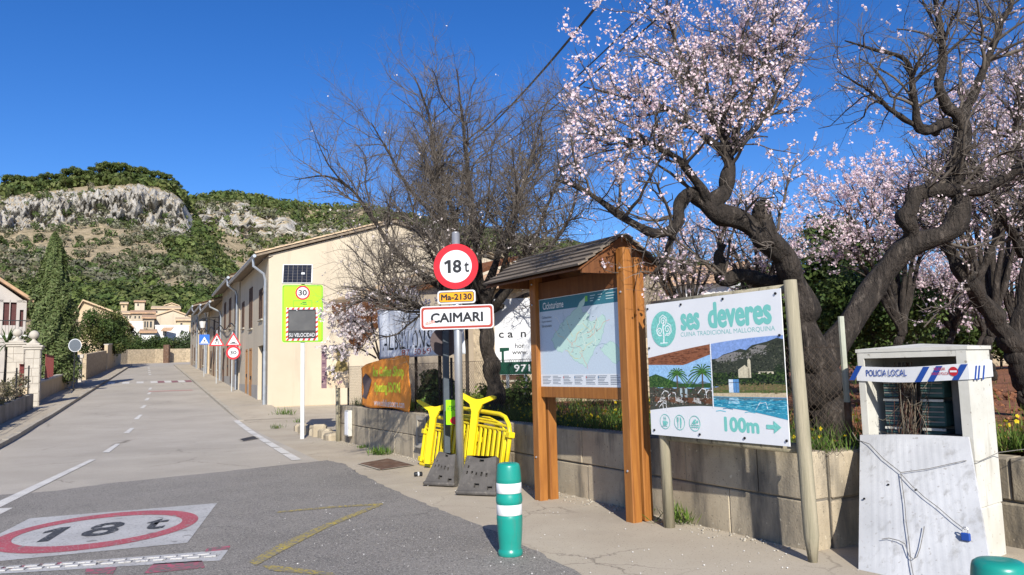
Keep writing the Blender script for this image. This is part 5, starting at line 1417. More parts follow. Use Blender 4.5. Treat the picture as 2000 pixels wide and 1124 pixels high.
# logo disc, icons and arrow
lc = U(.145,.80); pr.poly(disc(lc[0], lc[1], .172, .172, 48), TL)
WHT = lin(236,240,240)
pr.stroke([(lc[0]+.0,lc[1]-.135),(lc[0]+.004,lc[1]-.06),(lc[0]-.005,lc[1]+.02),(lc[0]+.01,lc[1]+.07)], .016, WHT)
pr.stroke([(lc[0]-.05,lc[1]-.135),(lc[0]+.055,lc[1]-.135)], .008, WHT)
def spiral(cx, cz, r0, turns, a0, sg=1): return [(cx + r0*(1-t*.85)*math.cos(a0+sg*turns*6.28*t), cz + r0*(1-t*.85)*math.sin(a0+sg*turns*6.28*t)) for t in [k/26 for k in range(27)]]
for (dx, dz, r0, a0, sg) in ((-.052,-.02,.045,-1.0,-1),(.055,-.005,.048,-2.0,1),(.0,.075,.045,-1.6,1)): pr.stroke(spiral(lc[0]+dx, lc[1]+dz, r0, 1.6, a0, sg), .011, WHT)
pr.stroke([(lc[0]-.02,lc[1]-.06),(lc[0]-.07,lc[1]-.055),(lc[0]-.1,lc[1]-.01),(lc[0]-.075,lc[1]+.04),(lc[0]-.05,lc[1]+.06),(lc[0]-.045,lc[1]+.11),(lc[0],lc[1]+.135),(lc[0]+.05,lc[1]+.105),(lc[0]+.055,lc[1]+.055),(lc[0]+.105,lc[1]+.03),(lc[0]+.11,lc[1]-.03),(lc[0]+.07,lc[1]-.065),(lc[0]+.02,lc[1]-.06)], .008, WHT)
for k, u in enumerate((.125,.245,.365)):
    c = U(u, .105); R_ = .068
    ringp = [(c[0]+R_*math.cos(6.2832*q/30), c[1]+R_*math.sin(6.2832*q/30)) for q in range(31)]
    pr.stroke(ringp, .006, TL)
    if k == 0:
        pr.poly([(c[0]-.032,c[1]+.005),(c[0]-.026,c[1]-.035),(c[0]+.018,c[1]-.035),(c[0]+.024,c[1]+.005)], TL); pr.stroke([(c[0]+.022,c[1]),(c[0]+.037,c[1]-.005),(c[0]+.03,c[1]-.022),(c[0]+.018,c[1]-.024)], .006, TL); pr.stroke([(c[0]-.038,c[1]-.043),(c[0]+.03,c[1]-.043)], .006, TL)
        for dx in (-.018,-.004,.010): pr.stroke([(c[0]+dx,c[1]+.012),(c[0]+dx+.006,c[1]+.025),(c[0]+dx-.002,c[1]+.036),(c[0]+dx+.004,c[1]+.048)], .005, TL)
    elif k == 1:
        for dx in (-.032,-.022,-.012): pr.stroke([(c[0]+dx,c[1]+.05),(c[0]+dx,c[1]+.015)], .005, TL)
        pr.poly([(c[0]-.036,c[1]+.016),(c[0]-.027,c[1]+.0),(c[0]-.026,c[1]-.05),(c[0]-.018,c[1]-.05),(c[0]-.017,c[1]),(c[0]-.008,c[1]+.016)], TL)
        pr.poly([(c[0]+.008,c[1]-.05),(c[0]+.018,c[1]-.05),(c[0]+.028,c[1]-.0),(c[0]+.026,c[1]+.035),(c[0]+.012,c[1]+.052),(c[0]+.008,c[1]+.045)], TL)
    else:
        pr.poly(disc(c[0]+.034, c[1]+.016, .013, .013, 14), TL)
        pr.poly([(c[0]-.04,c[1]-.002),(c[0]-.005,c[1]+.036),(c[0]+.018,c[1]+.036),(c[0]+.018,c[1]+.026),(c[0]+.002,c[1]+.024),(c[0]+.02,c[1]+.0),(c[0]-.0,c[1]-.006)], TL)
        for dz in (-.018,-.036): pr.stroke([(c[0]-.05+.0125*q, c[1]+dz+(.006 if q%2 else -.003)) for q in range(9)], .007, TL)
a = U(.865,.115); pr.poly([(a[0],a[1]-.017),(a[0]+.075,a[1]-.017),(a[0]+.075,a[1]-.052),(a[0]+.15,a[1]),(a[0]+.075,a[1]+.052),(a[0]+.075,a[1]+.017),(a[0],a[1]+.017)], TL)
pr.build('printed_face', M['photo_print'], pan)
M['teal_ink'] = mat('teal_ink', lin(120,196,186), rough=.5); M['pale_teal_ink'] = mat('pale_teal_ink', lin(130,190,186), rough=.5)
yl = -.0456
text('ses', *U(.365,.838), .225, .14, M['teal_ink'], pan, yl, 0, fat=.011); text('deveres', *U(.72,.868), .69, .215, M['teal_ink'], pan, yl, 0, fat=.011)
text('CUINA TRADICIONAL MALLORQUINA', *U(.62,.745), 1.09, .048, M['pale_teal_ink'], pan, yl, 0)
text('100m', *U(.70,.115), .37, .115, M['teal_ink'], pan, yl, 0, fat=.008)
for (u, v) in ((.015,.965),(.30,.97),(.62,.975),(.97,.97),(.98,.70),(.015,.66),(.03,.035),(.40,.03),(.72,.03),(.985,.035)):
    c = U(u, v); b = MB(); b.plate(disc(c[0], c[1], .011, None, 10), -.054, -.0445); b.build('screw', M['iron'], pan)

# ------------------------------------------------------------------ telephone cabinet
C = G(1924,1100); CW, CD, CH = .875, .42, 1.66
CROT = math.radians(-52)
tc = thing('telephone_cabinet', 'dirty white open telephone cabinet with bare wiring and police tape', 'cabinet', (C.x, C.y, 0), CROT)
b = MB(); b.cbox(-CW,0,.01,CD,-.02,.40,.012); b.build('plinth', M['cabinet'], tc)
b = MB(); b.box(-CW,-CW+.03,0,CD,.405,CH-.05); b.box(-.03,0,0,CD,.405,CH-.05); b.box(-CW+.031,-.031,CD-.02,CD,.405,CH-.05); b.box(-CW+.031,-.031,.002,CD-.021,.405,.43); b.build('shell', M['cabinet'], tc)
b = MB(); b.add([(-CW-.012,-.022,CH-.05),(.012,-.022,CH-.05),(.012,CD+.012,CH-.05),(-CW-.012,CD+.012,CH-.05),(-CW-.012,-.022,CH-.022),(.012,-.022,CH-.022),(.012,CD+.012,CH-.022),(-CW-.012,CD+.012,CH-.022),(-CW/2,CD/2,CH+.012)], [(3,2,1,0),(0,1,5,4),(1,2,6,5),(2,3,7,6),(3,0,4,7),(4,5,8),(5,6,8),(6,7,8),(7,4,8)]); b.build('lid', M['cabinet'], tc)
b = MB(); b.box(-CW+.0,-CW+.055,-.018,-.001,.405,CH-.051); b.build('door_jamb', M['cabinet'], tc)
b = MB(); b.box(-.075,0,-.018,-.001,.405,CH-.051); b.build('door_jamb', M['cabinet'], tc)
b = MB(); b.box(-CW+.056,-.076,-.017,-.001,CH-.10,CH-.051); b.build('top_rail', M['cabinet'], tc)
b = MB(); b.box(-CW+.035,-.035,CD-.035,CD-.022,.44,CH-.06); b.build('back_plate', M['cabinet_in'], tc)
M['rackblue'] = mat('blue_terminal_rack', (.03,.085,.16), (.03,.06,.10), 12, .6); M['rackgreen'] = mat('green_terminal_rack', (.06,.14,.13), (.04,.085,.08), 14, .6)
for c_, (xa, xb) in enumerate(((-.76,-.58),(-.45,-.27))):
    for j in range(4):
        z0 = .52+j*.235
        b = MB(); b.cbox(xa,xb,.17,CD-.04,z0,z0+.20,.008); rk_ = b.build('terminal_rack', M['rackblue' if c_ == 0 else 'rackgreen'], tc)
        for q in range(9):
            b = MB(); b.box(xa+.006, xb-.006, .160, .169, z0+.012+q*.0205, z0+.022+q*.0205); b.build('terminal_strip', M['cabinet_in' if q % 2 else 'rackgreen'], rk_)
        b = MB(); b.box(xa,xb,.15,.168,z0+.202,z0+.222); b.build('label_bar', M['cabinet'], tc)
r_ = np.random.default_rng(12)
N = 60; k = 9
st = np.stack([r_.uniform(-.80,-.32,N), r_.uniform(.09,.16,N), r_.uniform(.5,1.45,N)], 1); cen_ = np.stack([-.555+r_.normal(0,.035,N), r_.uniform(.08,.16,N), r_.uniform(.5,1.45,N)], 1)
tt = np.linspace(0,1,k)[None,:,None]
pl = st[:,None,:]*(1-tt) + cen_[:,None,:]*tt + np.cumsum(r_.normal(0,.014,(N,k,3)), 1); pl[:,:,2] -= .08*np.sin(np.pi*tt[...,0]); pl[:,:,1] = np.clip(pl[:,:,1], .02, .2)
trunk_w = np.stack([np.full((70,k),-.555)+r_.normal(0,.022,(70,1))+np.cumsum(r_.normal(0,.007,(70,k)),1), np.clip(.14+r_.normal(0,.03,(70,k)),.03,.2), np.linspace(.44,1.52,k)[None,:]+np.zeros((70,1))], 2)
pl = np.concatenate([pl, trunk_w]); v, f = tubes(pl, np.full(pl.shape[:2], .0024), 4)
colw = np.array([(.11,.08,.055),(.06,.05,.04),(.2,.17,.13),(.08,.03,.025),(.05,.05,.05)])[r_.integers(0,5,len(pl))]
tag(link('loose_wires', npmesh('loose_wires', v, f, np.repeat(colw, k*4, 0)), tc, [M['print_matte']]), kind='stuff')
b = MB(); b.box(-.28,-.08,.10,.17,.86,.94); b.build('clamp_bar', M['iron'], tc)
b = MB(); b.cbox(-.24,-.09,.24,.30,.5,1.45,.01); b.build('inner_box', M['cabinet_in'], tc)
# police tape round the cabinet
tp_ = thing('police_tape', 'blue and white police tape stretched across the open cabinet top', 'tape', (C.x, C.y, 1.43), CROT)
z0, z1 = -.062, .062
tw = lambda x: .012*math.sin(x*5+1)
b = MB(); n = 24
vs = []
for i in range(n+1):
    x = -CW-.012 + (CW+.024)*i/n; vs += [(x, -.026+.003*math.sin(x*9), z0+tw(x)), (x, -.026+.003*math.sin(x*9+.8), z1+tw(x))]
for i in range(1, 7):
    vs += [(.014, -.026+(CD+.03)*i/6, z0+tw(0)+.012*i/6), (.014, -.026+(CD+.03)*i/6, z1+tw(0)+.012*i/6-.02*math.sin(i))]
b.add(vs, [(2*i,2*i+2,2*i+3,2*i+1) for i in range(len(vs)//2-1)]); b.build('tape_band', M['signwhite'], tp_)
M['tapeblue'] = mat('tape_blue', (.015,.06,.28), rough=.5)
def stripe(x, w=.05, sl=.075):
    b = MB(); b.add([(x,-.0305,z0+tw(x)+.001),(x+w,-.0305,z0+tw(x)+.001),(x+w+sl,-.0305,z1+tw(x)-.001),(x+sl,-.0305,z1+tw(x)-.001)], [(0,1,2,3)]); b.build('blue_stripe', M['tapeblue'], tp_)
for x in (-.955,-.40,-.30,-.115): stripe(x)
text('POLICIA LOCAL', -.63, .005, .34, .055, M['tapeblue'], tp_, -.031, .01)
M['tapered'] = mat('tape_red', (.42,.02,.03), rough=.5)
text('NO PASAR', -.20, .032, .085, .024, M['tapered'], tp_, -.031, .005); text('LINEA DE POLICIA', -.20, -.005, .13, .022, M['tapered'], tp_, -.031, .005)
b = MB(); b.plate(disc(-.098,.012,.034,.036,24), -.0325, -.0315); b.build('no_entry_disc', M['tapered'], tp_)
b = MB(); b.box(-.123,-.073,-.0335,-.0327,.005,.019); b.build('white_bar', M['signwhite'], tp_)
for y in (.05,.11,.2):
    b = MB(); b.add([(.0165,y,z0+.002),(.0165,y+.03,z0+.002),(.0165,y+.075,z1-.01),(.0165,y+.045,z1-.01)], [(0,1,2,3)]); b.build('blue_stripe', M['tapeblue'], tp_)
# loose cover leaning on the cabinet
dp = thing('cover_panel', 'big scuffed white ribbed panel leaning against the telephone cabinet', 'panel', (C.x, C.y, 0), CROT)
def dpt(u, v): return Vector((-.885+.86*u + .38*(1-v) + .06*(1-v)*(u-.6), -.045-.80*(1-v), -.0+.91*v + .03*u*v))
b = MB(); nx_, nz_ = 64, 12; vs, fs_ = [], []
for j in range(nz_+1):
    for i in range(nx_+1):
        u, v_ = i/nx_, j/nz_; p = dpt(u, v_)
        rib = .001 if (i % 4 < 2 and .08 < u < .93 and .0 < v_ < .97) else 0
        bow = .02*math.sin(math.pi*u)
        vs.append((p.x, p.y - rib - bow, p.z + (.012*math.sin(math.pi*u) if j == nz_ else 0)))
for j in range(nz_):
    for i in range(nx_): fs_.append((j*(nx_+1)+i, j*(nx_+1)+i+1, (j+1)*(nx_+1)+i+1, (j+1)*(nx_+1)+i))
o_ = len(vs); vs += [(x, y+.022, z) for x, y, z in vs]
fs_ += [tuple(o_+q for q in reversed(f_)) for f_ in fs_[:]]
for i in range(nx_):
    t_ = nz_*(nx_+1)+i; fs_ += [(t_, t_+1, o_+t_+1, o_+t_), (i+1, i, o_+i, o_+i+1)]
for j in range(nz_):
    a_, c_ = j*(nx_+1), (j+1)*(nx_+1); fs_ += [(a_, c_, o_+c_, o_+a_), (a_+nx_, o_+a_+nx_, o_+c_+nx_, c_+nx_)]
b.add(vs, fs_); b.build('ribbed_sheet', M['door_sheet'], dp)
for (u, v_) in ((.28,.62),(.06,.50),(.52,.60)):
    p = dpt(u, v_); b = MB(); b.plate(disc(p.x, p.z, .008, None, 10), p.y-.030, p.y-.02); b.build('hole', M['iron'], dp)
pdl = thing('padlock', 'blue padlock hanging on the leaning white panel', 'padlock', Vector((C.x, C.y, 0)) + Matrix.Rotation(CROT,3,'Z') @ (dpt(.88,.33)+Vector((0,-.045,0))), CROT)
b = MB(); b.cbox(-.03,.03,-.012,.012,-.03,.025,.006); b.build('lock_body', M['tapeblue'], pdl)
b = MB(); b.tube([(-.018,0,.025),(-.018,0,.05),(-.008,0,.062),(.008,0,.062),(.018,0,.05),(.018,0,.025)], .005, 6); b.build('shackle', M['galv'], pdl)
def cord(label, pts, rad=.004, m='wire'):
    b = MB(); b.tube([Vector((C.x, C.y, 0)) + Matrix.Rotation(CROT,3,'Z') @ Vector(p) for p in pts], rad, 5)
    return tag(b.build('cord', M[m]), label, 'cord', 'cords tied round the cabinet')
f3 = lambda u, v, o=.03: tuple(dpt(u,v)+Vector((0,-o-.02*math.sin(math.pi*u),0)))
M['cordg'] = mat('grey_cord', (.13,.12,.11), (.2,.19,.17), 30, .8)
cord('grey cord hanging from the top left of the leaning panel to its middle', [(-.95,-.05,.93),(-.90,-.07,.87),f3(.12,.93),f3(.25,.82),f3(.38,.74),f3(.41,.72)], .003, 'cordg')
cord('grey cord stretched from the panel to the right past the cabinet', [f3(.41,.72),f3(.65,.76),f3(.95,.83),(.03,-.02,.76),(.05,.3,.80),(.4,.9,.85)], .0028, 'cordg')
cord('grey cord running down the middle of the leaning panel', [f3(.41,.72),f3(.418,.62),f3(.43,.5),f3(.432,.38),f3(.445,.25),f3(.45,.12),f3(.465,.02)], .003, 'cordg')
cord('thin cord running down to the blue padlock', [f3(.41,.71),f3(.50,.63),f3(.6,.555),f3(.7,.495),f3(.80,.42),f3(.88,.37)], .0028, 'cordg')
cord('wire looped near the lower left of the leaning panel', [f3(.22,.235),f3(.28,.25),f3(.36,.245),f3(.41,.23),f3(.425,.19),f3(.44,.155),f3(.47,.14),f3(.50,.16),f3(.53,.22),f3(.56,.31),f3(.575,.36)], .003, 'cordg')
# ------------------------------------------------------------------ speed display
g = G(590,858)
rd = thing('speed_display', 'fluorescent lime speed display with solar panel on a thin grey pole', 'sign', (g.x, g.y, gz(g.x,g.y)), math.radians(12))
b = MB(); b.box(-.045,.045,.03,.12,-.1,2.42); b.build('pole', M['pole_grey'], rd)
b = MB(); b.box(-.04,.04,.10,.16,2.3,4.0); b.build('mast', M['pole_grey'], rd)
b = MB(); b.plate(rrect(-.475,.475,2.30,3.68,.05), 0, .10); pnl = b.build('housing', M['lime'], rd)
op = rrect(-.462,.462,2.313,3.667,.045); ip = rrect(-.45,.45,2.325,3.655,.04)
b = MB(); n = len(op); b.add([(x,-.002,z) for x,z in op]+[(x,-.002,z) for x,z in ip], [(k,(k+1)%n,n+(k+1)%n,n+k) for k in range(n)]); b.build('black_outline', M['ink'], pnl)
b = MB(); b.plate(disc(0,3.49,.175,None,40), -.006, -.001); b.build('limit_ring', M['signred'], pnl)
b = MB(); b.plate(disc(0,3.49,.135,None,40), -.009, -.0062); b.build('limit_face', M['signwhite'], pnl)
text('30', 0, 3.49, .20, .14, M['ink'], pnl, -.0105, .03)
b = MB(); 
for (x0,x1,z0,z1) in ((-.22,.22,3.15,3.157),(-.22,.22,3.293,3.30),(-.22,-.213,3.157,3.293),(.213,.22,3.157,3.293)): b.box(x0,x1,-.003,-.0005,z0,z1)
tag(b.build('small_label', M['ink'], pnl), kind='stuff')
for (x, z, w) in ((.04,3.26,.10),(-.03,3.22,.05),(.05,3.215,.1)):
    b = MB(); b.box(x-w/2,x+w/2,-.003,-.0005,z-.012,z+.012); b.build('small_print', M['ink'], pnl)
sx0,sx1,sz0,sz1 = -.385,.36,2.335,3.135
b = MB(); b.plate([(sx0,sz0),(sx1,sz0),(sx1,sz1),(sx0,sz1)], -.006, -.0005); brd = b.build('striped_border', M['signwhite'], pnl)
wd_ = .05; Lp = [(sx0,sz0,1,0,sx1-sx0),(sx0,sz1-wd_,1,0,sx1-sx0),(sx0,sz0+wd_,0,1,sz1-sz0-2*wd_),(sx1-wd_,sz0+wd_,0,1,sz1-sz0-2*wd_)]
for (x, z, hx, hz, L) in Lp:
    k = int(L/.115)
    for q in range(k):
        a = q*L/k
        pts = [(x+a, z),(x+a+.055, z),(x+a+.055+.0, z+wd_),(x+a+.0, z+wd_)] if hx else [(x, z+a),(x+wd_, z+a+.03),(x+wd_, z+a+.085),(x, z+a+.055)]
        if hx: pts = [(x+a,z),(x+a+.055,z),(min(x+a+.085,sx1),z+wd_),(x+a+.03,z+wd_)]
        b = MB(); b.add([(p[0],-.0075,p[1]) for p in pts], [(0,1,2,3)]); b.build('red_stripe', M['signred'], brd)
b = MB(); b.plate([(sx0+wd_,sz0+wd_),(sx1-wd_,sz0+wd_),(sx1-wd_,sz1-wd_),(sx0+wd_,sz1-wd_)], -.012, -.0062); scr = b.build('display_frame', M['ink'], pnl)
b = MB(); b.plate([(sx0+.07,sz0+.24),(sx1-.07,sz0+.24),(sx1-.07,sz1-.09),(sx0+.07,sz1-.09)], -.014, -.0125); b.build('display_screen', M['screen'], scr)
text('SU VELOCIDAD', (sx0+sx1)/2, sz0+.135, .60, .09, M['signwhite'], pnl, -.0135, .004)
b = MB(); b.plate(disc((sx0+sx1)/2-.12, sz1-.07, .012, None, 10), -.016, -.0126); b.build('sensor', M['signwhite'], scr)
so = bpy.data.objects.new('solar_panel', None)
bpy.data.objects.remove(so)
tl = math.radians(28)
MM = Matrix.Translation((-.13,-.02,3.72)) @ Matrix.Rotation(-tl, 4, 'X')
b = MB(); b.box(-.335,.335,-.0003,.03,.012,.548,MM); sol = b.build('solar_panel', M['cabinet_in'], rd)
for (x0,x1,z0,z1) in ((-.35,.35,0,.0118),(-.35,.35,.5482,.56),(-.35,-.3352,.012,.548),(.3352,.35,.012,.548)):
    b = MB(); b.box(x0,x1,-.004,.031,z0,z1,MM); b.build('frame_bar', M['sheet'], sol)
for i in range(6):
    for j in range(6):
        b = MB(); b.box(-.325+i*.109,-.222+i*.109,-.003,-.0005,.02+j*.087,.103+j*.087,MM); b.build('solar_cell', M['cell'], sol)
# ------------------------------------------------------------------ weathered board on a round post
q = G(654,863)
ob = thing('old_notice_board', 'peeling notice board with a torn olive patch on a wooden post', 'board', (q.x, q.y, gz(q.x,q.y)), math.radians(-12))
b = MB(); b.tube([(.06,.05,-.1),(.05,.05,1.25)], .055, 10); b.build('post', M['rawwood'], ob, True)
b = MB(); b.plate([(-.32,1.2),(.34,1.2),(.34,2.18),(-.32,2.18)], -.02, .0); pb = b.build('panel', M['tile_pale'], ob)
pr = Print(-.0206, .0003)
pr.rect(-.32,.34,1.2,2.18, lin(198,178,150)); pr.rect(-.32,-.19,1.2,2.18, lin(122,98,104))
pr.poly([(-.19,2.18),(-.03,2.18),(.02,2.05),(-.05,1.95),(0,1.85),(.1,1.8),(.02,1.62),(-.08,1.55),(-.19,1.5)], lin(206,192,168))
pr.poly(fractal([(0,2.16),(.10,2.19),(.22,2.06),(.26,1.90),(.31,1.72),(.33,1.60),(.22,1.56),(.10,1.58),(-.02,1.52),(-.14,1.50),(-.12,1.60),(.02,1.68),(.10,1.85),(.05,1.98)], .1, 2), lin(134,118,76))
pr.rect(-.19,.34,1.42,1.435, lin(150,132,110)); pr.stroke([(.06,1.36),(.10,1.28),(.13,1.36),(.16,1.30),(.20,1.37),(.12,1.32)], .02, lin(140,110,120))
for k in range(9): z = 1.3+k*.09; pr.rect(-.30,-.22,z,z+.03, lin(96,70,86) if k%2 else lin(150,126,124))
pr.build('peeling_print', M['print_matte'], pb)
# ------------------------------------------------------------------ banners and boards on the fence
def cloth(root, x0, x1, ztop, zbot, fn, m, name, n=36, k=18):
    vs, fs = [], []
    for j in range(k+1):
        for i in range(n+1):
            u, v = i/n, j/k; x = x0+(x1-x0)*u; za, zb = zbot(u), ztop(u); z = za+(zb-za)*v
            vs.append((x, fn(x, z), z))
    for j in range(k):
        for i in range(n): fs.append((j*(n+1)+i, j*(n+1)+i+1, (j+1)*(n+1)+i+1, (j+1)*(n+1)+i))
    b = MB(); b.add(vs, fs); o = b.build(name, m, root, True)
    md = o.modifiers.new('solid', 'SOLIDIFY'); md.thickness = .003; md.offset = 1
    return o
def on_cloth(o, fn, gap=.006):
    for v in o.data.vertices: v.co.y = fn(v.co.x, v.co.z) - gap
    o.data.update()
M['banner_orange'] = mat('orange_banner', (.88,.31,.035), (.78,.26,.03), 3, .6, bmp=.1, bscale=8)
M['lime_ink'] = mat('yellow_green_ink', (.72,.78,.04), rough=.6); M['pale_ink'] = mat('pale_pink_ink', (.80,.66,.58), rough=.6)
bo = thing('orange_banner', 'creased orange coffee shop banner tied to the fence', 'banner', W(11.95,.06,.0), WROT)
f1 = lambda x, z: .010*math.sin(x*6+z*9)+.014*math.sin(x*2.3-z*5+1)+.005*math.sin(x*15-z*8) - .04
oc = cloth(bo, 0, 2.75, lambda u: 1.64+.18*min(1,u*2.0)+.02*math.sin(u*9), lambda u: .86-.07*u-.03*math.sin(u*7), f1, M['banner_orange'], 'cloth')
for (s_, x, z, w, h, m_) in (('ke Coffee Shop', 1.62, 1.52, 1.75, .24, 'lime_ink'), ('Opening SOON', 1.55, 1.21, 1.45, .24, 'lime_ink'), ('www.nhiketours.com', 1.66, .93, 1.65, .13, 'pale_ink')):
    on_cloth(text(s_, x, z, w, h, M[m_], oc, 0, 0, fat=.012 if h > .2 else .004), f1)
pr = Print(0, .0)
pr.poly([(.05,1.02),(.38,.98),(.66,1.38),(.28,1.52),(.05,1.42)], lin(96,84,84))
o = pr.build('faded_photo', M['print_matte'], oc); on_cloth(o, f1, .005)
pr = Print(0, .0)
for k in range(10): x, z = .14+.05*(k%4)+.03*(k//4), 1.06+.1*(k//3); pr.poly([(x,z),(x+.07,z-.01),(x+.08,z+.07),(x+.02,z+.08)], [lin(150,120,120), lin(60,50,54), lin(190,170,170)][k%3])
o = pr.build('faded_photo_detail', M['print_matte'], oc); on_cloth(o, f1, .007)
a_ = P(740, 690, 15.9); c_ = P(906, 690, 12.75)
ba = thing('white_banner', 'long white cloth banner with black serif name above the fence', 'banner', (a_.x, a_.y, 0), math.atan2(c_.y-a_.y, c_.x-a_.x))
BL = math.hypot(c_.x-a_.x, c_.y-a_.y)
zb_ = P(740,700,15.9).z
M['banner_white'] = mat('white_banner_cloth', (.62,.65,.70), (.56,.58,.62), 2, .7, bmp=.1, bscale=10)
f2 = lambda x, z: .02*math.sin(x*7+z*4)+.012*math.sin(x*19)
oc = cloth(ba, 0, BL, lambda u: zb_+1.0-.3*u, lambda u: zb_-.02, f2, M['banner_white'], 'cloth')
on_cloth(text('ALBELLONS', BL*.37, zb_+.31, BL*.60, .34, M['ink'], oc, 0, 0), f2, .006); on_cloth(text('87 50 69', BL*.50, zb_+.075, BL*.34, .11, M['rust_red'], oc, 0, 0), f2, .006)
pr = Print(0,.0); pr.poly(disc(BL*.80, zb_+.33, .22, .20, 18), lin(40,150,120)); o = pr.build('green_mark', M['print_matte'], oc); on_cloth(o, f2, .006)
for x in (.02, BL*.45, BL*.72, BL-.02):
    b = MB(); b.tube([(x,.07,.5),(x,.07,zb_+.65)], .03, 7); b.build('post', M['bark'], ba)
a_ = P(968, 730, 12.9)
cn = thing('white_board', 'white board with green foot and phone number beside the kiosk', 'board', (a_.x, a_.y, .55), math.radians(-8))
zb_ = P(968,733,12.9).z-.55
b = MB(); b.plate([(0,zb_),(.76,zb_-.0),(.76,zb_+1.27),(0,zb_+1.27)], -.012, .0); pb = b.build('panel', M['signwhite'], cn)
pr = Print(-.0125, .0003); DG = lin(20,66,52)
pr.rect(.005,.755,zb_+.005,zb_+.21,DG); pr.polys([[(.11,zb_+.21),(.15,zb_+.21),(.15,zb_+.40),(.11,zb_+.40)],[(.08,zb_+.38),(.24,zb_+.40),(.24,zb_+.45),(.08,zb_+.45)]], DG)
pr.build('printed_face', M['print'], pb)
text('c a  n', .30, zb_+.66, .46, .09, M['ink'], pb, -.015, .015); text('971', .45, zb_+.105, .27, .12, M['signwhite'], pb, -.015, .015); text('hor', .42, zb_+.48, .16, .08, M['ink'], pb, -.015, .005); text('www.', .42, zb_+.36, .26, .05, M['ink'], pb, -.015, .005)
for x in (.2,.5):
    b = MB(); b.box(x-.025,x+.025,.002,.05,-.1,zb_+1.2); b.build('leg', M['galv'], cn)
# ------------------------------------------------------------------ yellow barriers
def barrier(label, loc, lean, roll, feet, w2=1.0):
    root = thing('barrier', label, 'barrier', loc, WROT, 'yellow plastic barriers leaning on the wall')
    root.rotation_euler = (lean, roll, WROT)
    h = .80
    out = [(-w2,.02),(w2,.02),(w2,h-.24),(w2-.06,h-.12),(w2-.18,h-.03),(w2-.34,h),(-w2+.34,h),(-w2+.18,h-.03),(-w2+.06,h-.12),(-w2,h-.24)]
    def tubeframe(inset, r, name):
        pts = [(x*(1-inset/w2), .0, .02+inset*.5+(z-.02)*(1-inset*1.6/h)) for x, z in out]; pts = pts + pts[:1]
        b = MB(); b.tube(pts, r, 8, False); b.build(name, M['yellow'], root, True)
    tubeframe(0, .03, 'frame'); tubeframe(.10, .016, 'inner_frame')
    for z in (.09,.60,.66):
        b = MB(); b.cbox(-w2+.02,w2-.02,-.02,.02,z-.015,z+.015,.006); b.build('rail', M['yellow'], root)
    for k in range(13):
        x = -w2+.16+k*(2*w2-.32)/12
        b = MB(); b.cbox(x-.032,x+.032,-.013,.013,.106,.584,.008); b.build('slat', M['yellow'], root)
    for z in (.10,.55):
        for sx in (-1,1):
            b = MB(); b.cbox(sx*w2-.06,sx*w2+.06,-.045,.045,z-.04,z+.04,.01); b.build('hinge_lug', M['yellow'], root)
    for fx in feet:
        b = MB()
        poly = [(-.045,.06),(.045,.06),(.05,.78),(.10,.90),(.29,1.0),(.285,1.035),(.235,1.04),(.06,.97),(0,.96),(-.07,.97),(-.29,1.045),(-.335,1.035),(-.32,1.0),(-.10,.885),(-.055,.78)]
        b.plate(poly, -.03, .015)
        b.build('foot', M['yellow'], root, False, (fx,-.10,0), (0,0,math.radians(38)))
    return root
q = W(6.95,-.30); barrier('yellow plastic barrier with one splayed foot at the left of the stack', q, math.radians(-9), 0, (-.50,))
q = W(5.98,-.33,.16); barrier('yellow plastic barrier with one splayed foot at the right of the stack', q, math.radians(-8), math.radians(2), (.10,), .98)
q = W(6.45,-.14,.04); barrier('yellow plastic barrier standing against the wall behind the other two', q, math.radians(-2), 0, (), .95)
at_ = thing('warning_plate', 'small yellow warning plate half hidden by the galvanised post', 'sign', (*P(884,830,11.4).xy, P(884,830,11.4).z), math.radians(-15))
b = MB(); b.plate(rrect(-.10,.13,0,.36,.01), 0, .012); pw = b.build('plate', M['lime'], at_)
text('ATENCION', .02, .24, .2, .075, M['ink'], pw, -.001, .01); b = MB(); b.plate(disc(.05,.06,.09,.06,20), -.002, -.0005); b.build('red_mark', M['signred'], pw)
# heavy rubber feet
def rubber_foot(label, loc, rot, w0, w1, h, lean, seed):
    root = thing('rubber_base', label, 'base block', loc, rot, 'black rubber barrier bases'); root.rotation_euler = (lean, 0, rot)
    ops = [(.42,.56,.18,.30),(.12,.17,.52,.60),(.26,.32,.55,.62),(.40,.45,.52,.60),(.55,.61,.50,.62),(.12,.17,.68,.75),(.70,.76,.48,.58),(.78,.92,.12,.22),(.45,.60,.90,.97)]
    b = MB(); wall_open(b, 0, 1, 0, 1, ops, 0.0, .05)
    for (a, c, d, e) in ops: b.add([(a,.05,d),(c,.05,d),(c,.05,e),(a,.05,e)], [(0,1,2,3)])
    b.add([(0,0,0),(1,0,0),(1,.11,0),(0,.11,0)], [(3,2,1,0)]); b.add([(0,0,1),(1,0,1),(1,.11,1),(0,.11,1)], [(0,1,2,3)])
    b.add([(0,0,0),(0,.11,0),(0,.11,1),(0,0,1)], [(3,2,1,0)]); b.add([(1,0,0),(1,.11,0),(1,.11,1),(1,0,1)], [(0,1,2,3)]); b.add([(0,.11,0),(1,.11,0),(1,.11,1),(0,.11,1)], [(3,2,1,0)])
    r2 = random.Random(seed)
    nv = []
    for (x, y, z) in b.v:
        w = w0+(w1-w0)*z; bulge = -.03*(1-z)
        nv.append(((x-.5)*w, y+bulge*(1 if y < .1 else 0), z*h + .02*math.sin(x*5+seed)*z))
    b.v = nv
    b.build('block', M['rubber'], root)
    b = MB(); b.cbox(-w0/2-.01,w0/2+.01,-.05,.10,-.005,.045,.015); b.build('lip', M['rubber'], root)
    return root
g = G(858,951); rubber_foot('black rubber base block leaning left of the galvanised post', (g.x, g.y, .01), math.radians(-24), .46, .27, .46, math.radians(-28), 1)
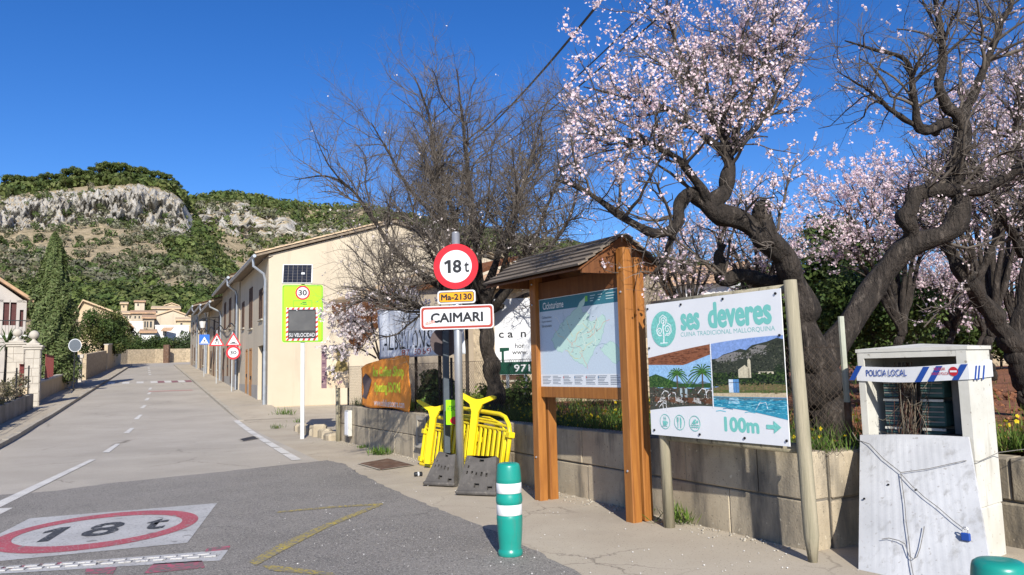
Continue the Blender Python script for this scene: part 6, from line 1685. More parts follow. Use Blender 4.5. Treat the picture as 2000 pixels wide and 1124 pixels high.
g = G(930,969); rubber_foot('black rubber base block leaning right of the galvanised post', (g.x, g.y, .01), math.radians(-20), .52, .40, .48, math.radians(-24), 2)
g = G(817,931); cn_ = thing('drink_can', 'crushed dark drink can lying on the footway', 'can', (g.x, g.y, .034), .3)
b = MB(); b.tube([(-.06,0,0),(-.052,0,0),(.052,0,0),(.06,0,0)], [.026,.033,.033,.026], 14); b.build('can_body', M['ink'], cn_, True)
b = MB(); b.tube([(-.012,0,0),(.012,0,0)], .0335, 14); b.build('label_band', M['signwhite'], cn_, True)
# ------------------------------------------------------------------ traffic signs up the street
def tri(cx, cz, w): h = w*.866; return [(cx-w/2,cz),(cx+w/2,cz),(cx,cz+h)]
def street_sign(label, px, py, rot, ztop):
    g = G(px, py); root = thing('traffic_sign', label, 'sign', g, math.radians(rot), 'traffic signs along the right pavement')
    b = MB(); b.tube([(0,.05,-.1),(0,.05,ztop)], .03, 8); b.build('pole', M['pole_grey'], root)
    return root
t1 = street_sign('speed bump triangle above a 30 limit disc on one pole', 452, 769, 14, 3.05)
b = MB(); b.plate(tri(0.06,2.35,.76), -.01, 0); tr = b.build('warning_triangle', M['signred'], t1)
b = MB(); b.plate(tri(0.06,2.405,.55), -.014, -.0105); b.build('white_face', M['signwhite'], tr)
b = MB(); b.plate([(-.12,2.45),(.24,2.45),(.24,2.475),(.18,2.48),(.12,2.53),(0,2.53),(-.06,2.48),(-.12,2.475)], -.017, -.0145); b.build('bump_symbol', M['ink'], tr)
b = MB(); b.plate(disc(.06,2.01,.34,None,36), -.01, 0); d3 = b.build('limit_disc', M['signred'], t1)
b = MB(); b.plate(disc(.06,2.01,.245,None,36), -.014, -.0105); b.build('white_face', M['signwhite'], d3)
text('30', .06, 2.01, .30, .18, M['ink'], d3, -.016, 0, fat=.007)
def walker(mb, cx, cz, s, y0, y1):
    mb.plate(disc(cx, cz+.40*s, .055*s, None, 12), y0, y1)
    for pts in ([(-.06,.12),(.06,.12),(.07,.33),(-.05,.33)], [(-.05,.14),(-.17,-.16),(-.11,-.18),(.01,.12)], [(.0,.13),(.13,-.0),(.14,-.18),(.20,-.18),(.18,.04),(.06,.15)], [(-.05,.32),(-.18,.14),(-.14,.11),(-.02,.26)], [(.06,.32),(.19,.17),(.16,.13),(.04,.25)]):
        mb.plate([(cx+x*s, cz+z*s) for x, z in pts][::1], y0, y1)
t2 = street_sign('red bordered pedestrian warning triangle in the middle of the street signs', 422, 753, 14, 3.2)
b = MB(); b.plate(tri(0,2.28,.86), -.01, 0); tr = b.build('warning_triangle', M['signred'], t2)
b = MB(); b.plate(tri(0,2.345,.63), -.014, -.0105); fc = b.build('white_face', M['signwhite'], tr)
b = MB(); walker(b, 0, 2.50, .62, -.017, -.0145); tag(b.build('walker_symbol', M['ink'], tr), kind='stuff')
t3 = street_sign('blue square pedestrian crossing sign farthest up the street', 398, 739, 14, 3.1)
b = MB(); b.plate(rrect(-.33,.33,2.30,2.98,.03), -.01, 0); sq = b.build('blue_square', M['blue'], t3)
b = MB(); b.plate(tri(0,2.40,.50), -.014, -.0105); b.build('white_triangle', M['signwhite'], sq)
b = MB(); walker(b, 0, 2.48, .38, -.017, -.0145); tag(b.build('walker_symbol', M['ink'], sq), kind='stuff')
b = MB(); b.box(-.33,.33,-.013,-.0105,2.345,2.37); b.build('white_line', M['signwhite'], sq)
# ------------------------------------------------------------------ buildings behind the trees
an = thing('lean_to', 'open tile roofed lean-to beside the gabled end house', 'shed', P(700, 800, 20.0), 0)
p0, p1 = P(648,607,18.0), P(830,545,21.5); bk = Vector((.55,.83,0))*5.0 + Vector((0,0,1.1))
b = MB(); th_ = Vector((0,0,.12))
vs = [p0, p1, p1+bk, p0+bk]; b.add([tuple(q) for q in vs] + [tuple(q+th_) for q in vs], [(3,2,1,0),(4,5,6,7),(0,1,5,4),(1,2,6,5),(2,3,7,6),(3,0,4,7)])
world_part('roof', b, M['kwood_dark'], an)
d_ = (p1-p0); n_ = int(d_.length/.27); dn = d_.normalized(); bd_ = bk.normalized(); upn = dn.cross(bd_).normalized()
if upn.z < 0: upn = -upn
for i in range(n_):
    q = p0 + dn*(.13+i*.27) + th_*1.05
    b = MB(); vs, fs = [], []
    for (s_, r0_) in ((-.16,.14),(1.6,.12)):
        for k in range(7):
            a = math.pi*k/6; vs.append(tuple(q + bd_*s_ + dn*(r0_*math.cos(a)) + upn*(r0_*math.sin(a))))
        for k in range(7):
            a = math.pi*k/6; vs.append(tuple(q + bd_*s_ + dn*((r0_-.03)*math.cos(a)) + upn*((r0_-.03)*math.sin(a))))
    fs = [(k,k+1,15+k,14+k) for k in range(6)] + [(k+1,k,7+k,8+k) for k in range(6)] + [(7+k+1,7+k,21+k,22+k) for k in range(6)]
    b.add(vs, fs); world_part('roof_tile', b, M['tile_pale'], an)
b = MB(); e0, e1, e2 = p0+Vector((0,0,-.02)), P(694,690,18.9), p0+bk*.5
b.add([tuple(e0), tuple(e1), tuple(e2), tuple(e0+dn*.15), tuple(e1+dn*.15), tuple(e2+dn*.15)], [(0,1,2),(5,4,3),(0,3,4,1),(1,4,5,2),(2,5,3,0)]); world_part('soffit_bracket', b, M['kwood_dark'], an)
for x in (0.97,):
    q = p0.lerp(p1,x) + bk*.04; b = MB(); b.box(q.x-.1,q.x+.1,q.y-.1,q.y+.1,.2,q.z+.02); world_part('pillar', b, M['stone_wall'], an)
b = MB(); qa, qb = p0+bk*.45, p1+bk*.45
b.add([(qa.x,qa.y,.1),(qb.x,qb.y,.1),(qb.x,qb.y,qb.z+.35),(qa.x,qa.y,qa.z+.35)], [(0,1,2,3)]); world_part('back_wall', b, M['plaster_grey'], an)
def back_house(name, label, x0, x1, yt, d0, d1, m, roofm, rise=.9, wins=()):
    a, c = P(x0, yt, d0), P(x1, yt, d1); zt = .5*(a.z+c.z)
    L = math.hypot(c.x-a.x, c.y-a.y); root = thing(name, label, 'house', (a.x, a.y, .3), math.atan2(c.y-a.y, c.x-a.x))
    H = zt-.3; b = MB(); wall_open(b, 0, L, -.6, H, wins); b.add([(L,0,-.6),(L,6,-.6),(L,6,H),(L,3,H+rise),(L,0,H)], [(0,1,2,3,4)]); b.add([(0,0,-.6),(0,6,-.6),(0,6,H),(0,3,H+rise),(0,0,H)], [(4,3,2,1,0)]); b.add([(0,6,-.6),(L,6,-.6),(L,6,H),(0,6,H)], [(3,2,1,0)])
    b.build('wall', m, root)
    b = MB(); tile_sheet(b, -.3, L+.3, (-.4,H-.05), (3,H+rise+.08)); tile_sheet(b, -.3, L+.3, (6.4,H-.05), (3,H+rise+.08)); tag(b.build('roof', roofm, root), kind='stuff')
    for o in wins: window_part(root, o, .16, 'shutter')
    return root
back_house('stone_house', 'tan rubble stone house behind the bare almond tree', 905, 1225, 560, 24, 22, M['stone_wall'], M['tile'], .9, [(1.2,2.0,.9,2.3),(3.2,4.0,.9,2.3)])
wh2 = back_house('villa', 'white villa with red terrace columns behind the kiosk roof', 1215, 1420, 560, 31, 29, M['white_wall'], M['tile'], 1.0, [(1.0,2.0,.8,2.6)])
for x in (.3,1.6,2.9):
    b = MB(); b.box(x-.1,x+.1,-1.3,-1.1,-.4,3.2); b.build('column', M['rust_red'], wh2)
b = MB(); b.box(0,3.6,-1.5,-.01,3.201,3.35); b.build('terrace_slab', M['white_wall'], wh2)
a_, c_ = P(1060,760,17.5), P(1420,760,17.0)
sw = thing('stone_wall', 'dappled rubble wall at the back of the plot behind the kiosk', 'wall', (a_.x,a_.y,.4), math.atan2(c_.y-a_.y,c_.x-a_.x))
b = MB(); b.cbox(0,math.hypot(c_.x-a_.x,c_.y-a_.y),0,.35,-.2,1.75,.05); b.build('wall_body', M['stone_wall'], sw)
a_, c_ = P(1690,690,40), P(2400,690,34)
sw = thing('stone_wall', 'low rubble wall at the far edge of the orchard', 'wall', (a_.x,a_.y,.6), math.atan2(c_.y-a_.y,c_.x-a_.x))
b = MB(); b.cbox(0,math.hypot(c_.x-a_.x,c_.y-a_.y),0,.5,-.4,1.5,.08); b.build('wall_body', M['stone_wall'], sw)
# ------------------------------------------------------------------ overhead lines
msth = thing('roof_mast', 'thin steel cable mast on the ridge of the gabled house', 'mast', P(868,400,36.0))
b = MB(); b.tube([(0,0,-1.6),(0,0,2.2)], .04, 6); b.build('mast_tube', M['galv'], msth)
top = msth.location + Vector((0,0,2.2))
def line(label, a, c, sag, rad=.012):
    pts = []
    for k in range(25): t_ = k/24; p = Vector(a).lerp(Vector(c), t_); p.z -= sag*4*t_*(1-t_); pts.append(p)
    b = MB(); b.tube(pts, rad, 5); tag(b.build('overhead_cable', M['iron']), label, 'cable', 'overhead cables')
line('thick twisted overhead cable, topmost of the three crossing the sky', P(1180,-6,13), top, .45, .026)
line('thin overhead cable, middle one of the three crossing the sky', P(1290,-6,12.5), top+Vector((0,0,-.5)), .5, .015)
line('lowest overhead cable of the three crossing the sky', P(1300,22,12.5), top+Vector((0,0,-1.0)), .35, .018)
line('slack cable running up from the house corner to the roof', P(512,508,30.2), P(705,402,33), .25, .018)
# ------------------------------------------------------------------ almond trees
M['twig_dark'] = mat('brown_grey_branch', (.12,.10,.082), (.055,.045,.037), 5, .9, kind='World')
def polyrs(pts, k):
    """Catmull-Rom through (n,3) points, resampled to k points"""
    p = np.asarray(pts, float); n = len(p)
    q = np.vstack([2*p[0]-p[1], p, 2*p[-1]-p[-2]])
    out = []
    for u in np.linspace(0, n-1, k):
        i = min(int(u), n-2); t = u-i; a, b, c, d = q[i], q[i+1], q[i+2], q[i+3]
        out.append(.5*((2*b)+(-a+c)*t+(2*a-5*b+4*c-d)*t*t+(-a+3*b-3*c+d)*t**3))
    return np.array(out)
def limb(spec, k=18):
    """spec: (column, row, distance, radius) read off the photograph at the limb's own distance"""
    w = [(*P(x, y, d),) for x, y, d, r in spec]
    pts = polyrs(w, k); rad = np.interp(np.linspace(0, len(spec)-1, k), range(len(spec)), [s_[3] for s_ in spec])
    return pts, rad
def sprout(pp, pr, n, L, ang, up, wander, k, ratio, rmax, rng, tmin=.15, tmax=1.0, tip=.35, grav=0.0, wt=None):
    N, K, _ = pp.shape
    ln = np.linalg.norm(pp[:,1:]-pp[:,:-1], axis=2).sum(1)
    w = ln/ln.sum() if wt is None else wt*ln/(wt*ln).sum()
    i = rng.choice(N, n, p=w); t = rng.uniform(tmin, tmax, n)*(K-1); j = np.minimum(t.astype(int), K-2); f = (t-j)[:,None]
    p = pp[i,j]*(1-f)+pp[i,j+1]*f; tg = unit(pp[i,j+1]-pp[i,j]); r = pr[i,j]*(1-f[:,0])+pr[i,j+1]*f[:,0]
    a = rng.uniform(ang[0], ang[1], n)[:,None]
    perp = unit(np.cross(tg, rng.normal(size=(n,3))))
    d = unit(tg*np.cos(a)+perp*np.sin(a)+np.array([0,0,up]))
    ll = rng.uniform(L[0], L[1], n)[:,None]
    r0 = np.minimum(r*ratio, rmax*rng.uniform(.7,1.1,n))
    out = np.empty((n,k,3)); out[:,0] = p
    for q in range(1,k):
        d = unit(d + rng.normal(size=(n,3))*wander + np.array([0,0,up*.12-grav]))
        p = p + d*ll/(k-1); out[:,q] = p
    rad = r0[:,None]*np.linspace(1, tip, k)[None,:]
    return out, rad
PET = []
for k_ in range(5):
    a = 2*math.pi*k_/5; c, s_ = math.cos(a), math.sin(a); w_ = .42
    PET += [(0,0,0), (.62*c-w_*s_*1.0, .62*s_+w_*c, .16), (1.0*c, 1.0*s_, .34), (.62*c+w_*s_, .62*s_-w_*c, .16)]
PET = np.array(PET)
PET3 = np.concatenate([np.array([(0,0,0), (.95*math.cos(a-.5),.95*math.sin(a-.5),.25), (.95*math.cos(a+.5),.95*math.sin(a+.5),.25)]) for a in [2*math.pi*k/5 for k in range(5)]])
def flowers(pos, size, rng, cols, tri=False):
    n = len(pos); PT, kv = (PET3, 3) if tri else (PET, 4)
    z = unit(rng.normal(size=(n,3)) + np.array([0,-.25,.35])); x = unit(np.cross(z, rng.normal(size=(n,3)))); y = np.cross(z, x)
    s = (size*rng.uniform(.7,1.15,n))[:,None,None]
    v = pos[:,None,:] + s*(PT[None,:,0:1]*x[:,None,:] + PT[None,:,1:2]*y[:,None,:] + PT[None,:,2:3]*z[:,None,:])
    c = np.array(cols)[rng.integers(0,len(cols),n)]*rng.uniform(.88,1.05,(n,1))
    cc = np.repeat(c[:,None,:], 5*kv, 1); cc[:,0::kv,:] *= np.array([.9,.62,.68])      # darker throat of each flower
    return v.reshape(-1,3), np.arange(n*5*kv).reshape(-1,kv), cc.reshape(-1,3)
PINK = [(.92,.86,.87),(.91,.82,.84),(.93,.90,.90),(.87,.73,.77)]
WHITE = [(.86,.86,.84),(.82,.81,.76)]
def scatter_on(tw, n, rng, tmin=.1, jit=.02, clus=1, keep=None):
    N, K, _ = tw.shape
    w = np.ones(N) if keep is None else keep(tw.mean(1))
    w = w/w.sum()
    m = max(1, n//clus); i = rng.choice(N, m, p=w); t = rng.uniform(tmin,1,m)*(K-1); j = np.minimum(t.astype(int),K-2); f = (t-j)[:,None]
    p = tw[i,j]*(1-f)+tw[i,j+1]*f
    p = np.repeat(p, clus, 0); return p + rng.normal(size=p.shape)*jit
def gnarly(mb, pts, rad, seed):
    """a limb with knots and lengthwise furrows"""
    k2, n = 46, 18
    t = np.linspace(0, len(pts)-1, k2); P2 = polyrs(pts, k2); R2 = np.interp(t, range(len(pts)), rad)
    vs, fs = [], []; ref = None
    for i in range(k2):
        tg = Vector(P2[min(i+1,k2-1)]-P2[max(i-1,0)]).normalized()
        if ref is None: ref = tg.orthogonal().normalized()
        ref = (ref-tg*ref.dot(tg)).normalized(); b = tg.cross(ref)
        for j in range(n):
            a = 2*math.pi*j/n
            w = 1 + .10*noise.noise((math.cos(a)*1.3+seed*7, math.sin(a)*1.3, i*.33)) + .16*noise.noise((math.cos(a)*3.1+seed*3, math.sin(a)*3.1, i*.16+9)) + (.07 if j % 3 == 0 else -.04)
            vs.append(Vector(P2[i]) + (ref*math.cos(a)+b*math.sin(a))*R2[i]*w)
    for i in range(k2-1):
        for j in range(n): fs.append((i*n+j, i*n+(j+1)%n, (i+1)*n+(j+1)%n, (i+1)*n+j))
    fs.append(tuple(reversed(range(n)))); fs.append(tuple(range((k2-1)*n, k2*n)))
    mb.add(vs, fs)
def almond(name, label, base, specs, seed, n1, n2, n3, L1, L2, L3, up=.25, blossom=0, bsize=.019, cols=PINK, group='almond trees of the orchard', keep=None, wt1=None, tw_r=.0042, trunk_idx=1, n4=0, grav=0.0, clus=4, tmin=.3, thin=.80, lowres=False, kt=4):
    rng = np.random.default_rng(seed)
    root = thing(name, label, 'tree', base, 0, group); o = np.array(base)
    lp, lr = zip(*[limb(s_) for s_ in specs]); lp = np.array(lp); lr = np.array(lr)*thin
    mb = MB()
    for q, (p, r) in enumerate(zip(lp, lr)):
        kk = len(p); jit = 1+.13*np.sin(np.arange(kk)*2.1+q*1.7)+.08*np.sin(np.arange(kk)*4.7+q)
        pn = p + np.stack([np.sin(np.arange(kk)*1.9+q), np.cos(np.arange(kk)*2.3+q*2), np.sin(np.arange(kk)*1.3)], 1)*(r*.18)[:,None]
        gnarly(mb, pn-o, r*jit, q)
        if q == trunk_idx-1: mb.build('trunk', M['bark'], root, True); mb = MB()
    mb.build('limbs', M['bark'], root, True)
    ok = lr.mean(1) if wt1 is None else np.array(wt1, float)
    b1, r1 = sprout(lp, lr, n1, L1, (.5,1.2), up, .22, 7, .55, .024, rng, tmin, 1.0, .4, grav, None if wt1 is None else np.array(wt1, float))
    b2, r2 = sprout(np.concatenate([b1]), np.concatenate([r1]), n2, L2, (.5,1.25), up, .24, 5, .6, .014, rng, .12, 1.0, .4, grav)
    b2l, r2l = sprout(lp, lr, max(4, n2//5), L2, (.6,1.4), up, .24, 5, .3, .011, rng, tmin, 1.0, .4, grav, None if wt1 is None else np.array(wt1, float))
    b2 = np.concatenate([b2, b2l]); r2 = np.concatenate([r2, r2l])
    b3, r3 = sprout(b2, r2, n3, L3, (.5,1.3), up*1.3, .26, kt, .6, tw_r, rng, .1, 1.0, .4, grav)
    v1, f1_ = tubes(b1-o, r1, 5); v2, f2_ = tubes(b2-o, r2, 3)
    v, f, _ = join([(v1, f1_, None), (v2, f2_, None)])
    tag(link('branches', npmesh('branches', v, f, None, True), root, [M['twig_dark']]), kind='stuff')
    v3, f3_ = tubes(b3-o, r3, 3); ps = [(v3, f3_, None)]
    if n4:
        b4, r4 = sprout(b3, r3, n4, (.04,.14), (.6,1.3), .2, .15, 3, .8, tw_r*.8, rng, .1, 1.0, .6); v4, f4_ = tubes(b4-o, r4, 3); ps.append((v4, f4_, None))
    v, f, _ = join(ps)
    tag(link('twigs', npmesh('twigs', v, f), root, [M['twig']]), kind='stuff')
    if blossom:
        pos = scatter_on(b3, blossom, rng, .05, .022, clus, keep) - o
        v, f, c = flowers(pos, bsize, rng, cols, lowres); tag(link('blossom', npmesh('blossom', v, f, c), root, [M['petal']]), kind='stuff')
    return root
def basept(x, y, d, z=.6): p = P(x, y, d); return (p.x, p.y, z)
# bare tree behind the town sign
D = 12.6
almond('almond_tree', 'nearly bare grey almond tree with dense twigs behind the town sign', basept(968,800,D), [
    [(968,830,D,.24),(966,760,D,.20),(955,690,D,.17),(945,620,D,.15),(940,575,D,.13)],
    [(945,610,D,.11),(905,520,D-.2,.085),(868,430,D-.3,.06),(852,330,D-.2,.045),(838,230,D,.03),(810,150,D,.012)],
    [(940,580,D,.11),(926,450,D+.1,.08),(915,350,D+.2,.055),(905,250,D+.1,.035),(892,135,D,.012)],
    [(945,590,D,.10),(978,480,D+.3,.075),(1010,400,D+.4,.055),(1035,320,D+.4,.038),(1062,215,D+.4,.012)],
    [(942,610,D,.10),(860,560,D-.5,.07),(780,500,D-.8,.055),(730,430,D-.9,.04),(690,375,D-.9,.03),(640,345,D-1,.02),(575,352,D-1,.008)],
    [(950,620,D,.10),(1000,560,D-.3,.075),(1060,500,D-.4,.055),(1110,430,D-.3,.035),(1135,345,D-.2,.012)],
    [(940,625,D,.09),(850,610,D-.8,.06),(780,585,D-1.1,.04),(710,560,D-1.3,.015)],
    [(700,385,D-.9,.025),(655,340,D-1,.018),(630,300,D-1,.012),(605,235,D-1,.006)],
    [(870,440,D-.3,.05),(800,370,D-.4,.035),(760,300,D-.5,.025),(725,240,D-.6,.01)],
    [(950,600,D+.3,.09),(900,480,D+.9,.06),(870,360,D+1.1,.04),(850,270,D+1.2,.015)],
    [(960,600,D+.3,.09),(1030,500,D+1.0,.06),(1070,400,D+1.2,.04),(1110,310,D+1.2,.015)],
    [(950,615,D,.06),(1020,580,D+.6,.045),(1090,560,D+.9,.03),(1150,520,D+1.0,.01)],
    [(940,600,D+.2,.06),(880,520,D+1.2,.04),(810,450,D+1.5,.03),(760,390,D+1.6,.01)],
    [(935,610,D-.2,.05),(870,540,D-1.0,.035),(820,450,D-1.3,.025),(790,350,D-1.3,.01)],
    [(950,600,D-.2,.05),(990,500,D-.9,.035),(1010,400,D-1.2,.025),(1000,290,D-1.2,.01)],
    [(945,605,D,.05),(920,520,D-.8,.035),(950,420,D-1.1,.025),(960,300,D-1.0,.01)]],
    5, 260, 2900, 18500, (.5,1.3), (.25,.75), (.10,.36), .22, 700, .016, WHITE, wt1=[0,1,1,1,.8,1,1.2,.35,.8,1,1,1.2,1.2,1.3,1.3,1.3], kt=3, n4=4500, clus=2, tmin=.25, thin=.72,
    keep=lambda p: (p[:,2] < 4.0)*1.0+.05)
# white flowering spray over the orange banner
D = 17.0
almond('flowering_shrub', 'white blossoming spray in front of the lean-to roof', basept(752,790,D), [
    [(752,800,D,.05),(748,730,D,.04),(738,690,D,.03)], [(740,700,D,.03),(720,660,D-.2,.022),(695,630,D-.3,.015),(672,615,D-.4,.006)],
    [(742,700,D,.03),(730,650,D,.02),(725,610,D,.012),(735,580,D,.005)], [(744,700,D,.03),(765,650,D+.1,.02),(790,620,D+.1,.012),(800,600,D,.005)],
    [(735,700,D,.025),(700,680,D-.2,.016),(672,672,D-.3,.006)]],
    9, 40, 220, 1100, (.3,.8), (.2,.45), (.08,.25), .1, 3000, .03, WHITE, group=None, wt1=[0,1,1,1,1], tw_r=.005, clus=3, tmin=.2)
# the big twisted almond behind the billboard
D = 8.4
almond('almond_tree', 'big twisted almond with pink blossom and two dark limbs behind the billboard', basept(1605,800,D), [
    [(1612,850,D,.30),(1606,790,D,.27),(1600,740,D,.25),(1592,700,D,.23)],
    [(1592,715,D,.20),(1572,630,D,.17),(1560,570,D,.155),(1535,515,D-.1,.15),(1505,470,D-.2,.15),(1450,435,D-.2,.13),(1395,412,D-.3,.12),(1365,385,D-.3,.105),(1352,372,D-.3,.08)],
    [(1496,470,D-.2,.14),(1492,435,D-.2,.125),(1488,408,D-.2,.118)],
    [(1385,412,D-.3,.11),(1415,370,D-.2,.10),(1424,330,D-.1,.085),(1418,285,D,.07),(1412,230,D,.055),(1440,150,D+.1,.035),(1452,60,D+.1,.015)],
    [(1420,300,D,.06),(1380,270,D-.2,.045),(1320,220,D-.4,.035),(1240,195,D-.6,.022),(1140,170,D-.8,.008)],
    [(1418,285,D,.055),(1370,190,D+.2,.04),(1330,110,D+.4,.03),(1300,20,D+.4,.015)],
    [(1430,300,D,.055),(1490,230,D+.3,.04),(1530,150,D+.4,.025),(1560,90,D+.5,.01)],
    [(1425,290,D+.1,.05),(1470,180,D+.4,.035),(1500,90,D+.5,.02),(1512,10,D+.5,.01)],
    [(1372,392,D-.3,.09),(1345,378,D-.4,.085),(1328,400,D-.4,.08),(1322,440,D-.5,.07),(1285,455,D-.6,.06),(1240,440,D-.7,.05),(1190,405,D-.8,.04),(1140,372,D-.9,.03),(1085,352,D-1,.015)],
    [(1395,412,D-.3,.08),(1350,340,D-.5,.05),(1290,290,D-.7,.035),(1210,270,D-.8,.02),(1130,260,D-.9,.008)],
    [(1556,560,D,.11),(1500,548,D+.2,.10),(1440,540,D+.3,.10),(1412,545,D+.3,.10),(1405,500,D+.3,.06),(1412,478,D+.3,.05)],
    [(1600,730,D,.20),(1640,660,D+.1,.175),(1690,585,D+.2,.16),(1735,520,D+.2,.16),(1790,478,D+.1,.15),(1850,450,D,.14),(1878,418,D,.13),(1868,370,D,.115),(1872,310,D,.11),(1880,260,D,.10),(1875,215,D,.08)],
    [(1785,470,D+.1,.12),(1772,430,D,.11),(1780,395,D,.105),(1815,372,D,.10),(1860,372,D,.10),(1920,370,D-.1,.08),(1985,330,D-.2,.06),(2060,300,D-.2,.03)],
    [(1876,240,D,.085),(1836,180,D-.1,.06),(1842,100,D-.1,.05),(1830,20,D-.1,.035),(1815,-60,D-.1,.02)],
    [(1850,240,D,.07),(1800,255,D-.2,.055),(1785,190,D-.3,.04),(1770,120,D-.3,.03),(1700,95,D-.4,.018),(1650,80,D-.5,.008)],
    [(1880,230,D,.07),(1920,140,D+.1,.05),(1960,40,D+.2,.035),(2000,-40,D+.2,.02)],
    [(1830,260,D,.05),(1760,230,D-.3,.035),(1700,180,D-.4,.02),(1635,140,D-.5,.006)],
    [(1330,400,D-.4,.06),(1300,500,D-.5,.03),(1270,540,D-.5,.012)]],
    31, 190, 1200, 6800, (.4,1.05), (.2,.6), (.08,.28), .18, 18000, .0165, PINK, n4=3000, wt1=[0,.25,0,1,1.5,1.5,1.5,1.4,.9,1.4,.25,.15,.5,1,1,1,.9,.7], clus=5,
    keep=lambda p: np.where(p[:,0]/p[:,1] < .41, 1.0, .07)*(p[:,0]/p[:,1] > .075)*np.clip((p[:,2]-2.9)*1.4, .1, 1)+1e-6)
# the dark leaning almond at the right edge
D = 10.2
almond('almond_tree', 'dark leaning almond trunk at the right edge of the orchard', basept(2010,760,D), [
    [(2020,800,D,.20),(2000,730,D,.18),(1970,660,D,.16)], [(1980,680,D,.15),(1935,610,D,.13),(1895,555,D-.1,.12),(1860,500,D-.1,.10),(1835,455,D-.2,.07),(1800,420,D-.3,.04)],
    [(1985,680,D,.14),(2005,560,D+.1,.11),(2010,420,D+.2,.08),(1985,280,D+.2,.055),(1990,150,D+.3,.03)], [(1900,560,D,.07),(1940,480,D,.05),(1960,380,D,.03),(1950,300,D,.015)],
    [(2000,500,D,.08),(1950,400,D-.3,.05),(1900,320,D-.4,.03),(1860,220,D-.5,.012)]],
    37, 90, 560, 3200, (.5,1.2), (.25,.7), (.10,.3), .15, 6000, .017, PINK, wt1=[0,.7,1,1,1], clus=5, tmin=.3, n4=1000)
# blossoming rows farther back
def back_almond(label, x, d, crown, seed, n=5200, size=.03, cols=PINK, spread=1.0, hgt=1.0):
    bx, by = crown; b0 = (x, 722, d, .17)
    q = [[(x,740,d,.12),(x-10,690,d,.10),(x+5,640,d,.09)]]
    rnd = random.Random(seed); wt = [0]
    for k in range(8):
        a = -1.35+2.7*k/7; ex, ey = bx+spread*3600/d*math.sin(a)*.32, by-hgt*3600/d*(.34*math.cos(a)-.10)
        dd = d+rnd.uniform(-.8,.8)
        q.append([(x+2,650,d,.075),(x*.55+ex*.45, 650*.5+ey*.5, (d+dd)/2, .045), (x*.2+ex*.8+rnd.uniform(-15,15), 650*.18+ey*.82, dd, .028), (ex, ey, dd, .012)]); wt.append(1)
    return almond('almond_tree', label, basept(x, 730, d), q, seed, 80, 380, 1500, (.5,1.2), (.3,.8), (.12,.35), .12, n, size, cols, wt1=wt, tw_r=.006, clus=5, tmin=.3, lowres=True)
back_almond('blossoming almond filling the gap between the two dark limbs', 1760, 14.5, (1720,420), 51, 13000, .022, hgt=1.25, spread=1.3)
back_almond('tall blossoming almond behind the upper right branches', 1935, 13.5, (1930,300), 52, 15000, .021, hgt=1.5, spread=1.3)
back_almond('blossoming almond low behind the billboard lettering', 1500, 16.5, (1470,480), 53, 5500, .023)
back_almond('pink almond in the second row right of the dark green trees', 1860, 19.5, (1850,570), 54, 6000, .028)
back_almond('pink almond at the far right of the second row', 1985, 18.0, (2000,520), 55, 6000, .027)
back_almond('small pink almond far back above the cabinet', 1790, 25.0, (1790,600), 56, 3500, .042)
back_almond('blossoming almond behind the kiosk gable', 1345, 18.5, (1330,500), 57, 3000, .028)
back_almond('small pink almond at the far end of the orchard rows', 1920, 27.0, (1920,610), 58, 3500, .045)
# evergreen trees and hedges behind the orchard
EV = [(.05,.085,.02),(.065,.10,.024),(.04,.07,.018),(.08,.115,.03)]
def bush_px(name, label, x, y, d, rx, rz, seed, cols=EV, cl=30, per=150, leaf=.07, cat='tree', zb=.6, group=None, cr=None):
    c = P(x, y, d); crown_tree(name, label, (c.x, c.y, zb), tuple(c), (rx,rx,rz), cl, cr or rx*.42, per, leaf, cols, seed, cat, group, .05)
bush_px('carob_tree', 'dark green carob tree between the billboard post and the cabinet', 1700, 605, 16.5, 1.15, .95, 61, leaf=.055, cl=42, per=220)
bush_px('carob_tree', 'dense green carob tree right behind the fork of the twisted almond', 1640, 520, 20, 1.3, 1.1, 62, leaf=.07, cl=36, per=200)
bush_px('carob_tree', 'green tree low behind the billboard top edge', 1530, 600, 21, 1.6, 1.2, 63, leaf=.07, cl=36, per=160)
for k, (x, y, d) in enumerate(((1760,655,30),(1850,655,32),(1950,650,31),(2060,645,30),(1640,650,28),(1560,660,27))):
    bush_px('hedge_shrub', ['dark hedge shrub above the cabinet left corner', 'dark hedge shrub in the middle above the cabinet', 'dark hedge shrub above the cabinet right corner', 'dark hedge shrub outside the right edge', 'dark hedge shrub behind the pale fence post', 'dark hedge shrub behind the almond trunk'][k], x, y, d, 1.9, 1.1, 70+k, EV, 26, 120, .10, 'shrub', .7, 'hedge at the back of the orchard')
YG = [(.16,.22,.03),(.22,.26,.03),(.10,.16,.025)]
bush_px('garden_shrub', 'bright yellow green shrub right of the galvanised post', 935, 785, 13.4, .38, .28, 81, YG, 22, 140, .03, 'shrub', .6)
bush_px('garden_shrub', 'dark green shrub right of the orange banner', 852, 775, 14.2, .34, .40, 82, [(.035,.06,.018),(.05,.08,.02)], 26, 150, .035, 'shrub', .6)
bush_px('garden_shrub', 'green shrub between the dark post and the kiosk', 1010, 780, 12.9, .45, .3, 83, [(.05,.09,.02),(.08,.13,.025)], 22, 150, .03, 'shrub', .6)
bush_px('garden_shrub', 'leafy shrub under the white board', 880, 780, 13.9, .4, .35, 84, [(.07,.12,.025),(.12,.18,.03)], 22, 150, .03, 'shrub', .6)
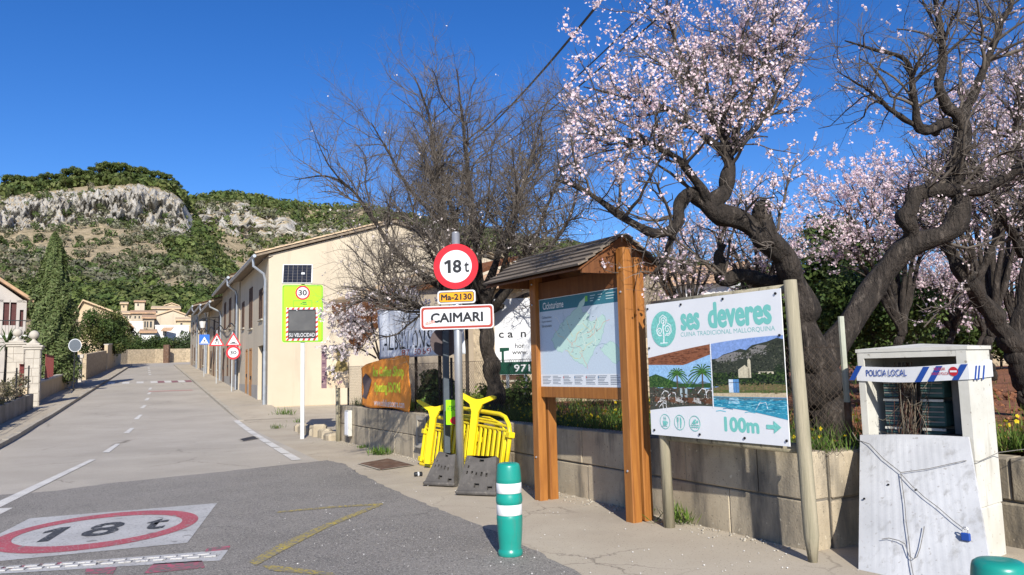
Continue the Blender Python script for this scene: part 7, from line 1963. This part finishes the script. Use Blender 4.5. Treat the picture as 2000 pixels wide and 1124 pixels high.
# grass, wild flowers, clods
rng = np.random.default_rng(88)
def grass(name, label, pts, h, wdt, cols, cat='grass', lean=.35):
    n = len(pts); a = rng.uniform(0,6.283,n); hh = h*rng.uniform(.5,1.2,n); sd = np.stack([np.cos(a),np.sin(a),0*a],1)*wdt; ln = rng.normal(size=(n,3))*lean*hh[:,None]; ln[:,2] = hh
    v = np.stack([pts-sd, pts+sd, pts+sd*.5+ln*.6, pts+ln], 1).reshape(-1,3)
    c = np.repeat(np.array(cols)[rng.integers(0,len(cols),n)]*rng.uniform(.7,1.25,(n,1)), 4, 0)
    return tag(link(name, npmesh(name, v, np.arange(n*4).reshape(-1,4), c), None, [M['leaf']]), label, cat, None, 'stuff')
def field_pts(n, t0, t1, o0, o1, dens=None):
    t = rng.uniform(t0,t1,n); o = o0+(o1-o0)*rng.random(n)**1.6; k = fbm2(t*1.3, o*1.3, 5, 3)
    if dens is not None: m = k > dens; t, o = t[m], o[m]
    o = np.where(t < .37, o+1.40, o)
    return np.array([fieldp(a, b) for a, b in zip(t, o)])
GRN = [(.07,.13,.02),(.10,.17,.03),(.05,.10,.02),(.14,.19,.04)]
grass('field_grass', 'green grass growing along the top of the block wall and in the orchard', np.concatenate([field_pts(9000,-6,13.4,.26,1.1), field_pts(9000,-7,13.4,.3,5,.0), field_pts(5000,-9,12,2,16,.18)]), .28, .007, GRN)
fl = np.concatenate([field_pts(420,-5,6,.28,1.0), field_pts(300,-6,9,.3,4,.1)]); fl[:,2] += rng.uniform(.12,.30,len(fl))
v, f, c = flowers(fl, .022, rng, [(.75,.62,.02),(.8,.68,.03)]); tag(link('wild_flowers', npmesh('wild_flowers', v, f, c), None, [M['petal']]), 'small yellow wild flowers in the grass above the wall', 'flowers', None, 'stuff')
OCT = np.array([(1,0,0),(0,1,0),(-1,0,0),(0,-1,0),(0,0,1),(0,0,-1)], float); OF = np.array([(0,1,4),(1,2,4),(2,3,4),(3,0,4),(1,0,5),(2,1,5),(3,2,5),(0,3,5)])
def lumps(name, label, pos, size, m, cat):
    n = len(pos); s = size*rng.uniform(.3,1.3,(n,1,1)); v = pos[:,None,:] + OCT[None]*s*rng.uniform(.6,1.3,(n,6,1))*np.array([1,1,.7])
    f = (OF[None]+np.arange(n)[:,None,None]*6).reshape(-1,3)
    return tag(link(name, npmesh(name, v.reshape(-1,3), f), None, [m]), label, cat, None, 'stuff')
lumps('soil_clods', 'red brown clods of turned soil in the orchard', field_pts(5000,-9,10,.6,12), .07, M['soil'], 'soil')
# weeds at the foot of walls, and grit on the ground
def weed(label, px, py, h, n):
    g = G(px, py); r = thing('weed', label, 'weed', g)
    p = rng.normal(size=(n,3))*np.array([.07,.05,0])*h/.15; a = rng.uniform(0,6.283,n); el = rng.uniform(.3,1.4,n)
    d = np.stack([np.cos(a)*np.cos(el), np.sin(a)*np.cos(el), np.sin(el)],1)*(h*rng.uniform(.5,1.1,(n,1))); sd = np.stack([-np.sin(a),np.cos(a),0*a],1)*.008
    v = np.stack([p, p+d*.5+sd, p+d, p+d*.5-sd],1).reshape(-1,3); c = np.repeat(np.array(GRN)[rng.integers(0,4,n)]*rng.uniform(.9,1.4,(n,1)),4,0)
    link('leaves', npmesh('leaves', v, np.arange(n*4).reshape(-1,4), c), r, [M['leaf']]); tag(r['label'] and r.children[0], kind='stuff')
for (l, x, y, h, n) in (('bright weed tuft at the wall foot before the rusty plate',742,889,.20,160),('small weed at the wall foot under the meter box',708,876,.10,60),('weed at the base of the left billboard post',1328,1022,.22,120),('weed in the wall foot behind the kiosk post',1270,1003,.16,80),('weed beside the cream gable wall',556,812,.35,120),('tiny weed right of the speed display pole',585,826,.2,60),('weed below the orange banner',715,868,.08,40),('weed at the foot of the house gable',540,838,.18,60)):
    weed(l, x, y, h, n)
gp = []
for _ in range(900):
    x, y = rng.uniform(520,1750), rng.uniform(890,1124); q = G(x, y); gp.append((q.x, q.y, q.z+.008))
gp = np.array(gp); w_ = (gp[:,0]-W0.x)*WO.x + (gp[:,1]-W0.y)*WO.y
gp = gp[w_ < -.05]
M['petal_litter'] = mat('fallen_petal', (.66,.64,.6), rough=.8)
lumps('fallen_petals', 'pale fallen petals and grit strewn over the footway', gp[::2], .007, M['petal_litter'], 'litter')
lumps('grit', 'loose brown grit strewn along the foot of the block wall', np.array([tuple(W(t, -abs(o)-.02, .006)) for t, o in zip(rng.uniform(.5,13.4,700), rng.normal(0,.12,700))]), .016, M['kerb'], 'grit')
